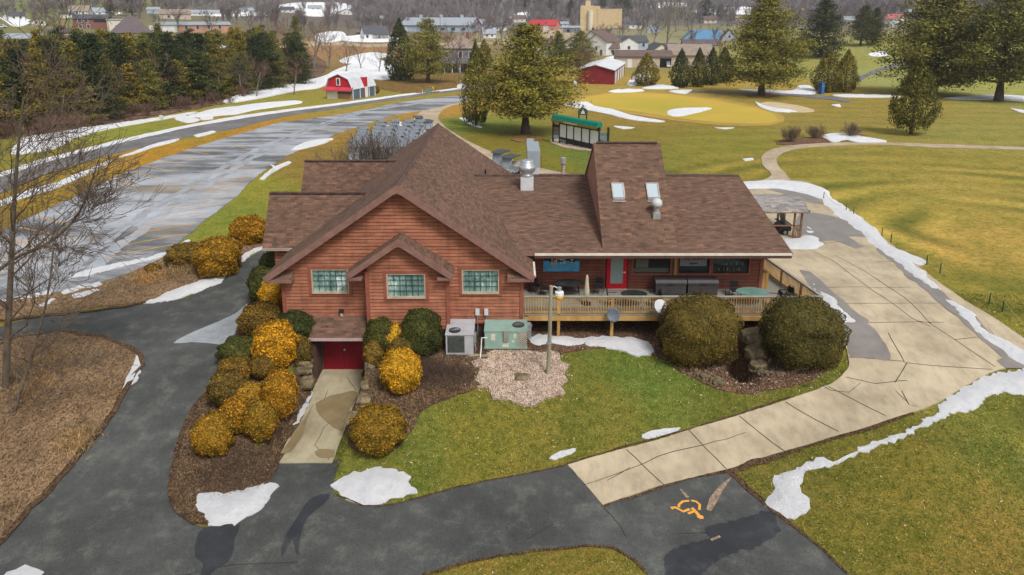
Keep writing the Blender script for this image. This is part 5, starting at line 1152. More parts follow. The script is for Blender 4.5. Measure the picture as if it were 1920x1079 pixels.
# undergrowth on the wood edge: countable bare shrubs
def shrub_arrays(seed, n=26, H=2.2, R=.9, lvl=2, r=.03, minr=.012, flare=.5):
    rng = np.random.default_rng(seed); S = []; T = []
    for k in range(n):
        az = rng.uniform(0, 2*PI); d = unit(np.array([math.cos(az)*flare*rng.uniform(.2, 1.2), math.sin(az)*flare*rng.uniform(.2, 1.2), 1]))
        b = np.array([rng.normal(0, R*.25), rng.normal(0, R*.25), -.1]); S0 = []
        grow(S0, b, d, H*rng.uniform(.45, .75), r, lvl, rng, .06, (2, 3), .14, .5); T += S0[:4]; S += S0[4:]
    S = [(a, b, max(c, minr), max(e, minr)) for a, b, c, e in S]
    return tubes3(S, 3), tubes3(T, 4)
SHR = [shrub_arrays(s, 16, 2.6, 1.2, 2, .035, .025) for s in (1, 2)]
ush = [plant_arrays('bare_shrub', 'brown leafless shrub on the edge of the dark wood', 'shrub', (0, 0, -50), SHR[k], TWIGR, TWIG, group='leafless shrubs on the wood edge', crown='branches', trunk='stems') for k in range(2)]
for i, px in enumerate(np.arange(-40, 470, 26)):
    by = np.interp(px, [-60, 0, 120, 240, 330, 420, 520], [274, 262, 245, 224, 208, 192, 174]); p = G(px+RNG.normal(0, 5), by+RNG.normal(0, 2)); s = RNG.uniform(.45, 1.0); k = i % 2
    if ush[k].location.z < -40: ush[k].location = tuple(p); ush[k].scale = (s, s, s)
    else: dup(ush[k], p, RNG.uniform(0, 6), sc=s)
for lb, px, py, tp, sd in (('round bare shrub at the left of three beside the cart path bend', 1481, 267, 236, 5), ('round bare shrub in the middle of three beside the cart path bend', 1529, 260, 231, 6), ('round bare shrub at the right of three, on the snowy bed end', 1597, 257, 227, 7)):
    p = G(px, py); H = atY(px, tp, p[1])[2]-p[2]
    plant_arrays('bare_shrub', lb, 'shrub', p, shrub_arrays(sd, 34, H*.78, .8, 3, .022, .011, 1.0), mat('tan_twigs', lin((150, 132, 104)), lin((120, 104, 82)), 1, .95), TWIG, group='three bare shrubs by the path', crown='branches', trunk='stems')
for lb, px, Y, H, sd in (('tall leafless shrub behind the long wing roof, right half', 722, 57, 5.4, 8), ('tall leafless shrub behind the long wing roof, left half', 690, 57, 4.8, 9)):
    x = (px-CX)/F*(Y*cP+14*sP)
    plant_arrays('bare_shrub', lb, 'shrub', (x, Y, hg(x, Y)), shrub_arrays(sd, 22, H*.95, 2.2, 3, .04, .014, .45), TWIG, TWIG, group='tall shrubs behind the clubhouse', crown='branches', trunk='stems')
EXC = []
# the near bare tree on the left verge
rng = np.random.default_rng(77); S = []; T = []
tb = G(10, 735)
def near_stem(pxs, r0, r1, kids, LL, lv, ex=1.5):
    kids = int(kids*ex)
    P = np.array([np.array(atY(x, y, Y))-tb for x, y, Y in pxs]); P = smoothloop(P, .5, False)
    n = len(P); rr_ = np.linspace(r0, r1, n)
    for i in range(n-1): T.append((P[i], P[i+1], rr_[i], rr_[i+1]))
    for k in range(kids):
        f = .18+.8*(k+rng.uniform(0, .9))/kids; i = min(int(f*(n-1)), n-2); d = unit(P[i+1]-P[i]); az = rng.uniform(-1.2, 1.2) if k % 3 else rng.uniform(0, 6)
        sd_ = np.array([math.cos(az), math.sin(az), 0]); nd = unit(d*.35+sd_*.9+np.array([0, 0, .25])); grow(S, P[i], nd, LL*(1-.45*f)*rng.uniform(.6, 1.1), rr_[i]*.42, lv, rng, .05, (3, 4), .17, .62)
Y0 = tb[1]
TT = []
near_stem([(10, 745, Y0), (14, 640, Y0), (22, 480, Y0+.2), (30, 330, Y0+.3), (44, 180, Y0+.4)], .17, .035, 15, 5.0, 3)
TT.append(T); T = []
near_stem([(-8, 880, Y0-1.5), (30, 760, Y0-1.3), (62, 660, Y0-1), (88, 560, Y0-.8), (100, 470, Y0-.6)], .09, .03, 7, 2.8, 3)
TT.append(T); T = []
near_stem([(-60, 560, Y0+.3), (20, 490, Y0+.2), (100, 450, Y0), (150, 395, Y0-.2), (185, 300, Y0-.3)], .09, .02, 8, 2.4, 3)
TT.append(T); S = [(a, b, max(c, .011), max(e, .009)) for a, b, c, e in S]
NB = plant_arrays('bare_tree', 'large leafless tree on the dry verge, its twigs spreading over the parking lot', 'tree', tb, (tubes3(S, 3), tubes3(TT[0], 8)), mat('grey_brown_twigs', lin((122, 106, 94)), lin((92, 78, 68)), .7, .95), mat('lichen_bark', lin((120, 108, 92)), lin((78, 68, 58)), 2.2, .95), crown='branches')
for T_ in TT[1:]: newmesh('trunk', *tubes3(T_, 8), MATS['lichen_bark'], NB)
# far bare woods on the hills: one mass
def far_wood(name, label, poly, n, seed, m, hs=(9, 16), rmin=.16, k=24):
    rng = np.random.default_rng(seed); temps = []
    for q in range(5):
        r2 = np.random.default_rng(seed*10+q); S = [(np.zeros(3), np.array([0, 0, .55]), .02, .013)]
        for _ in range(k):
            z = r2.uniform(.25, .62); az = r2.uniform(0, 6.3); L = r2.uniform(.2, .42); b = np.array([0, 0, z]); e = b+np.array([math.cos(az)*L*.5, math.sin(az)*L*.5, L*.95]); S.append((b, e, .009, .005))
            e2 = (b+e)/2; az += r2.normal(0, 1); S.append((e2, e2+np.array([math.cos(az)*.12, math.sin(az)*.12, .16]), .006, .004))
        temps.append(tubes3(S, 3))
    (x0, x1, y0, y1) = poly; V = []; Fc = []; o = 0
    for _ in range(n):
        x = rng.uniform(x0, x1); y = y0+(y1-y0)*rng.uniform()**1.3; z = hg(x, y); h = rng.uniform(*hs); px_ = CX+F*x/(y*cP-(z-CAMZ)*sP); ds = math.hypot(x, y)
        if any(a_-5 < px_ < b_+5 and ds < d_+14 for a_, b_, d_ in EXC): continue
        tv, tf = temps[int(rng.integers(0, 5))]; a = rng.uniform(0, 6.3); c, s = math.cos(a), math.sin(a)
        v = tv*np.array([h*1.1, h*1.1, h]); v = np.stack([v[:, 0]*c-v[:, 1]*s+x, v[:, 0]*s+v[:, 1]*c+y, v[:, 2]+z], 1); V.append(v); Fc.append(tf+o); o += len(v)
    return tag(newmesh(name, np.concatenate(V), np.concatenate(Fc), m), label, None, None, 'stuff')
FW = mat('far_wood_twigs', lin((142, 132, 130)), lin((112, 104, 104)), .01, .95, obj=False)

# turf blades, straw and leaf litter that roughen the near ground and its edges
def inside_any(P, names=None, skip=()):
    ins = np.zeros(len(P), bool)
    for nm, B in SHEETS:
        if (names is not None and nm not in names) or nm in skip: continue
        lo, hi = B.min(0), B.max(0); c = (P[:, 0] > lo[0]) & (P[:, 0] < hi[0]) & (P[:, 1] > lo[1]) & (P[:, 1] < hi[1]) & ~ins
        ix = np.where(c)[0]
        if not len(ix): continue
        Q = P[ix]; r = np.zeros(len(Q), bool)
        for i in range(len(B)):
            a = B[i]; b = B[(i+1) % len(B)]
            if abs(b[1]-a[1]) < 1e-12: continue
            r ^= ((a[1] > Q[:, 1]) != (b[1] > Q[:, 1])) & (Q[:, 0] < (b[0]-a[0])*(Q[:, 1]-a[1])/(b[1]-a[1])+a[0])
        ins[ix[r]] = True
    return ins
def scatter(name, label, box, n, m, sx, sy, names=None, h=(.01, .04), up=.5, seed=1, skip=(), dz=0.0, edge=.05):
    rng = np.random.default_rng(seed); P = np.stack([rng.uniform(box[0], box[1], n), rng.uniform(box[2], box[3], n)], 1); J = P+rng.normal(0, edge, P.shape)
    k = ~inside_any(J, skip=skip) if names is None else inside_any(J, names) & ~inside_any(J, ('snow',))
    pxx = CX+F*P[:, 0]/(P[:, 1]*cP+(CAMZ-hgt(P[:, 0], P[:, 1]))*sP); k &= (pxx > -150) & (pxx < 2070)
    P = P[k]; z = hgt(P[:, 0], P[:, 1])+dz+rng.uniform(*h, len(P)); C = np.stack([P[:, 0], P[:, 1], z], 1)
    al = np.stack([rng.normal(0, .6, len(P)), rng.normal(0, .6, len(P)), np.full(len(P), up)], 1)
    V, Fc = leaves(C, sx, sy, np.tile([0, 0, .8], (len(P), 1)), .8, rng, along=al); return tag(newmesh(name, V, Fc, m), label, None, None, 'stuff')
TURF = m_leaf('turf_blades', [(0, lin((58, 70, 26))), (.4, lin((104, 106, 42))), (.8, lin((138, 130, 58))), (1, lin((196, 178, 116)))], .35)
scatter('grass', 'short winter turf of the lawns', (-9, 30, 15.5, 37), 190000, TURF, .07, .009, h=(.0, .04), up=.4, seed=3)
scatter('leaf_litter', 'stray brown leaves lying on the lawns', (-9, 30, 15.5, 37), 3500, m_leaf('stray_leaves', [(0, lin((90, 66, 40))), (.6, lin((150, 118, 76))), (1, lin((214, 200, 170)))], .9), .05, .03, h=(.02, .05), up=.1, seed=8)
DRYB = m_leaf('straw_blades', [(0, lin((92, 70, 50))), (.5, lin((142, 114, 84))), (1, lin((190, 162, 122)))], .5)
scatter('dry_grass', 'flattened dry grass and stalks on the verges', (-38, -9, 15.5, 60), 60000, DRYB, .14, .008, ('dry_grass_brown',), (.02, .12), .3, 4, dz=.09)
LITT = m_leaf('leaf_litter', [(0, lin((52, 42, 30))), (.5, lin((104, 80, 58))), (1, lin((164, 134, 104)))], .9)
scatter('leaf_litter', 'brown leaf litter and twigs in the planting beds', (-17, 17, 22, 37), 42000, LITT, .06, .018, ('bed_litter', 'bark_mulch'), (.0, .05), .15, 5, dz=.08)
CHPB = m_leaf('wood_chip_flakes', [(0, lin((120, 92, 76))), (.5, lin((186, 160, 138))), (1, lin((226, 212, 196)))], .9)
scatter('wood_chips', 'scattered pale wood chips', (-3, 4, 26, 33), 9000, CHPB, .05, .018, ('pale_wood_chips',), (.0, .03), .1, 6, dz=.1, edge=.25)
scatter('wood_chips', 'scattered pale chips along the bark bed', (3, 16, 28, 34), 5000, CHPB, .05, .018, ('bark_mulch',), (.0, .03), .1, 7, dz=.075, edge=.2)
# ------------------------------------------------------------------ things round the clubhouse
def cool_unit():
    p = G(862, 669); m = mpp(p); w_ = 51*m; Y = p[1]; zt = atY(862, 627.5, Y)[2]-p[2]; yb = min(atZ(862, 597, zt+p[2])[1]-Y, 33.75-Y)
    t = thing('cooling_unit', 'tall grey packaged cooling unit with a dark grille, left of the green one', 'air conditioner', p)
    a = w_/2; b = MB(); b.box(-a, a, 0, yb, .12, zt-.04); b.box(-a-.03, a+.03, -.03, yb+.03, zt-.04, zt); b.box(-a+.02, a-.02, .02, yb-.02, 0, .12); b.build('cabinet', mat('grey_cabinet', lin((186, 186, 190)), lin((164, 164, 168)), 1.5, .5), t)
    b = MB(); b.box(-a+.08, a-.42, -.012, -.002, .22, zt-.08)
    for k in range(16): z = .25+k*(zt-.38)/16; b.box(-a+.1, a-.44, -.03, -.012, z, z+.02)
    b.build('coil_grille', mat('grille_dark', lin((92, 96, 92)), lin((64, 68, 66)), 8, .6), t)
    b = MB(); b.lathe([(.02, 0), (.27, 0), (.29, .05), (.27, .06)], (-a+.42, .42, zt), 22); f = b.build('fan_opening', DARK, t)
    b = MB()
    for k in range(5): an = k*PI/5; b.bar((-a+.42-.28*math.cos(an), .42-.28*math.sin(an), zt+.07), (-a+.42+.28*math.cos(an), .42+.28*math.sin(an), zt+.07), .012, .012)
    b.bar((-a+.42, .42, zt+.075), (-a+.62, .5, zt+.075), .12, .01); b.build('fan_guard', GREYM, f)
    b = MB(); b.box(a, a+.12, .5, .9, .5, .9); b.tube([(a+.05, .55, .5), (a+.12, .4, .2), (a+.05, .3, .05)], .02, 6); b.build('disconnect_box', GREYM, t)
    b = MB(); b.box(-a+.18, -a+.45, -.01, .0, .03, .1); b.box(a-.32, a-.12, -.01, 0, .03, .1); b.build('base_slots', DARK, t)
cool_unit()
def green_unit():
    p = G(949, 660); m = mpp(p); Y = p[1]; x0 = (909-949)*m; x1 = (988-949)*m; z0 = max(.18, atY(949, 654, Y)[2]-p[2]); zt = atY(949, 621, Y)[2]-p[2]; yb = min(atZ(949, 599, zt+p[2])[1]-Y, 33.75-Y)
    GRN = mat('sage_green_cabinet', lin((150, 178, 166)), lin((128, 156, 146)), 1.5, .55)
    t = thing('cooling_unit', 'wide pale green rooftop style cooling unit on timber blocks', 'air conditioner', p)
    b = MB(); b.box(x0, x1, 0, yb, z0, zt-.03); b.box(x0-.03, x1+.03, -.03, yb+.03, zt-.03, zt); b.box(x0-.02, x1+.02, -.04, 0, z0, z0+.1); b.build('cabinet', GRN, t)
    b = MB()
    for x in np.linspace(x0+.1, x1-.2, 5): b.box(x, x+.18, -.02, .12, 0, z0)
    b.box(x0-.1, x1-.1, .05, yb, .02, z0-.02); b.build('timber_blocks', mat('old_timber', lin((128, 104, 78)), lin((96, 78, 60)), 2, .9), t)
    b = MB(); fx = x1-.42; b.lathe([(.02, 0), (.3, 0), (.31, .05), (.29, .06)], (fx, yb*.5, zt), 22); f = b.build('fan_opening', mat('fan_dark', lin((70, 60, 54)), (.02, .02, .02), 6, .6), t)
    b = MB()
    for k in range(6): an = k*PI/6; b.bar((fx-.3*math.cos(an), yb*.5-.3*math.sin(an), zt+.07), (fx+.3*math.cos(an), yb*.5+.3*math.sin(an), zt+.07), .01, .01)
    b.build('fan_guard', GREYM, f)
    b = MB(); L = x1-.42; h0 = z0+.05; h1 = zt-.02; WL = mat('cream_lattice', lin((224, 216, 196)), None, 3, .6)
    b.box(L, x1, -.015, -.005, h0, h1, 1); n = 4; s = (x1-L)/3
    for i in range(-5, 9):
        for sg in (1, -1):
            xa, xb = L, x1; za = h0+i*s*.8; zb = za+sg*(x1-L)
            pts = [(xa, za), (xb, zb)]
            # clip to the panel
            tt = [0, 1]
            for lo, hi in ((h0, h1),):
                d = zb-za
                ta, tb_ = sorted(((lo-za)/d, (hi-za)/d)); tt[0] = max(tt[0], ta); tt[1] = min(tt[1], tb_)
            if tt[1]-tt[0] > .05: b.bar((xa+(xb-xa)*tt[0], -.03, za+d*tt[0]), (xa+(xb-xa)*tt[1], -.03, za+d*tt[1]), .045, .01, 0, (0, 1, 0))
    b.build('lattice_guard', [WL, DARK], t)
    b = MB(); b.box(-.12, .12, -.1, -.002, zt-.55, zt+.03); b.build('control_box', mat('beige_box', lin((150, 150, 138)), None, 2, .6), t)
    b = MB(); b.box(x0+.32, x0+.52, -.012, -.002, zt-.5, zt-.16); b.box(.38, .5, -.012, -.002, zt-.38, zt-.16); b.box(.3, .4, -.012, -.002, zt-.62, zt-.5); b.box(-.18, .12, -.012, -.002, zt-.86, zt-.62); b.build('stickers', mat('cream_sticker', lin((222, 218, 196)), None, 4, .6), t)
    b = MB(); b.box(x1+.03, x1+.22, .3, yb-.1, zt-.55, zt-.1); b.tube([(x1+.2, .5, zt-.1), (x1+.25, .5, zt+.1), (x1+.18, .7, zt+.05)], .03, 6); b.build('side_duct', GREYM, t)
green_unit()
def slab(lbl, a, b_, y0, y1):
    p = G((a+b_)/2, y1); m = mpp(p); w_ = (b_-a)*m/2; d = G((a+b_)/2, y0)[1]-p[1]
    b = MB(); b.box(-w_, w_, 0, d+1.2, -.2, .1); o = b.build('concrete_slab', PADM); o.location = tuple(p); tag(o, lbl, 'slab')
slab('mossy concrete slab under the pale green unit', 902, 974, 656, 672); slab('small concrete slab beside the grey unit', 878, 900, 664, 671)
p = G(900, 676); b = MB(); b.tube([(0, 0, 0), (.05, .25, .5), (.07, .4, 1.0), (.35, .42, 1.0)], .03, 8); o = b.build('drain_pipe', WHITE); o.location = tuple(p); tag(o, 'thin white bent drain pipe between the two cooling units', 'pipe')
# light pole
p = G(1027.5, 704); H = atY(1031, 537, p[1]-.05)[2]-p[2]
t = thing('lamp_post', 'weathered timber lamp post with a curved arm and amber glass lamp', 'lamp post', p)
b = MB(); b.tube([(0, 0, -.2), (.05, 0, H*.45), (.09, 0, H)], [.105, .095, .085], 10); b.build('pole', mat('grey_pole_wood', lin((168, 162, 140)), lin((126, 120, 102)), 3, .9, stretch=(1, 1, .2)), t)
b = MB(); b.lathe([(.12, 0), (.12, .1)], (.04, 0, H*.36), 10); b.bar((-.12, -.05, H*.36+.05), (.2, -.05, H*.36+.05), .04, .05); b.build('pole_band', GREYM, t)
b = MB(); b.tube([(.09, 0, H-.12), (.22, 0, H-.02), (.36, 0, H-.1), (.44, 0, H-.2)], .03, 8); b.build('arm', OFFW, t)
b = MB(); b.lathe([(.02, 0), (.1, -.02), (.1, -.16), (.13, -.2)], (.47, 0, H-.05), 12); lh = b.build('lamp_housing', GREYM, t)
b = MB(); b.lathe([(.13, -.2), (.2, -.24), (.21, -.4)], (.47, 0, H-.05), 16); b.build('reflector', WHITE, lh)
b = MB(); b.lathe([(.2, -.4), (.19, -.56), (.14, -.6), (.03, -.61)], (.47, 0, H-.05), 16); b.build('lamp_glass', mat('amber_glass', lin((232, 180, 70)), lin((210, 160, 60)), 3, .3), lh, True)
# dishes
def dish(lbl, c, r, face, m, foot, arm=True):
    t = thing('satellite_dish', lbl, 'satellite dish', c, 0, 'satellite dishes by the deck'); n = Vector(face).normalized(); q = n.to_track_quat('Z', 'Y').to_matrix()
    b = MB(); vs = []; fs = []; K = 24; R_ = 6
    for s in (0, 1):
        for i in range(R_+1):
            rr = r*i/R_
            for k in range(K): a = 2*PI*k/K; v_ = q @ Vector((rr*math.cos(a), rr*1.08*math.sin(a), .16*r*(i/R_)**2*1.2-(.012 if s else 0))); vs.append(v_)
    o_ = (R_+1)*K
    for s in (0, o_):
        for i in range(R_):
            for k in range(K): f = (s+i*K+k, s+i*K+(k+1) % K, s+(i+1)*K+(k+1) % K, s+(i+1)*K+k); fs.append(f if s == 0 else f[::-1])
    for k in range(K): fs.append((R_*K+k, R_*K+(k+1) % K, o_+R_*K+(k+1) % K, o_+R_*K+k))
    b.add(vs, fs); b.build('reflector', m, t, True)
    e = q @ Vector((0, -r*.75, r*.55)); b = MB(); b.tube([q @ Vector((0, -r, .12*r)), e], .014, 6); b.tube([e, e-n*.12], .035, 8); b.build('feed_arm', GREYM, t)
    b = MB(); b.tube([q @ Vector((0, 0, -.02)), Vector(foot)*.5, Vector(foot)], .022, 8); b.build('mount', GREYM, t)
c = atY(1150, 591, 33.55); dish('dark grey satellite dish on the middle deck post, patched with snow', c, .34, (-.15, -1, .35), mat('slate_dish', lin((108, 116, 126)), lin((88, 96, 106)), 2, .5), (0.02, .35, -.35))
c = atY(1239, 577, 33.25); dish('white satellite dish beside the big clipped yew', c, .38, (.35, -.75, .75), mat('white_dish', lin((214, 218, 218)), lin((190, 194, 196)), 2, .5), (-.32, .5, -.2))
# stones
def stone(lbl, cx, cy, s, seed, grp=None, m=STONE, name='boulder', cat='boulder', flat=1.0, dz=0.0):
    import bmesh
    bm = bmesh.new(); bmesh.ops.create_cube(bm, size=1.0); bmesh.ops.subdivide_edges(bm, edges=bm.edges, cuts=4, use_grid_fill=True)
    r = np.random.default_rng(seed); ph = r.uniform(0, 6, 6)
    for v_ in bm.verts:
        c = v_.co; l = c.length; c *= 1-.28*max(0, l-.55)/.31
        c += Vector((math.sin(c.y*9+ph[0]), math.sin(c.z*8+ph[1]), math.sin(c.x*9+ph[2])))*.07+Vector((math.sin(c.z*21+ph[3]), math.sin(c.x*19+ph[4]), math.sin(c.y*23+ph[5])))*.035
        v_.co = Vector((c.x*s[0], c.y*s[1], c.z*s[2]*flat))
    me = bpy.data.meshes.new(name); bm.to_mesh(me); bm.free(); me.materials.append(m); o = bpy.data.objects.new(name, me); COL.objects.link(o)
    p = G(cx, cy); o.location = (p[0], p[1], p[2]+s[2]*.3+dz); o.rotation_euler = (0, 0, r.uniform(-.4, .4)); return tag(o, lbl, cat, grp)
WB = 'sandstone boulders beside the garage pad'
for i, (lb, cx, cy, s, dz) in enumerate([('big mossy boulder left of the garage pad, below the yellow bush', 562, 692, (1.2, .9, .8), -.05), ('boulder left of the garage pad beside the large amber bush', 572, 722, (.8, 1.1, .8), 0), ('upright block left of the red garage door', 590, 658, (.45, .5, .9), .2), ('boulder under the awning corner on the left', 580, 680, (.6, .6, .7), .1), ('tan boulder right of the garage pad, upper one', 684, 728, (.4, .6, .5), -.1), ('wide tan boulder right of the garage pad, lower one', 682, 750, (.7, .6, .4), -.1), ('pale blocky stone against the wall right of the garage door', 694, 694, (.5, .7, .7), -.1), ('low dark stone at the right edge of the garage pad', 660, 790, (.5, .7, .4), 0), ('low stone at the left edge of the pad by the snow', 545, 770, (.5, .6, .3), 0)]):
    stone(lb, cx, cy, s, i, WB, dz=dz)
for i, (lb, cx, cy, s, dz) in enumerate([('upper sandstone step block between the clipped yews', 1408, 648, (1.0, 1.2, .8), .1), ('middle sandstone step block between the clipped yews', 1416, 672, (1.0, .9, .7), .05), ('lower wedge shaped sandstone block between the clipped yews', 1420, 694, (.8, .7, .6), 0), ('rock at the foot of the left clipped yew', 1362, 672, (.7, .6, .5), 0), ('small rock below the one at the left clipped yew', 1366, 688, (.4, .4, .4), 0)]):
    stone(lb, cx, cy, s, 40+i, 'stone steps below the deck', dz=dz)
proto = None
for i, (cx, cy) in enumerate([(1420,699),(1428,702),(1437,703),(1447,703),(1457,704),(1466,703),(1476,702),(1486,701),(1493,694),(1505,693),(1508,684),(1512,680),(1300,696),(1308,704),(1318,709),(1326,711),(1336,716),(1344,719),(1352,722)]):
    if i % 5 == 0: proto = stone('small tan edging stone in the row along the bark bed', cx, cy, (.34, .3, .26), 60+i, 'edging stones of the bark bed', name='edging_stone', cat='stone')
    else:
        o = proto.copy(); COL.objects.link(o); p = G(cx, cy); k = RNG.uniform(.7, 1.5); o.location = (p[0], p[1], p[2]+.08); o.rotation_euler = (0, 0, RNG.uniform(0, 3)); o.scale = (k, k, k)
stone('flat pale rock lying in the wood chip bed', 978, 709, (.7, .6, .2), 90)

# ------------------------------------------------------------------ deck furniture
FZ = 1.552
IRON = mat('dark_iron', (.02, .02, .022), (.014, .014, .015), 5, .5); TGL = mat('dark_table_glass', lin((58, 62, 56)), lin((40, 42, 38)), 2, .25); TGR = mat('green_table_glass', lin((118, 150, 138)), lin((96, 128, 118)), 2, .2)
def patio_table(lbl, x, y, rx, ry, m, h=.72, grp='patio tables on the deck'):
    t = thing('patio_table', lbl, 'table', (x, y, FZ), 0, grp)
    b = MB(); n = 28; b.prism([(rx*math.cos(2*PI*k/n), ry*math.sin(2*PI*k/n)) for k in range(n)], 'z', h-.03, h); b.build('table_top', m, t)
    for sx, sy in ((1, 1), (1, -1), (-1, 1), (-1, -1)):
        b = MB(); b.tube([(sx*rx*.55, sy*ry*.55, h-.03), (sx*rx*.6, sy*ry*.6, 0)], .02, 6); b.build('leg', IRON, t)
def patio_chair(lbl, x, y, rz_, grp='patio chairs on the deck'):
    t = thing('patio_chair', lbl, 'chair', (x, y, FZ), rz_, grp)
    b = MB(); b.box(-.25, .25, -.25, .25, .42, .45); b.build('seat', IRON, t)
    b = MB(); pts = [(-.24, .24, .42), (-.25, .3, .75), (-.12, .33, .92), (.12, .33, .92), (.25, .3, .75), (.24, .24, .42)]; b.tube(pts, .018, 6)
    for x_ in (-.14, -.05, .05, .14): b.tube([(x_, .25, .45), (x_, .32, .88)], .01, 5)
    b.box(-.2, .2, .285, .3, .5, .85); b.build('backrest', IRON, t)
    for sx in (-1, 1):
        b = MB(); b.tube([(sx*.25, .24, .62), (sx*.27, -.2, .64)], .018, 6); b.build('armrest', IRON, t)
        for sy in (-1, 1): b = MB(); b.tube([(sx*.23, sy*.22, .43), (sx*.25, sy*.25, 0)], .016, 6); b.build('leg', IRON, t)
patio_table('long dark oval patio table below the blue picture', 3.15, 36.45, .85, .5, TGL)
patio_chair('dark iron chair left of the oval patio table', 1.85, 36.4, 1.3); patio_chair('dark iron chair between the oval table and the red door', 4.75, 36.6, -.3); patio_chair('dark iron chair in the shaded corner by the clubhouse wall', 1.25, 36.8, .3)
patio_table('round green glass table right of the deck boxes', 12.7, 35.2, .85, .6, TGR); patio_chair('pale framed iron chair behind the green glass table', 12.1, 36.1, 0.0); patio_chair('iron chair at the deck corner by the angled railing', 14.6, 35.4, -1.2)
patio_table('dark low table behind the railing near the white dish', 6.4, 34.9, .7, .5, TGL); patio_chair('iron chair behind the railing right of the low dark table', 7.5, 34.9, -1.4); patio_chair('iron chair behind the railing left of the low dark table', 5.3, 35.0, 1.4)
patio_chair('iron chair in front of the green glass table behind the railing', 11.5, 34.8, 1.4); patio_chair('iron chair right of the green glass table behind the railing', 13.8, 34.9, -1.5)
x, y, z = atY(1100, 547, 35.2); zt = atY(1100, 516, 35.2)[2]
t = thing('patio_umbrella', 'closed cream patio umbrella beside the oval table', 'umbrella', (x, 35.2, FZ))
b = MB(); b.lathe([(.14, .35), (.15, .7), (.1, 1.2), (.07, zt-FZ-.1), (.04, zt-FZ)], (0, 0, 0), 12); b.build('canopy', mat('cream_canvas', lin((196, 186, 160)), lin((170, 160, 136)), 3, .85), t)
b = MB(); b.lathe([(.28, 0), (.26, .06), (.03, .08), (.03, .4)], (0, 0, 0), 14); b.build('stand', IRON, t)
RES = mat('charcoal_resin', lin((74, 70, 70)), lin((58, 54, 54)), 2, .55)
for lb, a, c_ in (('dark grey deck storage box, the left one under the porch windows', 1231, 1290), ('dark grey deck storage box, the right one under the porch windows', 1292, 1350)):
    m = .0289; x0, x1 = (a-CX)*m, (c_-CX)*m; zt = atY(a, 520, 36.9)[2]-FZ; w_ = (x1-x0)/2
    t = thing('deck_box', lb, 'storage box', ((x0+x1)/2, 36.75, FZ), 0, 'storage boxes on the deck')
    b = MB(); b.box(-w_+.03, w_-.03, -.36, .36, .02, zt*.72); b.box(-w_+.1, w_-.1, -.375, -.36, .08, zt*.64)
    for k in range(5): b.box(-w_+.12, w_-.12, -.385, -.375, .12+k*.1, .14+k*.1)
    b.build('box_body', RES, t)
    b = MB(); b.prism([(-.4, zt*.72), (.4, zt*.72), (.4, zt*.85), (.3, zt), (-.28, zt), (-.4, zt*.84)], 'x', -w_, w_); l_ = b.build('lid', RES, t)
    b = MB(); b.box(-.1, .1, -.43, -.4, zt*.74, zt*.8); b.build('latch', DARK, l_)
# the blue picture on the porch wall: pale figures on blue, dark trees behind
def picture():
    x0, x1, z0, z1 = 1.74, 3.74, 2.62, 3.72; y = 37.3
    t = thing('wall_picture', 'blue painted picture of pale figures hanging on the porch wall', 'picture', ((x0+x1)/2, y, z0))
    W_, H_ = (x1-x0)/2, z1-z0; b = MB(); b.box(-W_, W_, -.03, .02, 0, H_); b.build('panel', mat('picture_blue', lin((54, 150, 206)), lin((96, 180, 222)), 3, .5), t)
    b = MB(); b.box(-W_+.01, W_-.01, -.033, -.03, H_*.56, H_*.9, 0); b.box(-W_+.01, W_-.01, -.034, -.031, H_*.9, H_*.99, 1); rr = random.Random(4)
    for k in range(16): x = rr.uniform(-W_+.1, W_-.1); b.lathe([(.09, 0), (.06, .12), (.01, .2)], (x, -.034, H_*rr.uniform(.5, .72)), 6, 0)
    b.build('painted_trees', [mat('picture_dark', lin((28, 48, 64)), lin((40, 66, 80)), 5, .6), mat('picture_sky', lin((92, 176, 214)), None, 4, .6)], t)
    b = MB(); cs = [mat('picture_tone_%s' % n, lin(c), None, 5, .6) for n, c in (('cream', (214, 208, 190)), ('tan', (196, 150, 90)), ('white', (226, 228, 230)), ('rose', (200, 170, 160)))]
    for x, z, h, c in ((-.52, .38, .5, 0), (-.42, .3, .45, 3), (-.3, .42, .52, 0), (-.2, .5, .48, 1), (-.05, .46, .5, 2), (.05, .5, .44, 0), (.16, .48, .5, 2), (.55, .4, .55, 2), (.57, .32, .25, 1)):
        b.tube([(x, -.045, z), (x+.01, -.045, z+h*.55), (x, -.045, z+h*.8)], [.05, .075, .04], 6, c); b.tube([(x, -.045, z+h*.8), (x, -.045, z+h)], [.035, .03], 6, c); b.bar((x-.12, -.045, z+h*.45), (x, -.045, z+h*.7), .03, .03, c); b.bar((x+.12, -.045, z+h*.5), (x, -.045, z+h*.7), .03, .03, c)
    b.build('painted_figures', cs, t)
picture()

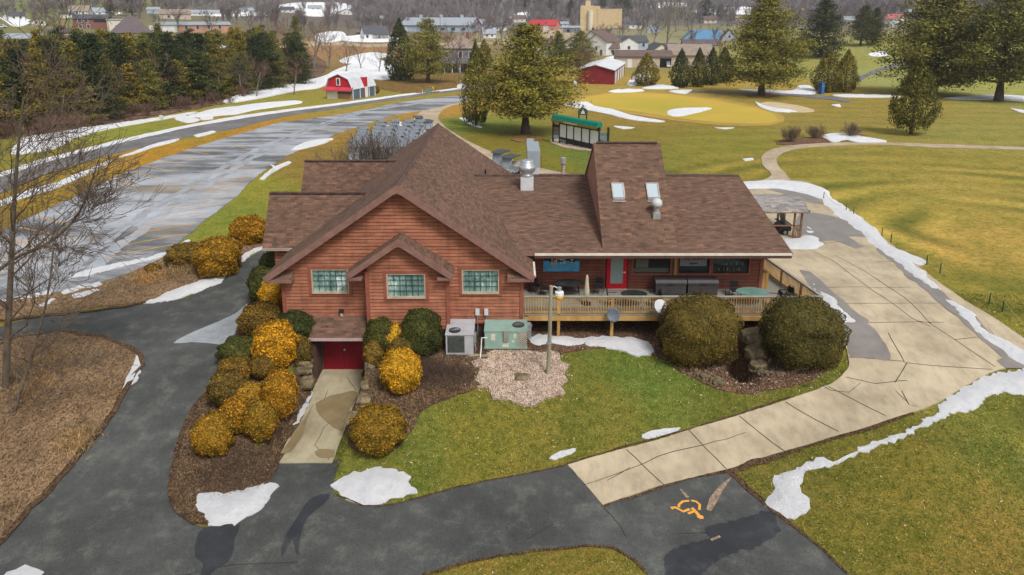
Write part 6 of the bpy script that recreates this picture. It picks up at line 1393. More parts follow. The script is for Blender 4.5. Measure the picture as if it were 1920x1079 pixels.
# ------------------------------------------------------------------ score board and round sign
def scoreboard():
    Lp = G(1037, 267); zt = atY(1037, 222, Lp[1])[2]; R_ = np.array(atZ(1141.5, 241, zt)); d = R_[:2]-Lp[:2]; W_ = np.linalg.norm(d); rzv = math.atan2(d[1], d[0]); H = zt-Lp[2]
    t = thing('score_board', 'long black score board with five white panels under a green awning', 'score board', Lp, rzv)
    k = W_/105.0; fr = lambda px: (px-1037)*k
    posts = [fr(1037), fr(1050.5), fr(1065), fr(1079), fr(1094), fr(1109), fr(1126), fr(1141.5)]
    gz = lambda x: hg(Lp[0]+d[0]/W_*x, Lp[1]+d[1]/W_*x)-Lp[2]
    for x in posts:
        b = MB(); b.box(x-.09, x+.09, -.09, .09, gz(x)-.3, H+(.0 if 0 < x < W_-.1 else .1)); b.build('post', BLACKW, t)
    b = MB(); b.box(posts[1], posts[6], -.04, .04, H-.55, H-.2); b.box(posts[1], posts[6], -.05, .05, .25, .85); b.build('board_frame', BLACKW, t)
    PN = mat('white_score_panel', (.86, .87, .87), (.62, .65, .66), 3, .5, stretch=(4, 1, .2))
    for i in range(1, 6): b = MB(); b.box(posts[i]+.1, posts[i+1]-.1, -.06, -.045, .9, H-.6); b.build('score_panel', PN, t)
    b = MB(); w2 = fr(1127); b.prism([(-.5, H-.05), (.35, H-.05), (.35, H+.3), (.1, H+.55), (-.35, H+.42)], 'x', fr(1039), w2); b.build('awning', mat('green_canvas', lin((14, 132, 108)), lin((12, 110, 92)), 2, .6), t)
    b = MB(); b.box(fr(1039), w2, -.53, -.5, H-.3, H-.04); vl = b.build('valance', mat('ochre_valance', lin((150, 130, 56)), lin((120, 106, 46)), 4, .8), t)
    b = MB(); x = fr(1065); r = random.Random(2)
    while x < fr(1089): l = r.uniform(.06, .14); b.box(x, x+l, -.55, -.53, H-.24, H-.09+r.uniform(-.03, .02)); x += l+.04
    b.build('lettering', mat('cream_letters', lin((214, 206, 170)), None, 5, .7), vl)
    SG = [mat('sponsor_%s' % n, lin(c), lin(c2), 3, .5) for n, c, c2 in (('white', (200, 206, 208), (120, 126, 128)), ('maroon', (86, 40, 44), (60, 30, 34)), ('taupe', (130, 116, 112), (100, 90, 88)), ('grey', (150, 156, 158), (70, 74, 76)), ('sky', (176, 200, 220), (150, 176, 200)), ('brown', (90, 76, 70), (60, 52, 50)))]
    for x0, x1, ms in ((posts[0], posts[1], (4, 3, 2, 1, 0)), (posts[6], posts[7], (5, 2, 4, 0))):
        n = len(ms); hh = (H-.7)/n if n == 5 else (H-1.0)/n
        for i, q in enumerate(ms): b = MB(); b.box(x0+.1, x1-.1, -.03, .03, .55+i*hh, .55+(i+.86)*hh); b.build('sponsor_panel', SG[q], t)
    b = MB(); b.box(posts[1]+.1, posts[2]-.1, -.07, -.05, .3, .62); b.build('sponsor_panel', SG[3], t)
    # round club sign behind
    p = G(1092, 244); m = mpp(p); c = atY(1091, 211, p[1]); Hc = c[2]-p[2]; r_ = 9.2*m
    t = thing('club_sign', 'dark green round topped sign with a pale tree emblem, behind the score board', 'sign', p, .15)
    b = MB(); n = 20; b.prism([(r_*math.cos(PI*i/n*1.0), Hc+r_*.95*math.sin(PI*i/n)) for i in range(n+1)]+[(-r_*.95, Hc-.55*r_), (r_*.95, Hc-.55*r_)], 'y', -.06, .06); b.build('sign_board', mat('dark_green_sign', lin((62, 76, 70)), lin((50, 62, 58)), 3, .6), t)
    b = MB(); b.prism([(-.42*r_, Hc-.3*r_), (.42*r_, Hc-.3*r_), (.3*r_, Hc+.2*r_), (.16*r_, Hc+.2*r_), (.0, Hc+.72*r_), (-.16*r_, Hc+.2*r_), (-.3*r_, Hc+.2*r_)], 'y', -.085, -.06); b.build('emblem', mat('pale_mint', lin((190, 220, 200)), None, 4, .6), t)
    for s in (-.8, .8): b = MB(); b.box(s*r_-.08, s*r_+.08, -.07, .07, -.2, Hc-.5*r_); b.build('post', BLACKW, t)
scoreboard()

# ------------------------------------------------------------------ golf carts
def golf_cart(name, label, loc, rzv, bm_, rm, grp):
    t = thing(name, label, 'golf cart', loc, rzv, grp)
    b = MB(); b.prism([(-1.15, .3), (1.1, .3), (1.15, .62), (.95, .8), (.5, .72), (.45, .34), (-.35, .34), (-.4, .62), (-.75, .78), (-1.1, .72), (-1.2, .5)], 'x', -.58, .58); b.build('body', bm_, t)
    b = MB(); b.box(-.52, .52, .5, .95, .72, .84); b.build('seat', mat('seat_vinyl', lin((190, 186, 176)), None, 3, .6), t)
    b = MB(); b.prism([(.93, .84), (1.03, .84), (1.12, 1.2), (1.04, 1.22)], 'x', -.52, .52); b.build('backrest', MATS['seat_vinyl'], t)
    b = MB()
    for sx in (-1, 1): b.bar((sx*.52, -.8, .75), (sx*.5, -.55, 1.8), .035, .035); b.bar((sx*.52, 1.1, .7), (sx*.5, 1.0, 1.8), .035, .035)
    b.build('roof_frame', GREYM, t)
    b = MB(); b.prism([(-.85, 1.79), (1.15, 1.79), (1.12, 1.86), (.9, 1.9), (-.6, 1.9), (-.82, 1.85)], 'x', -.6, .6); b.build('roof', rm, t)
    b = MB(); b.add([(-.5, -.79, .82), (.5, -.79, .82), (.48, -.57, 1.76), (-.48, -.57, 1.76)], [(0, 1, 2, 3)]); b.build('windshield', mat('hazy_plastic', lin((150, 158, 164)), lin((120, 128, 134)), 2, .3), t)
    for sx in (-1, 1):
        for sy in (-.72, .8):
            b = MB(); n = 14; b.prism([(sy+.23*math.cos(2*PI*k/n), .23+.23*math.sin(2*PI*k/n)) for k in range(n)], 'x', sx*.6-.09, sx*.6+.09); wl_ = b.build('wheel', DARK, t)
            b = MB(); b.prism([(sy+.12*math.cos(2*PI*k/10), .23+.12*math.sin(2*PI*k/10)) for k in range(10)], 'x', sx*.6-.1, sx*.6+.1); b.build('rim', GALV, wl_)
    b = MB(); b.tube([(-.25, -.6, .8), (-.25, -.25, 1.05)], .025, 6); b.lathe([(.15, 0), (.17, .02), (.15, .04)], (-.25, -.22, 1.05), 12); b.build('steering_wheel', DARK, t)
    for sx in (-.38, .38): b = MB(); b.box(sx-.09, sx+.09, -1.19, -1.13, .52, .6); b.build('headlight', OFFW, t)
    return t
CB = [mat('cart_body_%s' % n, lin(c), lin(c2), 2, .4) for n, c, c2 in (('silver', (150, 154, 160), (128, 132, 138)), ('dark', (62, 64, 68), (46, 48, 52)), ('white', (206, 208, 208), (180, 184, 186)))]
RF = mat('cart_roof_grey', lin((132, 138, 146)), lin((108, 114, 122)), 2, .45); RFD = mat('cart_roof_dark', lin((84, 90, 98)), lin((66, 70, 78)), 2, .5)
FLEET = 'golf carts parked in rows behind the clubhouse'; cps = []
fl = golf_cart('golf_cart', 'grey golf cart in the packed rows behind the left side of the clubhouse', (0, 60, 1), 0, CB[0], RF, FLEET); first = True
base = G(664, 303)
for i in range(5):
    for k in range(8):
        px, py = 664+i*24+k*4.2, 304-k*7.4
        if px > 790 or (i == 0 and k > 5): continue
        p = G(px+RNG.normal(0, 1), py); a = .25+RNG.normal(0, .05)
        if first: fl.location = tuple(p); fl.rotation_euler = (0, 0, a); first = False
        else: dup(fl, p, a)
for lb, px, py, q, rm, a in (('golf cart with a dark roof parked furthest back behind the clubhouse ridge', 785, 244, 1, RFD, .3), ('golf cart with a wide dark roof half hidden by the main ridge', 802, 252, 1, RFD, .5), ('silver golf cart right of the main roof, the further one of two', 938, 318, 0, RFD, -.5), ('silver golf cart right of the main roof, the nearer one of two', 957, 328, 0, RFD, -.5),
    ('white golf cart parked in the open garage of the beige shed', 1251, 127, 2, RF, .2)):
    p = G(px, py); golf_cart('golf_cart', lb, p, a, CB[q], rm, 'single golf carts')
# pergola shelter with its cart
PW_ = mat('brown_pergola_timber', lin((136, 104, 80)), lin((104, 78, 60)), 2, .8)
def pergola():
    p = G(1500, 448); m = mpp(p); Y0_ = p[1]; X1 = p[0]; X0_ = X1-(1503-1418)*m; XL = X1-(1503-1396)*m; D = 3.0; g = p[2]
    he = atY(1508, 396, Y0_)[2]-g; hp = .75
    t = thing('pergola', 'brown timber shelter with a curved grey shingle roof beside the drive', 'shelter', p)
    L = lambda x: x-X1
    for x in (X0_+.1, X1-.5, X1-.02):
        for y in (0, D):
            b = MB(); b.box(L(x)-.06, L(x)+.06, y-.06, y+.06, -.2, he); b.build('post', PW_, t)
    arc = lambda x0, x1, th, z: [(-.35+(D+.7)*i/12, z+hp*math.sin(PI*i/12)) for i in range(13)]
    b = MB(); a_ = arc(0, 0, 0, he); b2 = [(y, z-.08) for y, z in a_[::-1]]
    GS = m_shingle('grey_shingles', lin((150, 146, 142)))
    vs = []; fs = []; uv = []
    for x in (L(X0_)-.1, .3):
        for y, z in a_: vs.append((x, y, z))
    for i in range(12): fs.append((i, i+13, i+14, i+1)); uv.append([(vs[q][0], i*.33 if q in (i, i+13) else (i+1)*.33) for q in (i, i+13, i+14, i+1)])
    b.add(vs, fs, 0, uv); b.add([(v_[0], v_[1], v_[2]-.07) for v_ in vs], [f[::-1] for f in fs], 1)
    for k in (0, 13):
        for i in range(12): q0, q1 = vs[k+i], vs[k+i+1]; b.add([q0, q1, (q1[0], q1[1], q1[2]-.07), (q0[0], q0[1], q0[2]-.07)], [(0, 1, 2, 3)], 1)
    for i in (0, 12): q0, q1 = vs[i], vs[13+i]; b.add([q0, q1, (q1[0], q1[1], q1[2]-.07), (q0[0], q0[1], q0[2]-.07)], [(0, 1, 2, 3)], 1)
    b.build('roof', [GS, PW_], t)
    b = MB()
    for y in (0, D): b.bar((L(XL), y, he-.02), (.5, y, he-.02), .08, .16)
    b.bar((L(X0_), 0, .95), (0, 0, .95), .12, .08); b.bar((-.5, -.02, .1), (0, -.02, .1), .06, .08); b.build('beam', PW_, t)
    b = MB()
    for x in np.linspace(-.45, 0, 5): b.box(x-.03, x+.03, -.04, 0, .1, .95)
    for z in (.5,): b.bar((0, 0, z), (0, D, z), .05, .08)
    b.build('slat_screen', PW_, t)
    for x in np.linspace(L(XL), L(X0_)-.2, 5):
        b = MB(); b.tube([(x, y, z-.02) for y, z in a_], .04, 6)
        b.build('arched_rafter', PW_, t)
    for y in (.3, D-.3):
        b = MB(); b.box(L(XL)+.1, L(XL)+.2, y-.05, y+.05, -.2, he+.3); b.build('post', PW_, t)
    golf_cart('golf_cart', 'dark golf cart sheltering under the curved pergola roof', (X1-1.5, Y0_+1.4, hg(X1-1.5, Y0_+1.4)), 1.57, CB[1], RFD, 'single golf carts')
    c = (X0_-.25, Y0_+.2, hg(X0_, Y0_)); t2 = thing('covered_grill', 'grey green tarpaulin covered grill left of the pergola', 'grill', c)
    b = MB(); vs = []; n = 24
    for z, rr_ in ((0, .62), (.5, .55), (1.05, .5), (1.15, .42)):
        for k in range(n): a = 2*PI*k/n; w_ = rr_*(1+.07*math.sin(a*7)*(1 if z < 1 else 0)); vs.append((1.5*w_*math.cos(a), w_*math.sin(a), z))
    b.add(vs, [(i*n+k, i*n+(k+1) % n, (i+1)*n+(k+1) % n, (i+1)*n+k) for i in range(3) for k in range(n)]+[tuple(3*n+k for k in range(n))]); b.build('tarpaulin', mat('grey_green_tarp', lin((142, 156, 152)), lin((110, 124, 120)), 3, .6), t2)
    b = MB(); b.box(-.55, .55, -.3, .3, 1.1, 1.19); b.build('snow_cap', SNOW, t2)
pergola()

# ------------------------------------------------------------------ stakes and ropes, posts, small signs
GRNP = mat('green_stake_paint', lin((40, 84, 60)), lin((30, 66, 48)), 4, .6); ROPE = mat('yellow_rope', lin((190, 176, 84)), None, 6, .8)
st = [(1544,374,360),(1586,398,384),(1600,404,393),(1653,444,428),(1670,455,440),(1737,497,483),(1762,513,498),(1854,571,553),(1879,585,567)]
pts = []; pr = None
for i, (x, y, tp) in enumerate(st):
    p = G(x, y); h = atY(x, tp, p[1])[2]-p[2]
    if pr is None:
        pr = thing('rope_stake', 'short dark green stake in the row beside the snow lined drive', 'stake', p, 0, 'green rope stakes along the drive'); b = MB(); b.lathe([(.035, -.1), (.03, .62), (.01, .66)], (0, 0, 0), 8); b.build('stake', GRNP, pr); h0 = .66
    else: dup(pr, p)
    pts.append(np.array([p[0], p[1], p[2]+.6]))
pts.append(G(1990, 668)+np.array([0, 0, .6]))
for a, c in zip(pts[:-1], pts[1:]):
    L = np.linalg.norm(c-a); n = 10; P = [a+(c-a)*i/n-np.array([0, 0, .42*math.sin(PI*i/n)]) for i in range(n+1)]
    P = [np.array([q[0], q[1], max(q[2], hg(q[0], q[1])+.05)]) for q in P]; b = MB(); b.tube(P, .011, 5); tag(b.build('guide_rope', ROPE), 'thin yellowish rope sagging between green stakes', 'rope', 'ropes between the green stakes')
b0 = None
for lb, x, y, h in (('thin yellow stake on the fairway edge below the cedar', 1740, 270, .9), ('thin yellow stake at the far right of the path', 1833, 274, 1.0)):
    p = G(x, y); b = MB(); b.tube([(0, 0, -.1), (0, 0, h)], .03, 6); b.tube([(0, 0, h), (.4, 0, .05)], .012, 5); o = b.build('marker_stake', mat('yellow_stake', lin((206, 180, 90)), None, 4, .7)); o.location = tuple(p); tag(o, lb, 'stake')
p = G(1541, 177); m = mpp(p)
t = thing('vending_machine', 'bright blue vending machine with a red and white badge, beside the cone evergreens', 'vending machine', p, .25)
b = MB(); b.box(-.45, .45, 0, .75, 0, 2.4); b.build('cabinet', mat('vending_blue_side', lin((24, 74, 150)), None, 2, .4), t)
b = MB(); b.box(-.2, .42, -.03, -.002, .08, 2.34); f = b.build('front_panel', mat('vending_blue', lin((44, 122, 190)), lin((30, 96, 170)), 1.5, .35), t)
b = MB(); n = 18; b.prism([(.12+.2*math.cos(PI*k/n), 1.55+.2*math.sin(PI*k/n)) for k in range(n+1)], 'y', -.05, -.03, 0); b.prism([(.12-.2*math.cos(PI*k/n), 1.5-.2*math.sin(PI*k/n)) for k in range(n+1)], 'y', -.05, -.03, 1); b.box(-.08, .32, -.045, -.03, 1.5, 1.55, 2); b.build('badge', [REDP, mat('badge_blue', lin((20, 60, 150)), None, 2, .4), WHITE], f)
b = MB(); b.box(-.42, -.24, -.03, 0, .3, 2.2); b.build('selector_strip', DARK, t)
p = G(1443, 175); t = thing('ball_washer', 'thin grey ball washer post by the tall pine trunk', 'ball washer', p); b = MB(); b.tube([(0, 0, -.1), (0, 0, 1.1)], .05, 6); b.build('post', GREYM, t); b = MB(); b.box(-.18, .18, -.1, .1, 1.1, 1.6); b.build('washer_box', BLACKW, t)
p = G(305, 238); t = thing('road_sign', 'grey back of a round road sign on the grass beside the road', 'road sign', p); b = MB(); b.tube([(0, 0, -.1), (0, 0, 1.6)], .035, 6); b.build('post', GREYM, t); b = MB(); n = 20; b.prism([(.36*math.cos(2*PI*k/n), 1.35+.36*math.sin(2*PI*k/n)) for k in range(n)], 'y', -.06, -.04); b.build('sign_plate', OFFW, t)
p = G(804, 175); b = MB(); b.box(-.5, .5, 0, .8, 0, .75); b.box(-.54, .54, -.04, .84, .75, .85); o = b.build('utility_cabinet', mat('teal_cabinet', lin((112, 150, 128)), None, 2, .6)); o.location = tuple(p); tag(o, 'small green utility cabinet beside the far road', 'utility cabinet')
p = G(812, 170); b = MB(); b.lathe([(.14, 0), (.14, .5), (.2, .52), (.2, .6), (.1, .78), (.03, .82)], (0, 0, 0), 10); b.bar((-.22, 0, .45), (.22, 0, .45), .1, .1); o = b.build('fire_hydrant', mat('hydrant_yellow', lin((214, 190, 40)), None, 3, .5)); o.location = tuple(p); tag(o, 'yellow fire hydrant on the grass beside the far road', 'hydrant')
p = G(792, 177); b = MB(); b.tube([(0, 0, -.1), (0, 0, 1.0)], .06, 8); b.tube([(0, 0, 1.0), (0, 0, 1.15)], .065, 8, 1); o = b.build('marker_post', [WHITE, DARK]); o.location = tuple(p); tag(o, 'slim white marker post on the verge of the far road', 'post')
p = G(868, 168); m = mpp(p); t = thing('entrance_sign', 'low white scalloped entrance sign by the far road', 'sign', p)
b = MB(); n = 14; w_ = 11*m; b.prism([(-w_, .35)]+[(-w_+2*w_*i/n, .9+.35*abs(math.sin(PI*1.5*i/n))) for i in range(n+1)]+[(w_, .35)], 'y', -.08, .08); b.build('sign_board', WHITE, t)
for s in (-.8, .8): b = MB(); b.box(s*w_-.12, s*w_+.12, -.12, .12, -.1, .8); b.build('post', WHITE, t)
p = G(1317, 163); 
p = G(1078, 163); b = MB(); b.lathe([(.1, 0), (.55, .3), (.6, .7), (.5, 1.1), (.1, 1.35)], (0, 0, 0), 14); o = b.build('gas_tank', WHITE); o.location = tuple(p); tag(o, 'rounded white gas tank beside the long red shed', 'tank')
UP = 'utility poles in the town'
POLE = mat('pole_timber', lin((150, 140, 128)), lin((120, 110, 98)), 1, .9)
for lb, x, y, tp, col in (('utility pole left of the white porch house', 668, 66, 38, POLE), ('utility pole in front of the long blue barn', 826, 66, 30, POLE), ('utility pole left of the brick workshop', 963, 68, 36, POLE), ('utility pole on the slope right of the factory', 1197, 30, 4, POLE), ('utility pole above the blue roofed house', 1326, 42, 24, POLE), ('orange utility pole beside the brick house', 121, 60, 27, mat('orange_pole', lin((206, 150, 104)), None, 2, .8)), ('utility pole before the pale church hall', 205, 64, 28, POLE), ('pale utility pole near the top left corner', 53, 24, 3, POLE), ('utility pole among the hillside trees', 122, 30, 2, POLE)):
    p = G(x, y); H = atY(x, tp, p[1])[2]-p[2]; t = thing('utility_pole', lb, 'utility pole', p, 0, UP)
    b = MB(); b.tube([(0, 0, -.3), (0, 0, H)], [.22, .15], 6); b.build('pole', col, t); b = MB(); b.bar((-1.2, 0, H-.7), (1.2, 0, H-.7), .16, .16); b.build('crossarm', col, t)
# ------------------------------------------------------------------ houses and barns beyond
def wm(name, c, c2=None, s=.6): return mat(name, lin(c), lin(c2) if c2 else None, s, .75)
GLZ = mat('far_window_glass', lin((70, 80, 90)), lin((50, 58, 66)), 2, .3)
RDK = wm('roof_slate', (92, 94, 100), (76, 78, 84)); RBR = wm('roof_brown', (116, 98, 92), (98, 82, 78)); RTN = wm('roof_tan', (156, 142, 128), (136, 122, 112)); RBL = wm('roof_blue', (96, 144, 178), (84, 128, 162)); RRD = wm('roof_red', (196, 60, 70), (176, 50, 60)); RPK = wm('roof_pinkish_red', (200, 116, 112), (184, 100, 98)); RMT = wm('roof_metal', (164, 172, 180), (144, 152, 162)); RPU = wm('roof_purple', (108, 96, 98), (92, 82, 84))
WWH = wm('wall_white', (226, 226, 222), (206, 206, 204)); WBE = wm('wall_beige', (196, 180, 162), (182, 166, 150)); WTN = wm('wall_tan', (216, 192, 148), (200, 176, 134)); WBK = wm('wall_brick', (140, 92, 80), (120, 78, 70), 2); WGY = wm('wall_grey', (122, 126, 132), (104, 108, 114)); WBL = wm('wall_pale_blue', (176, 190, 204), (156, 170, 186)); WRD = wm('wall_barn_red', (132, 38, 42), (112, 32, 38)); WPK = wm('wall_pink_brick', (196, 150, 128), (178, 134, 114)); WCR = wm('wall_cream', (226, 218, 198), (206, 198, 180)); BRED = wm('barn_bright_red', (190, 36, 50), (166, 30, 44))
def bld(name, label, cat, px0, px1, by, wallpx, roofpx, depth, wmat, rmat, ridge='x', yaw=0.0, wins=(), doors=(), over=.4, hip=False, chim=None, group=None, snowroof=False, dmat=None, bury=.6):
    p = G((px0+px1)/2, by); m = mpp(p); az = math.atan2(p[0], p[1]); w_ = (px1-px0)*m/max(.5, math.cos(yaw)); hw = wallpx*m; hr = roofpx*m
    t = thing(name, label, cat, p, -az+yaw, group); a = w_/2; EXC.append((px0, px1, float(np.hypot(p[0], p[1])))); D = depth
    b = MB()
    if hip: b.box(-a, a, 0, D, -bury-3, hw)
    elif ridge == 'x': b.prism([(0, -bury-3), (D, -bury-3), (D, hw), (D/2, hw+hr-.05), (0, hw)], 'x', -a, a)
    else: b.prism([(-a, -bury-3), (a, -bury-3), (a, hw), (0, hw+hr-.05), (-a, hw)], 'y', 0, D)
    b.build('wall', wmat, t)
    b = MB(); o = over
    if hip:
        k = min(a, D/2)*.9; vs = [(-a-o, -o, hw), (a+o, -o, hw), (a+o, D+o, hw), (-a-o, D+o, hw), (-a+k, D/2, hw+hr), (a-k, D/2, hw+hr)]
        b.add(vs, [(0, 1, 5, 4), (1, 2, 5), (2, 3, 4, 5), (3, 0, 4), (3, 2, 1, 0)])
    elif ridge == 'x':
        s = hr/(D/2); e = hw-s*o
        b.add([(-a-o, -o, e), (a+o, -o, e), (a+o, D/2, hw+hr), (-a-o, D/2, hw+hr), (-a-o, D+o, e), (a+o, D+o, e)]+[(-a-o, -o, e-.2), (a+o, -o, e-.2), (a+o, D/2, hw+hr-.2), (-a-o, D/2, hw+hr-.2), (-a-o, D+o, e-.2), (a+o, D+o, e-.2)], [(0, 1, 2, 3), (3, 2, 5, 4), (6, 7, 1, 0), (10, 11, 5, 4), (6, 9, 8, 7), (9, 10, 11, 8), (0, 3, 9, 6), (3, 4, 10, 9), (1, 7, 8, 2), (2, 8, 11, 5)])
    else:
        s = hr/a; e = hw-s*o; x = a+o
        b.add([(-x, -o, e), (0, -o, hw+hr), (x, -o, e), (-x, D+o, e), (0, D+o, hw+hr), (x, D+o, e)]+[(-x, -o, e-.2), (0, -o, hw+hr-.2), (x, -o, e-.2), (-x, D+o, e-.2), (0, D+o, hw+hr-.2), (x, D+o, e-.2)], [(0, 1, 4, 3), (1, 2, 5, 4), (6, 7, 1, 0), (7, 8, 2, 1), (6, 9, 10, 7), (7, 10, 11, 8), (0, 3, 9, 6), (2, 8, 11, 5)])
    rf = b.build('roof', rmat, t)
    if chim: b = MB(); b.box(chim*a-.4, chim*a+.4, D/2-.4, D/2+.4, hw+hr*.5, hw+hr+1.0); b.build('chimney', WBK, rf)
    for (fx, fz, ww, wh) in wins:
        x = fx*a; z = fz*hw; b = MB(); b.box(x-ww/2-.12, x+ww/2+.12, -.08, -.01, z-.12, z+wh+.12); wn = b.build('window', WWH, t)
        b = MB(); b.box(x-ww/2, x+ww/2, -.1, -.08, z, z+wh); b.build('pane', GLZ, wn)
    for (fx, ww, wh, *mm) in doors:
        x = fx*a; b = MB(); b.box(x-ww/2, x+ww/2, -.1, -.01, 0, wh); b.build('door', mm[0] if mm else (dmat or WWH), t)
    return t, a, hw, hr, D
BH = 'houses in the town'
# gambrel barn
def gambrel():
    p = G(637, 186); m = mpp(p); q = np.array(atZ(698, 176, p[2])); t = thing('red_barn', 'red gambrel barn with pale metal roof and white garage door by the road', 'barn', p, math.radians(-27)*-1)
    t.rotation_euler = (0, 0, math.radians(-20)); W_ = 6.0; a = W_/2; D = 8.5; h1 = 1.9
    G_ = [(-a, h1), (-a*.72, h1+2.0), (0, h1+2.9), (a*.72, h1+2.0), (a, h1)]
    SL_ = wm('barn_slate_blue', (92, 108, 120), (80, 94, 106))
    b = MB(); b.box(-a, a, 0, D, -1.5, h1); b.build('lower_wall', SL_, t)
    b = MB(); b.prism([(x*.99, z-.02) for x, z in G_], 'y', .02, D-.02); b.build('gable_wall', BRED, t)
    b = MB()
    for (x0, z0), (x1, z1) in zip(G_[:-1], G_[1:]):
        b.add([(x0*1.04, -.3, z0), (x1*1.04, -.3, z1), (x1*1.04, D+.3, z1), (x0*1.04, D+.3, z0), (x0*1.04, -.3, z0+.12), (x1*1.04, -.3, z1+.12), (x1*1.04, D+.3, z1+.12), (x0*1.04, D+.3, z0+.12)], [(0, 1, 2, 3), (7, 6, 5, 4), (0, 4, 5, 1), (3, 2, 6, 7), (0, 3, 7, 4), (1, 5, 6, 2)])
    b.build('roof', wm('barn_white_metal', (212, 214, 218), (190, 194, 200)), t)
    b = MB(); b.add([(-a-.2, -.9, h1-.15), (a+.2, -.9, h1-.15), (a+.2, 0, h1+.45), (-a-.2, 0, h1+.45), (-a-.2, -.9, h1-.27), (a+.2, -.9, h1-.27), (a+.2, 0, h1+.3), (-a-.2, 0, h1+.3)], [(0, 1, 2, 3), (7, 6, 5, 4), (0, 4, 5, 1), (0, 3, 7, 4), (1, 5, 6, 2)]); b.build('canopy', wm('barn_canopy_red', (200, 70, 84), (176, 56, 70)), t)
    b = MB(); b.box(-a+.15, -.4, -.08, -.01, -.2, 1.75)
    for k in range(3): b.box(-a+.2, -.45, -.1, -.08, .2+k*.5, .24+k*.5)
    b.build('garage_door', WWH, t)
    b = MB(); b.box(-.35, a-.1, -.06, -.01, -.3, 1.0); b.build('plank_panel', wm('barn_planks', (176, 140, 100), (150, 118, 86), 3), t)
    b = MB(); b.box(-.55, .35, -.1, -.01, h1+.75, h1+2.2); wn = b.build('window', WWH, t); b = MB(); b.box(-.35, .15, -.12, -.1, h1+.9, h1+2.05); b.build('pane', GLZ, wn)
    x = a*1.04
    b = MB(); b.box(a*.7, x+.05, D*.5, D*.5+1.1, .3, h1+2.1); b.build('loft_dormer', BRED, t); b = MB(); b.box(x+.05, x+.12, D*.5, D*.5+1.1, 0, h1+.2); b.box(a*.6, x+.1, D*.5-.05, D*.5+1.15, h1+2.1, h1+2.2); b.build('white_trim', WWH, t)
    for y in (.1, D*.32, D*.72, D-.1): b = MB(); b.box(a, a+.06, y-.1, y+.1, -.5, h1); b.build('side_post', WWH, t)
gambrel()
p = G(703, 176); bush_rng = 0
bush('round_bush', 'round dark leafless bush at the far end of the red barn', 'bush', 704, 160, 176, 15, YEWB, None, .25, seed=201)
# white porch house
t, a, hw, hr, D = bld('porch_house', 'small white house with dark roof and front porch on the far road', 'house', 684, 728, 75, 12, 13, 9, WWH, RDK, 'x', .25, [(-.75, .3, 1.2, 1.5)], [(.2, 1.0, 2.1, DARK)], group=BH)
b = MB(); b.add([(-a*.3, -2.6, hw*.75), (a+.3, -2.6, hw*.75), (a+.3, 0, hw), (-a*.3, 0, hw), (-a*.3, -2.6, hw*.7), (a+.3, -2.6, hw*.7), (a+.3, 0, hw*.95), (-a*.3, 0, hw*.95)], [(0, 1, 2, 3), (7, 6, 5, 4), (0, 4, 5, 1), (0, 3, 7, 4), (1, 5, 6, 2)]); b.build('porch_roof', RDK, t)
for k in range(5): x = -a*.25+k*(a*1.2)/4; b = MB(); b.box(x-.1, x+.1, -2.5, -2.3, 0, hw*.74); b.build('porch_post', WWH, t)
# long pale blue barn
t, a, hw, hr, D = bld('long_barn', 'very long pale blue metal barn with roof vents', 'barn', 752, 882, 60, 13, 13, 30, WBL, RMT, 'x', -.3, [(.2, .2, 3, 2), (.5, .2, 3, 2), (.8, .2, 3, 2), (-.2, .2, 3, 2)], [(-.9, 4, 4.5, WWH)], over=1.0)
for k in (-.6, 0, .6): b = MB(); b.box(k*a-1, k*a+1, D/2-1, D/2+1, hw+hr-.5, hw+hr+2.0); b.build('roof_vent', WBL, t)
bld('metal_shed', 'pale blue metal shed at the right end of the long barn', 'shed', 878, 908, 55, 8, 10, 18, WBL, RMT, 'x', -.3, over=.5)
# grey farmhouse
t, a, hw, hr, D = bld('farmhouse', 'two storey grey farmhouse with a hipped roof and long veranda', 'house', 832, 896, 136, 44, 22, 11, WGY, RTN, 'x', -.08, [(-.8, .62, 1.0, 1.7), (0, .62, 1.0, 1.7), (.6, .62, 1.0, 1.7), (-.45, .18, 1.4, 1.6), (-.1, .18, .9, 1.6)], [(.35, 1.2, 2.3, DARK)], hip=True, chim=.35, group=BH)
b = MB(); b.add([(-a-.3, -2.8, hw*.42), (a+.3, -2.8, hw*.42), (a+.3, 0, hw*.56), (-a-.3, 0, hw*.56), (-a-.3, -2.8, hw*.38), (a+.3, -2.8, hw*.38), (a+.3, 0, hw*.52), (-a-.3, 0, hw*.52)], [(0, 1, 2, 3), (7, 6, 5, 4), (0, 4, 5, 1), (0, 3, 7, 4), (1, 5, 6, 2)]); b.build('veranda_roof', wm('veranda_slate', (104, 110, 118), (90, 96, 104)), t)
for k in range(5): x = -a*.9+k*a*.45; b = MB(); b.box(x-.1, x+.1, -2.7, -2.5, 0, hw*.4); b.build('veranda_post', WWH, t)
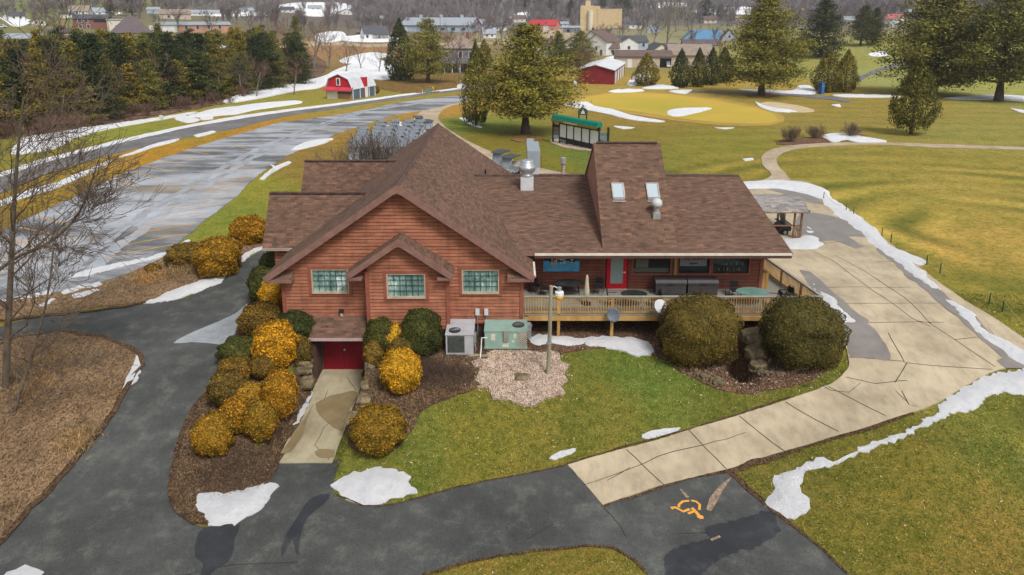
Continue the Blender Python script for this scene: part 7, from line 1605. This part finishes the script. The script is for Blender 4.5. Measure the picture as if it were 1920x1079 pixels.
# long red shed
p = G(1116, 158); t = thing('red_shed', 'long dark red shed with white roof and pale doors along its right side', 'shed', p, math.radians(-14)); m = mpp(p); a = 34*m; hw = 26*m; D = 27.0; hr = 9*m
b = MB(); b.prism([(-a, -1.5), (a, -1.5), (a, hw), (0, hw+hr), (-a, hw)], 'y', 0, D); b.build('wall', WRD, t)
b = MB(); s = hr/a; o = .35
for sg in (1, -1):
    v8 = [(sg*(a+o), -.5, hw-s*o+.03), (0, -.5, hw+hr+.03), (0, D+.4, hw+hr+.03), (sg*(a+o), D+.4, hw-s*o+.03)]; v8 += [(x, y, z+.18) for x, y, z in v8]; b.add(v8, [(0, 1, 2, 3), (7, 6, 5, 4), (0, 4, 5, 1), (3, 2, 6, 7), (0, 3, 7, 4)])
b.build('roof', wm('shed_white_roof', (220, 222, 224), (196, 200, 204)), t)
for k in range(4): y = 3+k*6; b = MB(); b.box(a, a+.08, y, y+3.2, 0, hw*.85); b.build('door', WWH, t)
# beige long garage, its neighbours
t, a, hw, hr, D = bld('beige_garage', 'long beige garage with brown roof and an open dark bay', 'garage', 1155, 1258, 127, 22, 9, 9, WBE, RBR, 'x', .12, [(.05, .3, 1, 1.2)], [(-.5, 1.4, 2.6), (.3, 1.2, 2.6)], over=.5, group=BH)
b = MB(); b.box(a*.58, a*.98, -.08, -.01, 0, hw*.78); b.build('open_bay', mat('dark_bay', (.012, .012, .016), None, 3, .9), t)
bld('tan_barn', 'tan barn with a wide pinkish roof behind the cone evergreens', 'barn', 1256, 1332, 124, 22, 17, 12, WBE, RTN, 'x', .1, [(.4, .4, 1, 1.2)], over=.6, group=BH)
bld('white_house', 'white house with a steep gable facing the shed, left of two', 'house', 1100, 1136, 104, 26, 14, 12, WWH, RBR, 'y', -.5, [(0, .35, .9, 1.4)], [(.5, 1.0, 2.1, RBR)], group=BH)
bld('white_house', 'tall white house with chimney just behind the steep gabled one', 'house', 1096, 1120, 92, 22, 12, 12, WWH, RBR, 'y', -.5, [(0, .5, .8, 1.2)], chim=-.8, group=BH)
bld('dormer_house', 'grey roofed house with a small white dormer between white houses', 'house', 1130, 1160, 104, 14, 16, 10, WWH, RBR, 'x', .1, [(.2, .3, 1, 1.2)], group=BH)
bld('blue_grey_house', 'two storey pale house with a slate roof and broad white gable', 'house', 1160, 1214, 98, 20, 10, 12, WBL, RDK, 'x', .2, [(.2, .5, 1, 1.4), (.7, .5, 1, 1.4), (-.3, .5, 1, 1.4)], [(.2, 1.4, 2.2, DARK)], group=BH)
bld('white_gable', 'white gable wing in front of the slate roofed house', 'house', 1162, 1196, 100, 20, 10, 8, WWH, RDK, 'y', .2, [(0, .35, 1, 1.2)], group=BH)
bld('cream_gable_house', 'low cream gabled house with a dark roof behind the beige garage', 'house', 1226, 1256, 100, 7, 11, 14, WCR, RDK, 'y', .25, [(0, .3, .8, 1.0)], group=BH)
bld('dark_roof_house', 'dark roofed house joined to the cream gabled one', 'house', 1250, 1272, 100, 8, 10, 9, WCR, RDK, 'x', .2, group=BH)
bld('brown_roof_house', 'white house with a brown roof partly behind the big olive pine', 'house', 1002, 1042, 108, 22, 12, 10, WWH, RBR, 'x', -.3, [(-.2, .4, 1, 1.3), (.5, .4, 1, 1.3)], chim=.2, group=BH)
# blue roofs
bld('blue_roof_house', 'house with a bright blue roof in the town', 'house', 1300, 1352, 76, 3, 16, 14, WBL, RBL, 'x', .1, group=BH)
bld('blue_gable_end', 'pale gable fronted house left of the bright blue roof', 'house', 1281, 1314, 76, 3, 16, 10, WBL, RBL, 'y', .1, [(0, .9, 1, 1)], group=BH)
bld('white_gable_house', 'pale gabled house right of the bright blue roof', 'house', 1354, 1380, 76, 5, 16, 10, WBL, RBR, 'y', .1, [(0, .9, .8, 1.2)], group=BH)
bld('long_brown_house', 'low brown roofed building below the bright blue roof', 'house', 1282, 1350, 88, 4, 9, 10, WBE, RPU, 'x', .1, group=BH)
bld('pale_shed', 'tiny pale shed on the far snowy slope', 'shed', 1380, 1402, 38, 4, 4, 8, WBE, RTN, 'x', .1)
# tan factory with its tower
t, a, hw, hr, D = bld('tan_factory', 'windowless tan factory block with a stepped tower', 'factory', 1120, 1165, 54, 35, 1, 22, WTN, WTN, 'x', .0, over=.2)
b = MB(); m = mpp(G(1142, 54)); f = lambda px: (px-1142.5)*m
b.box(f(1088), f(1112), -1, 12, -3, 42*m); b.box(f(1110), f(1124), .5, 14, -3, 41*m); b.box(f(1097), f(1106), 2, 8, 42*m, 50*m); b.build('tower', WTN, t)
b = MB(); b.lathe([(f(1107)-f(1102), -2), (f(1107)-f(1102), 33*m)], (f(1107), -2.2, 0), 14); b.build('silo', WCR, t)
b = MB(); b.box(f(1098), f(1105), 2.5, 7, 50*m, 55*m); b.tube([(f(1101), 4, 55*m), (f(1101), 4, 62*m)], .4, 6); b.build('roof_plant', RMT, t)
t, a, hw, hr, D = bld('workshop', 'tan brick workshop with a bright red roof and white door', 'workshop', 992, 1042, 58, 11, 9, 14, WPK, RRD, 'x', -.25, [(-.5, .4, 1.2, 1.2)], [(.25, 4.2, 4.2)], over=.6)
bld('grey_shed', 'small grey shed with a dark opening in the gravel yard', 'shed', 1056, 1088, 62, 10, 3, 8, WGY, RMT, 'x', 0, [(.4, .3, 2, 1.4)], [(-.4, 2.0, 2.4, DARK)])
# left hillside
bld('white_gable_house', 'white two storey house with tan roof on the left hillside', 'house', 131, 164, 33, 12, 10, 10, WWH, RTN, 'x', -.25, [(-.1, .5, 1.2, 1.4), (.5, .5, 1.2, 1.4)], [(.2, 1.1, 2.1, DARK)], group=BH)
bld('white_lean_to', 'low white wing left of the white two storey house', 'house', 115, 134, 34, 8, 2, 8, WWH, RDK, 'x', -.25, group=BH)
bld('white_ranch_house', 'low white ranch house with grey roof on the left hillside', 'house', 164, 196, 29, 7, 7, 9, WWH, RMT, 'x', -.1, [(.4, .3, 1.5, 1.0), (-.2, .3, 1.2, 1.0)], group=BH)
t, a, hw, hr, D = bld('brick_house', 'two storey brown brick house with a slate roof on the left hillside', 'house', 143, 200, 55, 20, 7, 12, WBK, RDK, 'x', -.1, [(-.6, .6, 1.4, 1.6), (-.25, .6, 1.4, 1.6), (-.6, .1, 1.2, 1.6), (-.15, .1, 1.2, 1.6)], [], group=BH)
b = MB(); b.box(a*.2, a*.98, -.1, -.01, hw*.62, hw*.86); b.build('balcony', DARK, t); b = MB(); b.prism([(a*.0, hw*.94), (a*1.0, hw*.94), (a*.5, hw+hr*.8)], 'y', -.6, 4); b.build('gable_roof', RDK, t)
bld('pale_hall', 'tall cream hall with a flat grey roof beside the purple roof', 'hall', 205, 236, 62, 24, 1, 14, WCR, RMT, 'x', 0, [(.0, .3, 1.2, 1.6)], over=.3)
bld('church', 'broad church with a purple brown hipped roof', 'church', 213, 282, 66, 4, 32, 16, WBE, RPU, 'x', 0, over=.8, hip=True)
bld('warehouse', 'long low warehouse with pink brick end and snow on the roof', 'warehouse', 300, 429, 62, 15, 5, 20, WPK, RMT, 'x', .05, [(-.2, .45, 1.2, 2), (.1, .45, 1.2, 2), (.4, .45, 1.2, 2), (.7, .45, 1.2, 2)], [(-.8, 12, 3.6)], over=.5)
bld('pale_blue_shed', 'pale blue shed on the hill lawn', 'shed', 277, 300, 26, 8, 4, 8, WBL, RMT, 'x', -.1, [(0, .3, 1, 1)])
bld('orange_front_shop', 'shop with an orange front and curved brown roof on the left hillside', 'shop', 302, 356, 36, 10, 8, 12, WBE, RTN, 'x', 0, [(-.4, .2, 1.6, 1.6), (.2, .2, 1.6, 1.6)], [(-.15, 1.2, 2.2)], over=.5)
bld('long_grey_building', 'long grey metal building behind the left end of the wood', 'building', -40, 98, 76, 4, 8, 16, WGY, RMT, 'x', 0, over=.5)
bld('purple_roof_building', 'low purple roofed building behind the wood, below the brick house', 'building', 92, 150, 66, 5, 6, 12, WBE, RPU, 'x', 0)
# small pale houses scattered in the far town
for lb, a_, b_, by, wp, rp, wc, rc, rd in (('small white house at the far edge of the snow field, beyond the warehouse', 452, 476, 26, 6, 5, WWH, RMT, 'x'), ('small grey roofed house right of the far snow field', 528, 552, 24, 6, 5, WWH, RDK, 'x'), ('low pale house on the slope above the tall dark spruce', 580, 604, 20, 5, 5, WCR, RMT, 'x'), ('tiny white house above the small porch house', 640, 660, 28, 6, 5, WWH, RBR, 'y'), ('white house left of the brick workshop', 925, 950, 58, 8, 6, WWH, RDK, 'x'), ('pale house above the red roofed workshop', 962, 986, 42, 7, 6, WCR, RBR, 'x'), ('white shed between the workshop and the factory', 1046, 1066, 52, 7, 4, WWH, RMT, 'x'), ('small white house right of the tan factory', 1180, 1204, 54, 8, 6, WWH, RDK, 'x'), ('pale blue house beside the tall pale willow', 1214, 1238, 62, 8, 7, WBL, RMT, 'y'), ('small cream house above the bright blue roof', 1320, 1344, 44, 7, 6, WCR, RBR, 'x'),
    ('white house at the left edge of the hillside', 20, 46, 38, 8, 7, WWH, RDK, 'x'), ('pale house above the long grey metal building', 62, 86, 48, 8, 6, WCR, RBR, 'y'), ('long white roofed shed on the hill beyond the warehouse', 360, 412, 30, 6, 5, WWH, RMT, 'x'), ('white house just behind the grey farmhouse', 906, 930, 72, 9, 8, WWH, RMT, 'x'), ('white gabled house between the big olive pine and the dark pines', 1060, 1092, 92, 12, 10, WWH, RBR, 'y')):
    bld('far_house', lb, 'house', a_, b_, by, wp, rp, 8, wc, rc, rd, .1, [(-.4, .35, 1, 1.1), (.4, .35, 1, 1.1)], group=BH)
# far right
bld('pink_roof_house', 'white house with a pinkish red roof on the far right slope', 'house', 1660, 1684, 46, 10, 9, 10, WWH, RPK, 'x', -.3, [(.4, .4, 1, 1.2)], group=BH)
bld('white_wing_house', 'white gabled house joined right of the pinkish red roof', 'house', 1668, 1692, 52, 10, 8, 10, WWH, RMT, 'y', .1, [(0, .4, 1, 1.2)], group=BH)
bld('white_ridge_house', 'small white house half hidden by the huge wide pine', 'house', 1704, 1728, 30, 7, 5, 9, WWH, RMT, 'x', 0, [(0, .3, 1, 1)], group=BH)
bld('tan_slope_house', 'small tan house beside the pair of dark pines on the crest', 'house', 1582, 1602, 46, 8, 7, 9, WTN, RMT, 'x', .1, group=BH)
# a few vehicles in the yard and by the porch house
def car(name, label, px, py, rzv, c, L=4.4, H=1.5, cat='car', group='vehicles in the town'):
    p = G(px, py); t = thing(name, label, cat, p, rzv, group); W_ = .9
    b = MB(); b.prism([(-L/2, .35), (L/2, .35), (L/2, .8), (L*.3, .95), (L*.12, H), (-L*.28, H), (-L*.42, .95), (-L/2, .9)], 'y', -W_, W_); b.build('body', c, t)
    for y in (-W_-.01, W_+.01): b = MB(); b.prism([(L*.25, .98), (L*.11, H-.1), (-L*.26, H-.1), (-L*.37, .98)], 'y', y-.01, y+.01); b.build('window', DGLASS, t)
    for x in (-L*.32, L*.32):
        for y in (-W_, W_): b = MB(); n = 12; b.prism([(x+.33*math.cos(2*PI*k/n), .33+.33*math.sin(2*PI*k/n)) for k in range(n)], 'y', y-.1, y+.1); b.build('wheel', DARK, t)
YV = mat('machine_yellow', lin((220, 176, 60)), None, 2, .5)
car('parked_car', 'dark car left of the white porch house', 673, 66, .2, DARK); car('parked_car', 'red car right of the white porch house', 726, 62, .1, BRED); car('parked_truck', 'yellow truck in the gravel yard, left one', 1052, 44, .1, YV, 6, 2.6, 'truck'); car('parked_truck', 'yellow truck in the gravel yard beside the factory', 1072, 42, .2, YV, 6, 2.6, 'truck'); car('parked_truck', 'white truck in the gravel yard between workshop and factory', 1048, 50, .1, WHITE, 7, 3.0, 'truck'); car('parked_truck', 'yellow loader below the workshop', 1046, 65, .3, YV, 5, 2.4, 'truck'); car('parked_car', 'pale car on the left hillside street', 3, 53, .3, OFFW)
EXC.append((1086, 1126, 563))
far_wood('bare_woods', 'grey bare woods covering the far hillside', (-520, 640, 545, 800), 3000, 1, FW)
far_wood('bare_woods', 'bare thicket of trees behind the town', (-120, 60, 520, 600), 120, 2, FW, (8, 13))
far_wood('bare_woods', 'bare trees on the snowy slope beyond the town', (110, 330, 440, 560), 260, 3, FW, (8, 14))
far_wood('bare_woods', 'bare trees lining the far snowy fields on the left', (-330, -110, 430, 560), 240, 4, FW, (8, 14))

# ------------------------------------------------------------------ light
SUN_EL, SUN_AZ = math.radians(52), math.radians(150)      # azimuth clockwise from +Y
sd = bpy.data.lights.new('sun', 'SUN'); sd.energy = 1.9; sd.angle = math.radians(14); sd.color = (1, .965, .92)
so = bpy.data.objects.new('sun', sd); COL.objects.link(so)
so.rotation_euler = (PI/2-SUN_EL, 0, PI-SUN_AZ)
w = bpy.data.worlds.new('World'); SC.world = w; w.use_nodes = True
nt = w.node_tree; bg = nt.nodes['Background']
sk = nt.nodes.new('ShaderNodeTexSky'); sk.sky_type = 'NISHITA'; sk.sun_disc = False
sk.sun_elevation = SUN_EL; sk.sun_rotation = SUN_AZ; sk.air_density = 1.2; sk.dust_density = 4.0; sk.ozone_density = 1.0
hs = nt.nodes.new('ShaderNodeHueSaturation'); hs.inputs['Saturation'].default_value = .35
nt.links.new(sk.outputs[0], hs.inputs['Color']); nt.links.new(hs.outputs['Color'], bg.inputs['Color'])
bg.inputs['Strength'].default_value = .108
SC.view_settings.view_transform = 'Standard'; SC.view_settings.look = 'None'
SC.view_settings.exposure = 0.29; SC.view_settings.gamma = 1.0
SC.cycles.max_bounces = 5; SC.cycles.diffuse_bounces = 3; SC.cycles.transparent_max_bounces = 6
# ------------------------------------------------------------------ air
hm = bpy.data.materials.new('haze_air'); hm.use_nodes = True; ht = hm.node_tree; ht.nodes.clear()
ou = ht.nodes.new('ShaderNodeOutputMaterial'); pv = ht.nodes.new('ShaderNodeVolumePrincipled'); pv.inputs['Color'].default_value = (.86, .9, .96, 1); pv.inputs['Density'].default_value = .00022; pv.inputs['Anisotropy'].default_value = .2
ht.links.new(pv.outputs[0], ou.inputs['Volume'])
b = MB(); b.box(-2050, 2050, -2050, 2050, -8, 180); hz = b.build('haze', hm); tag(hz, kind='stuff')
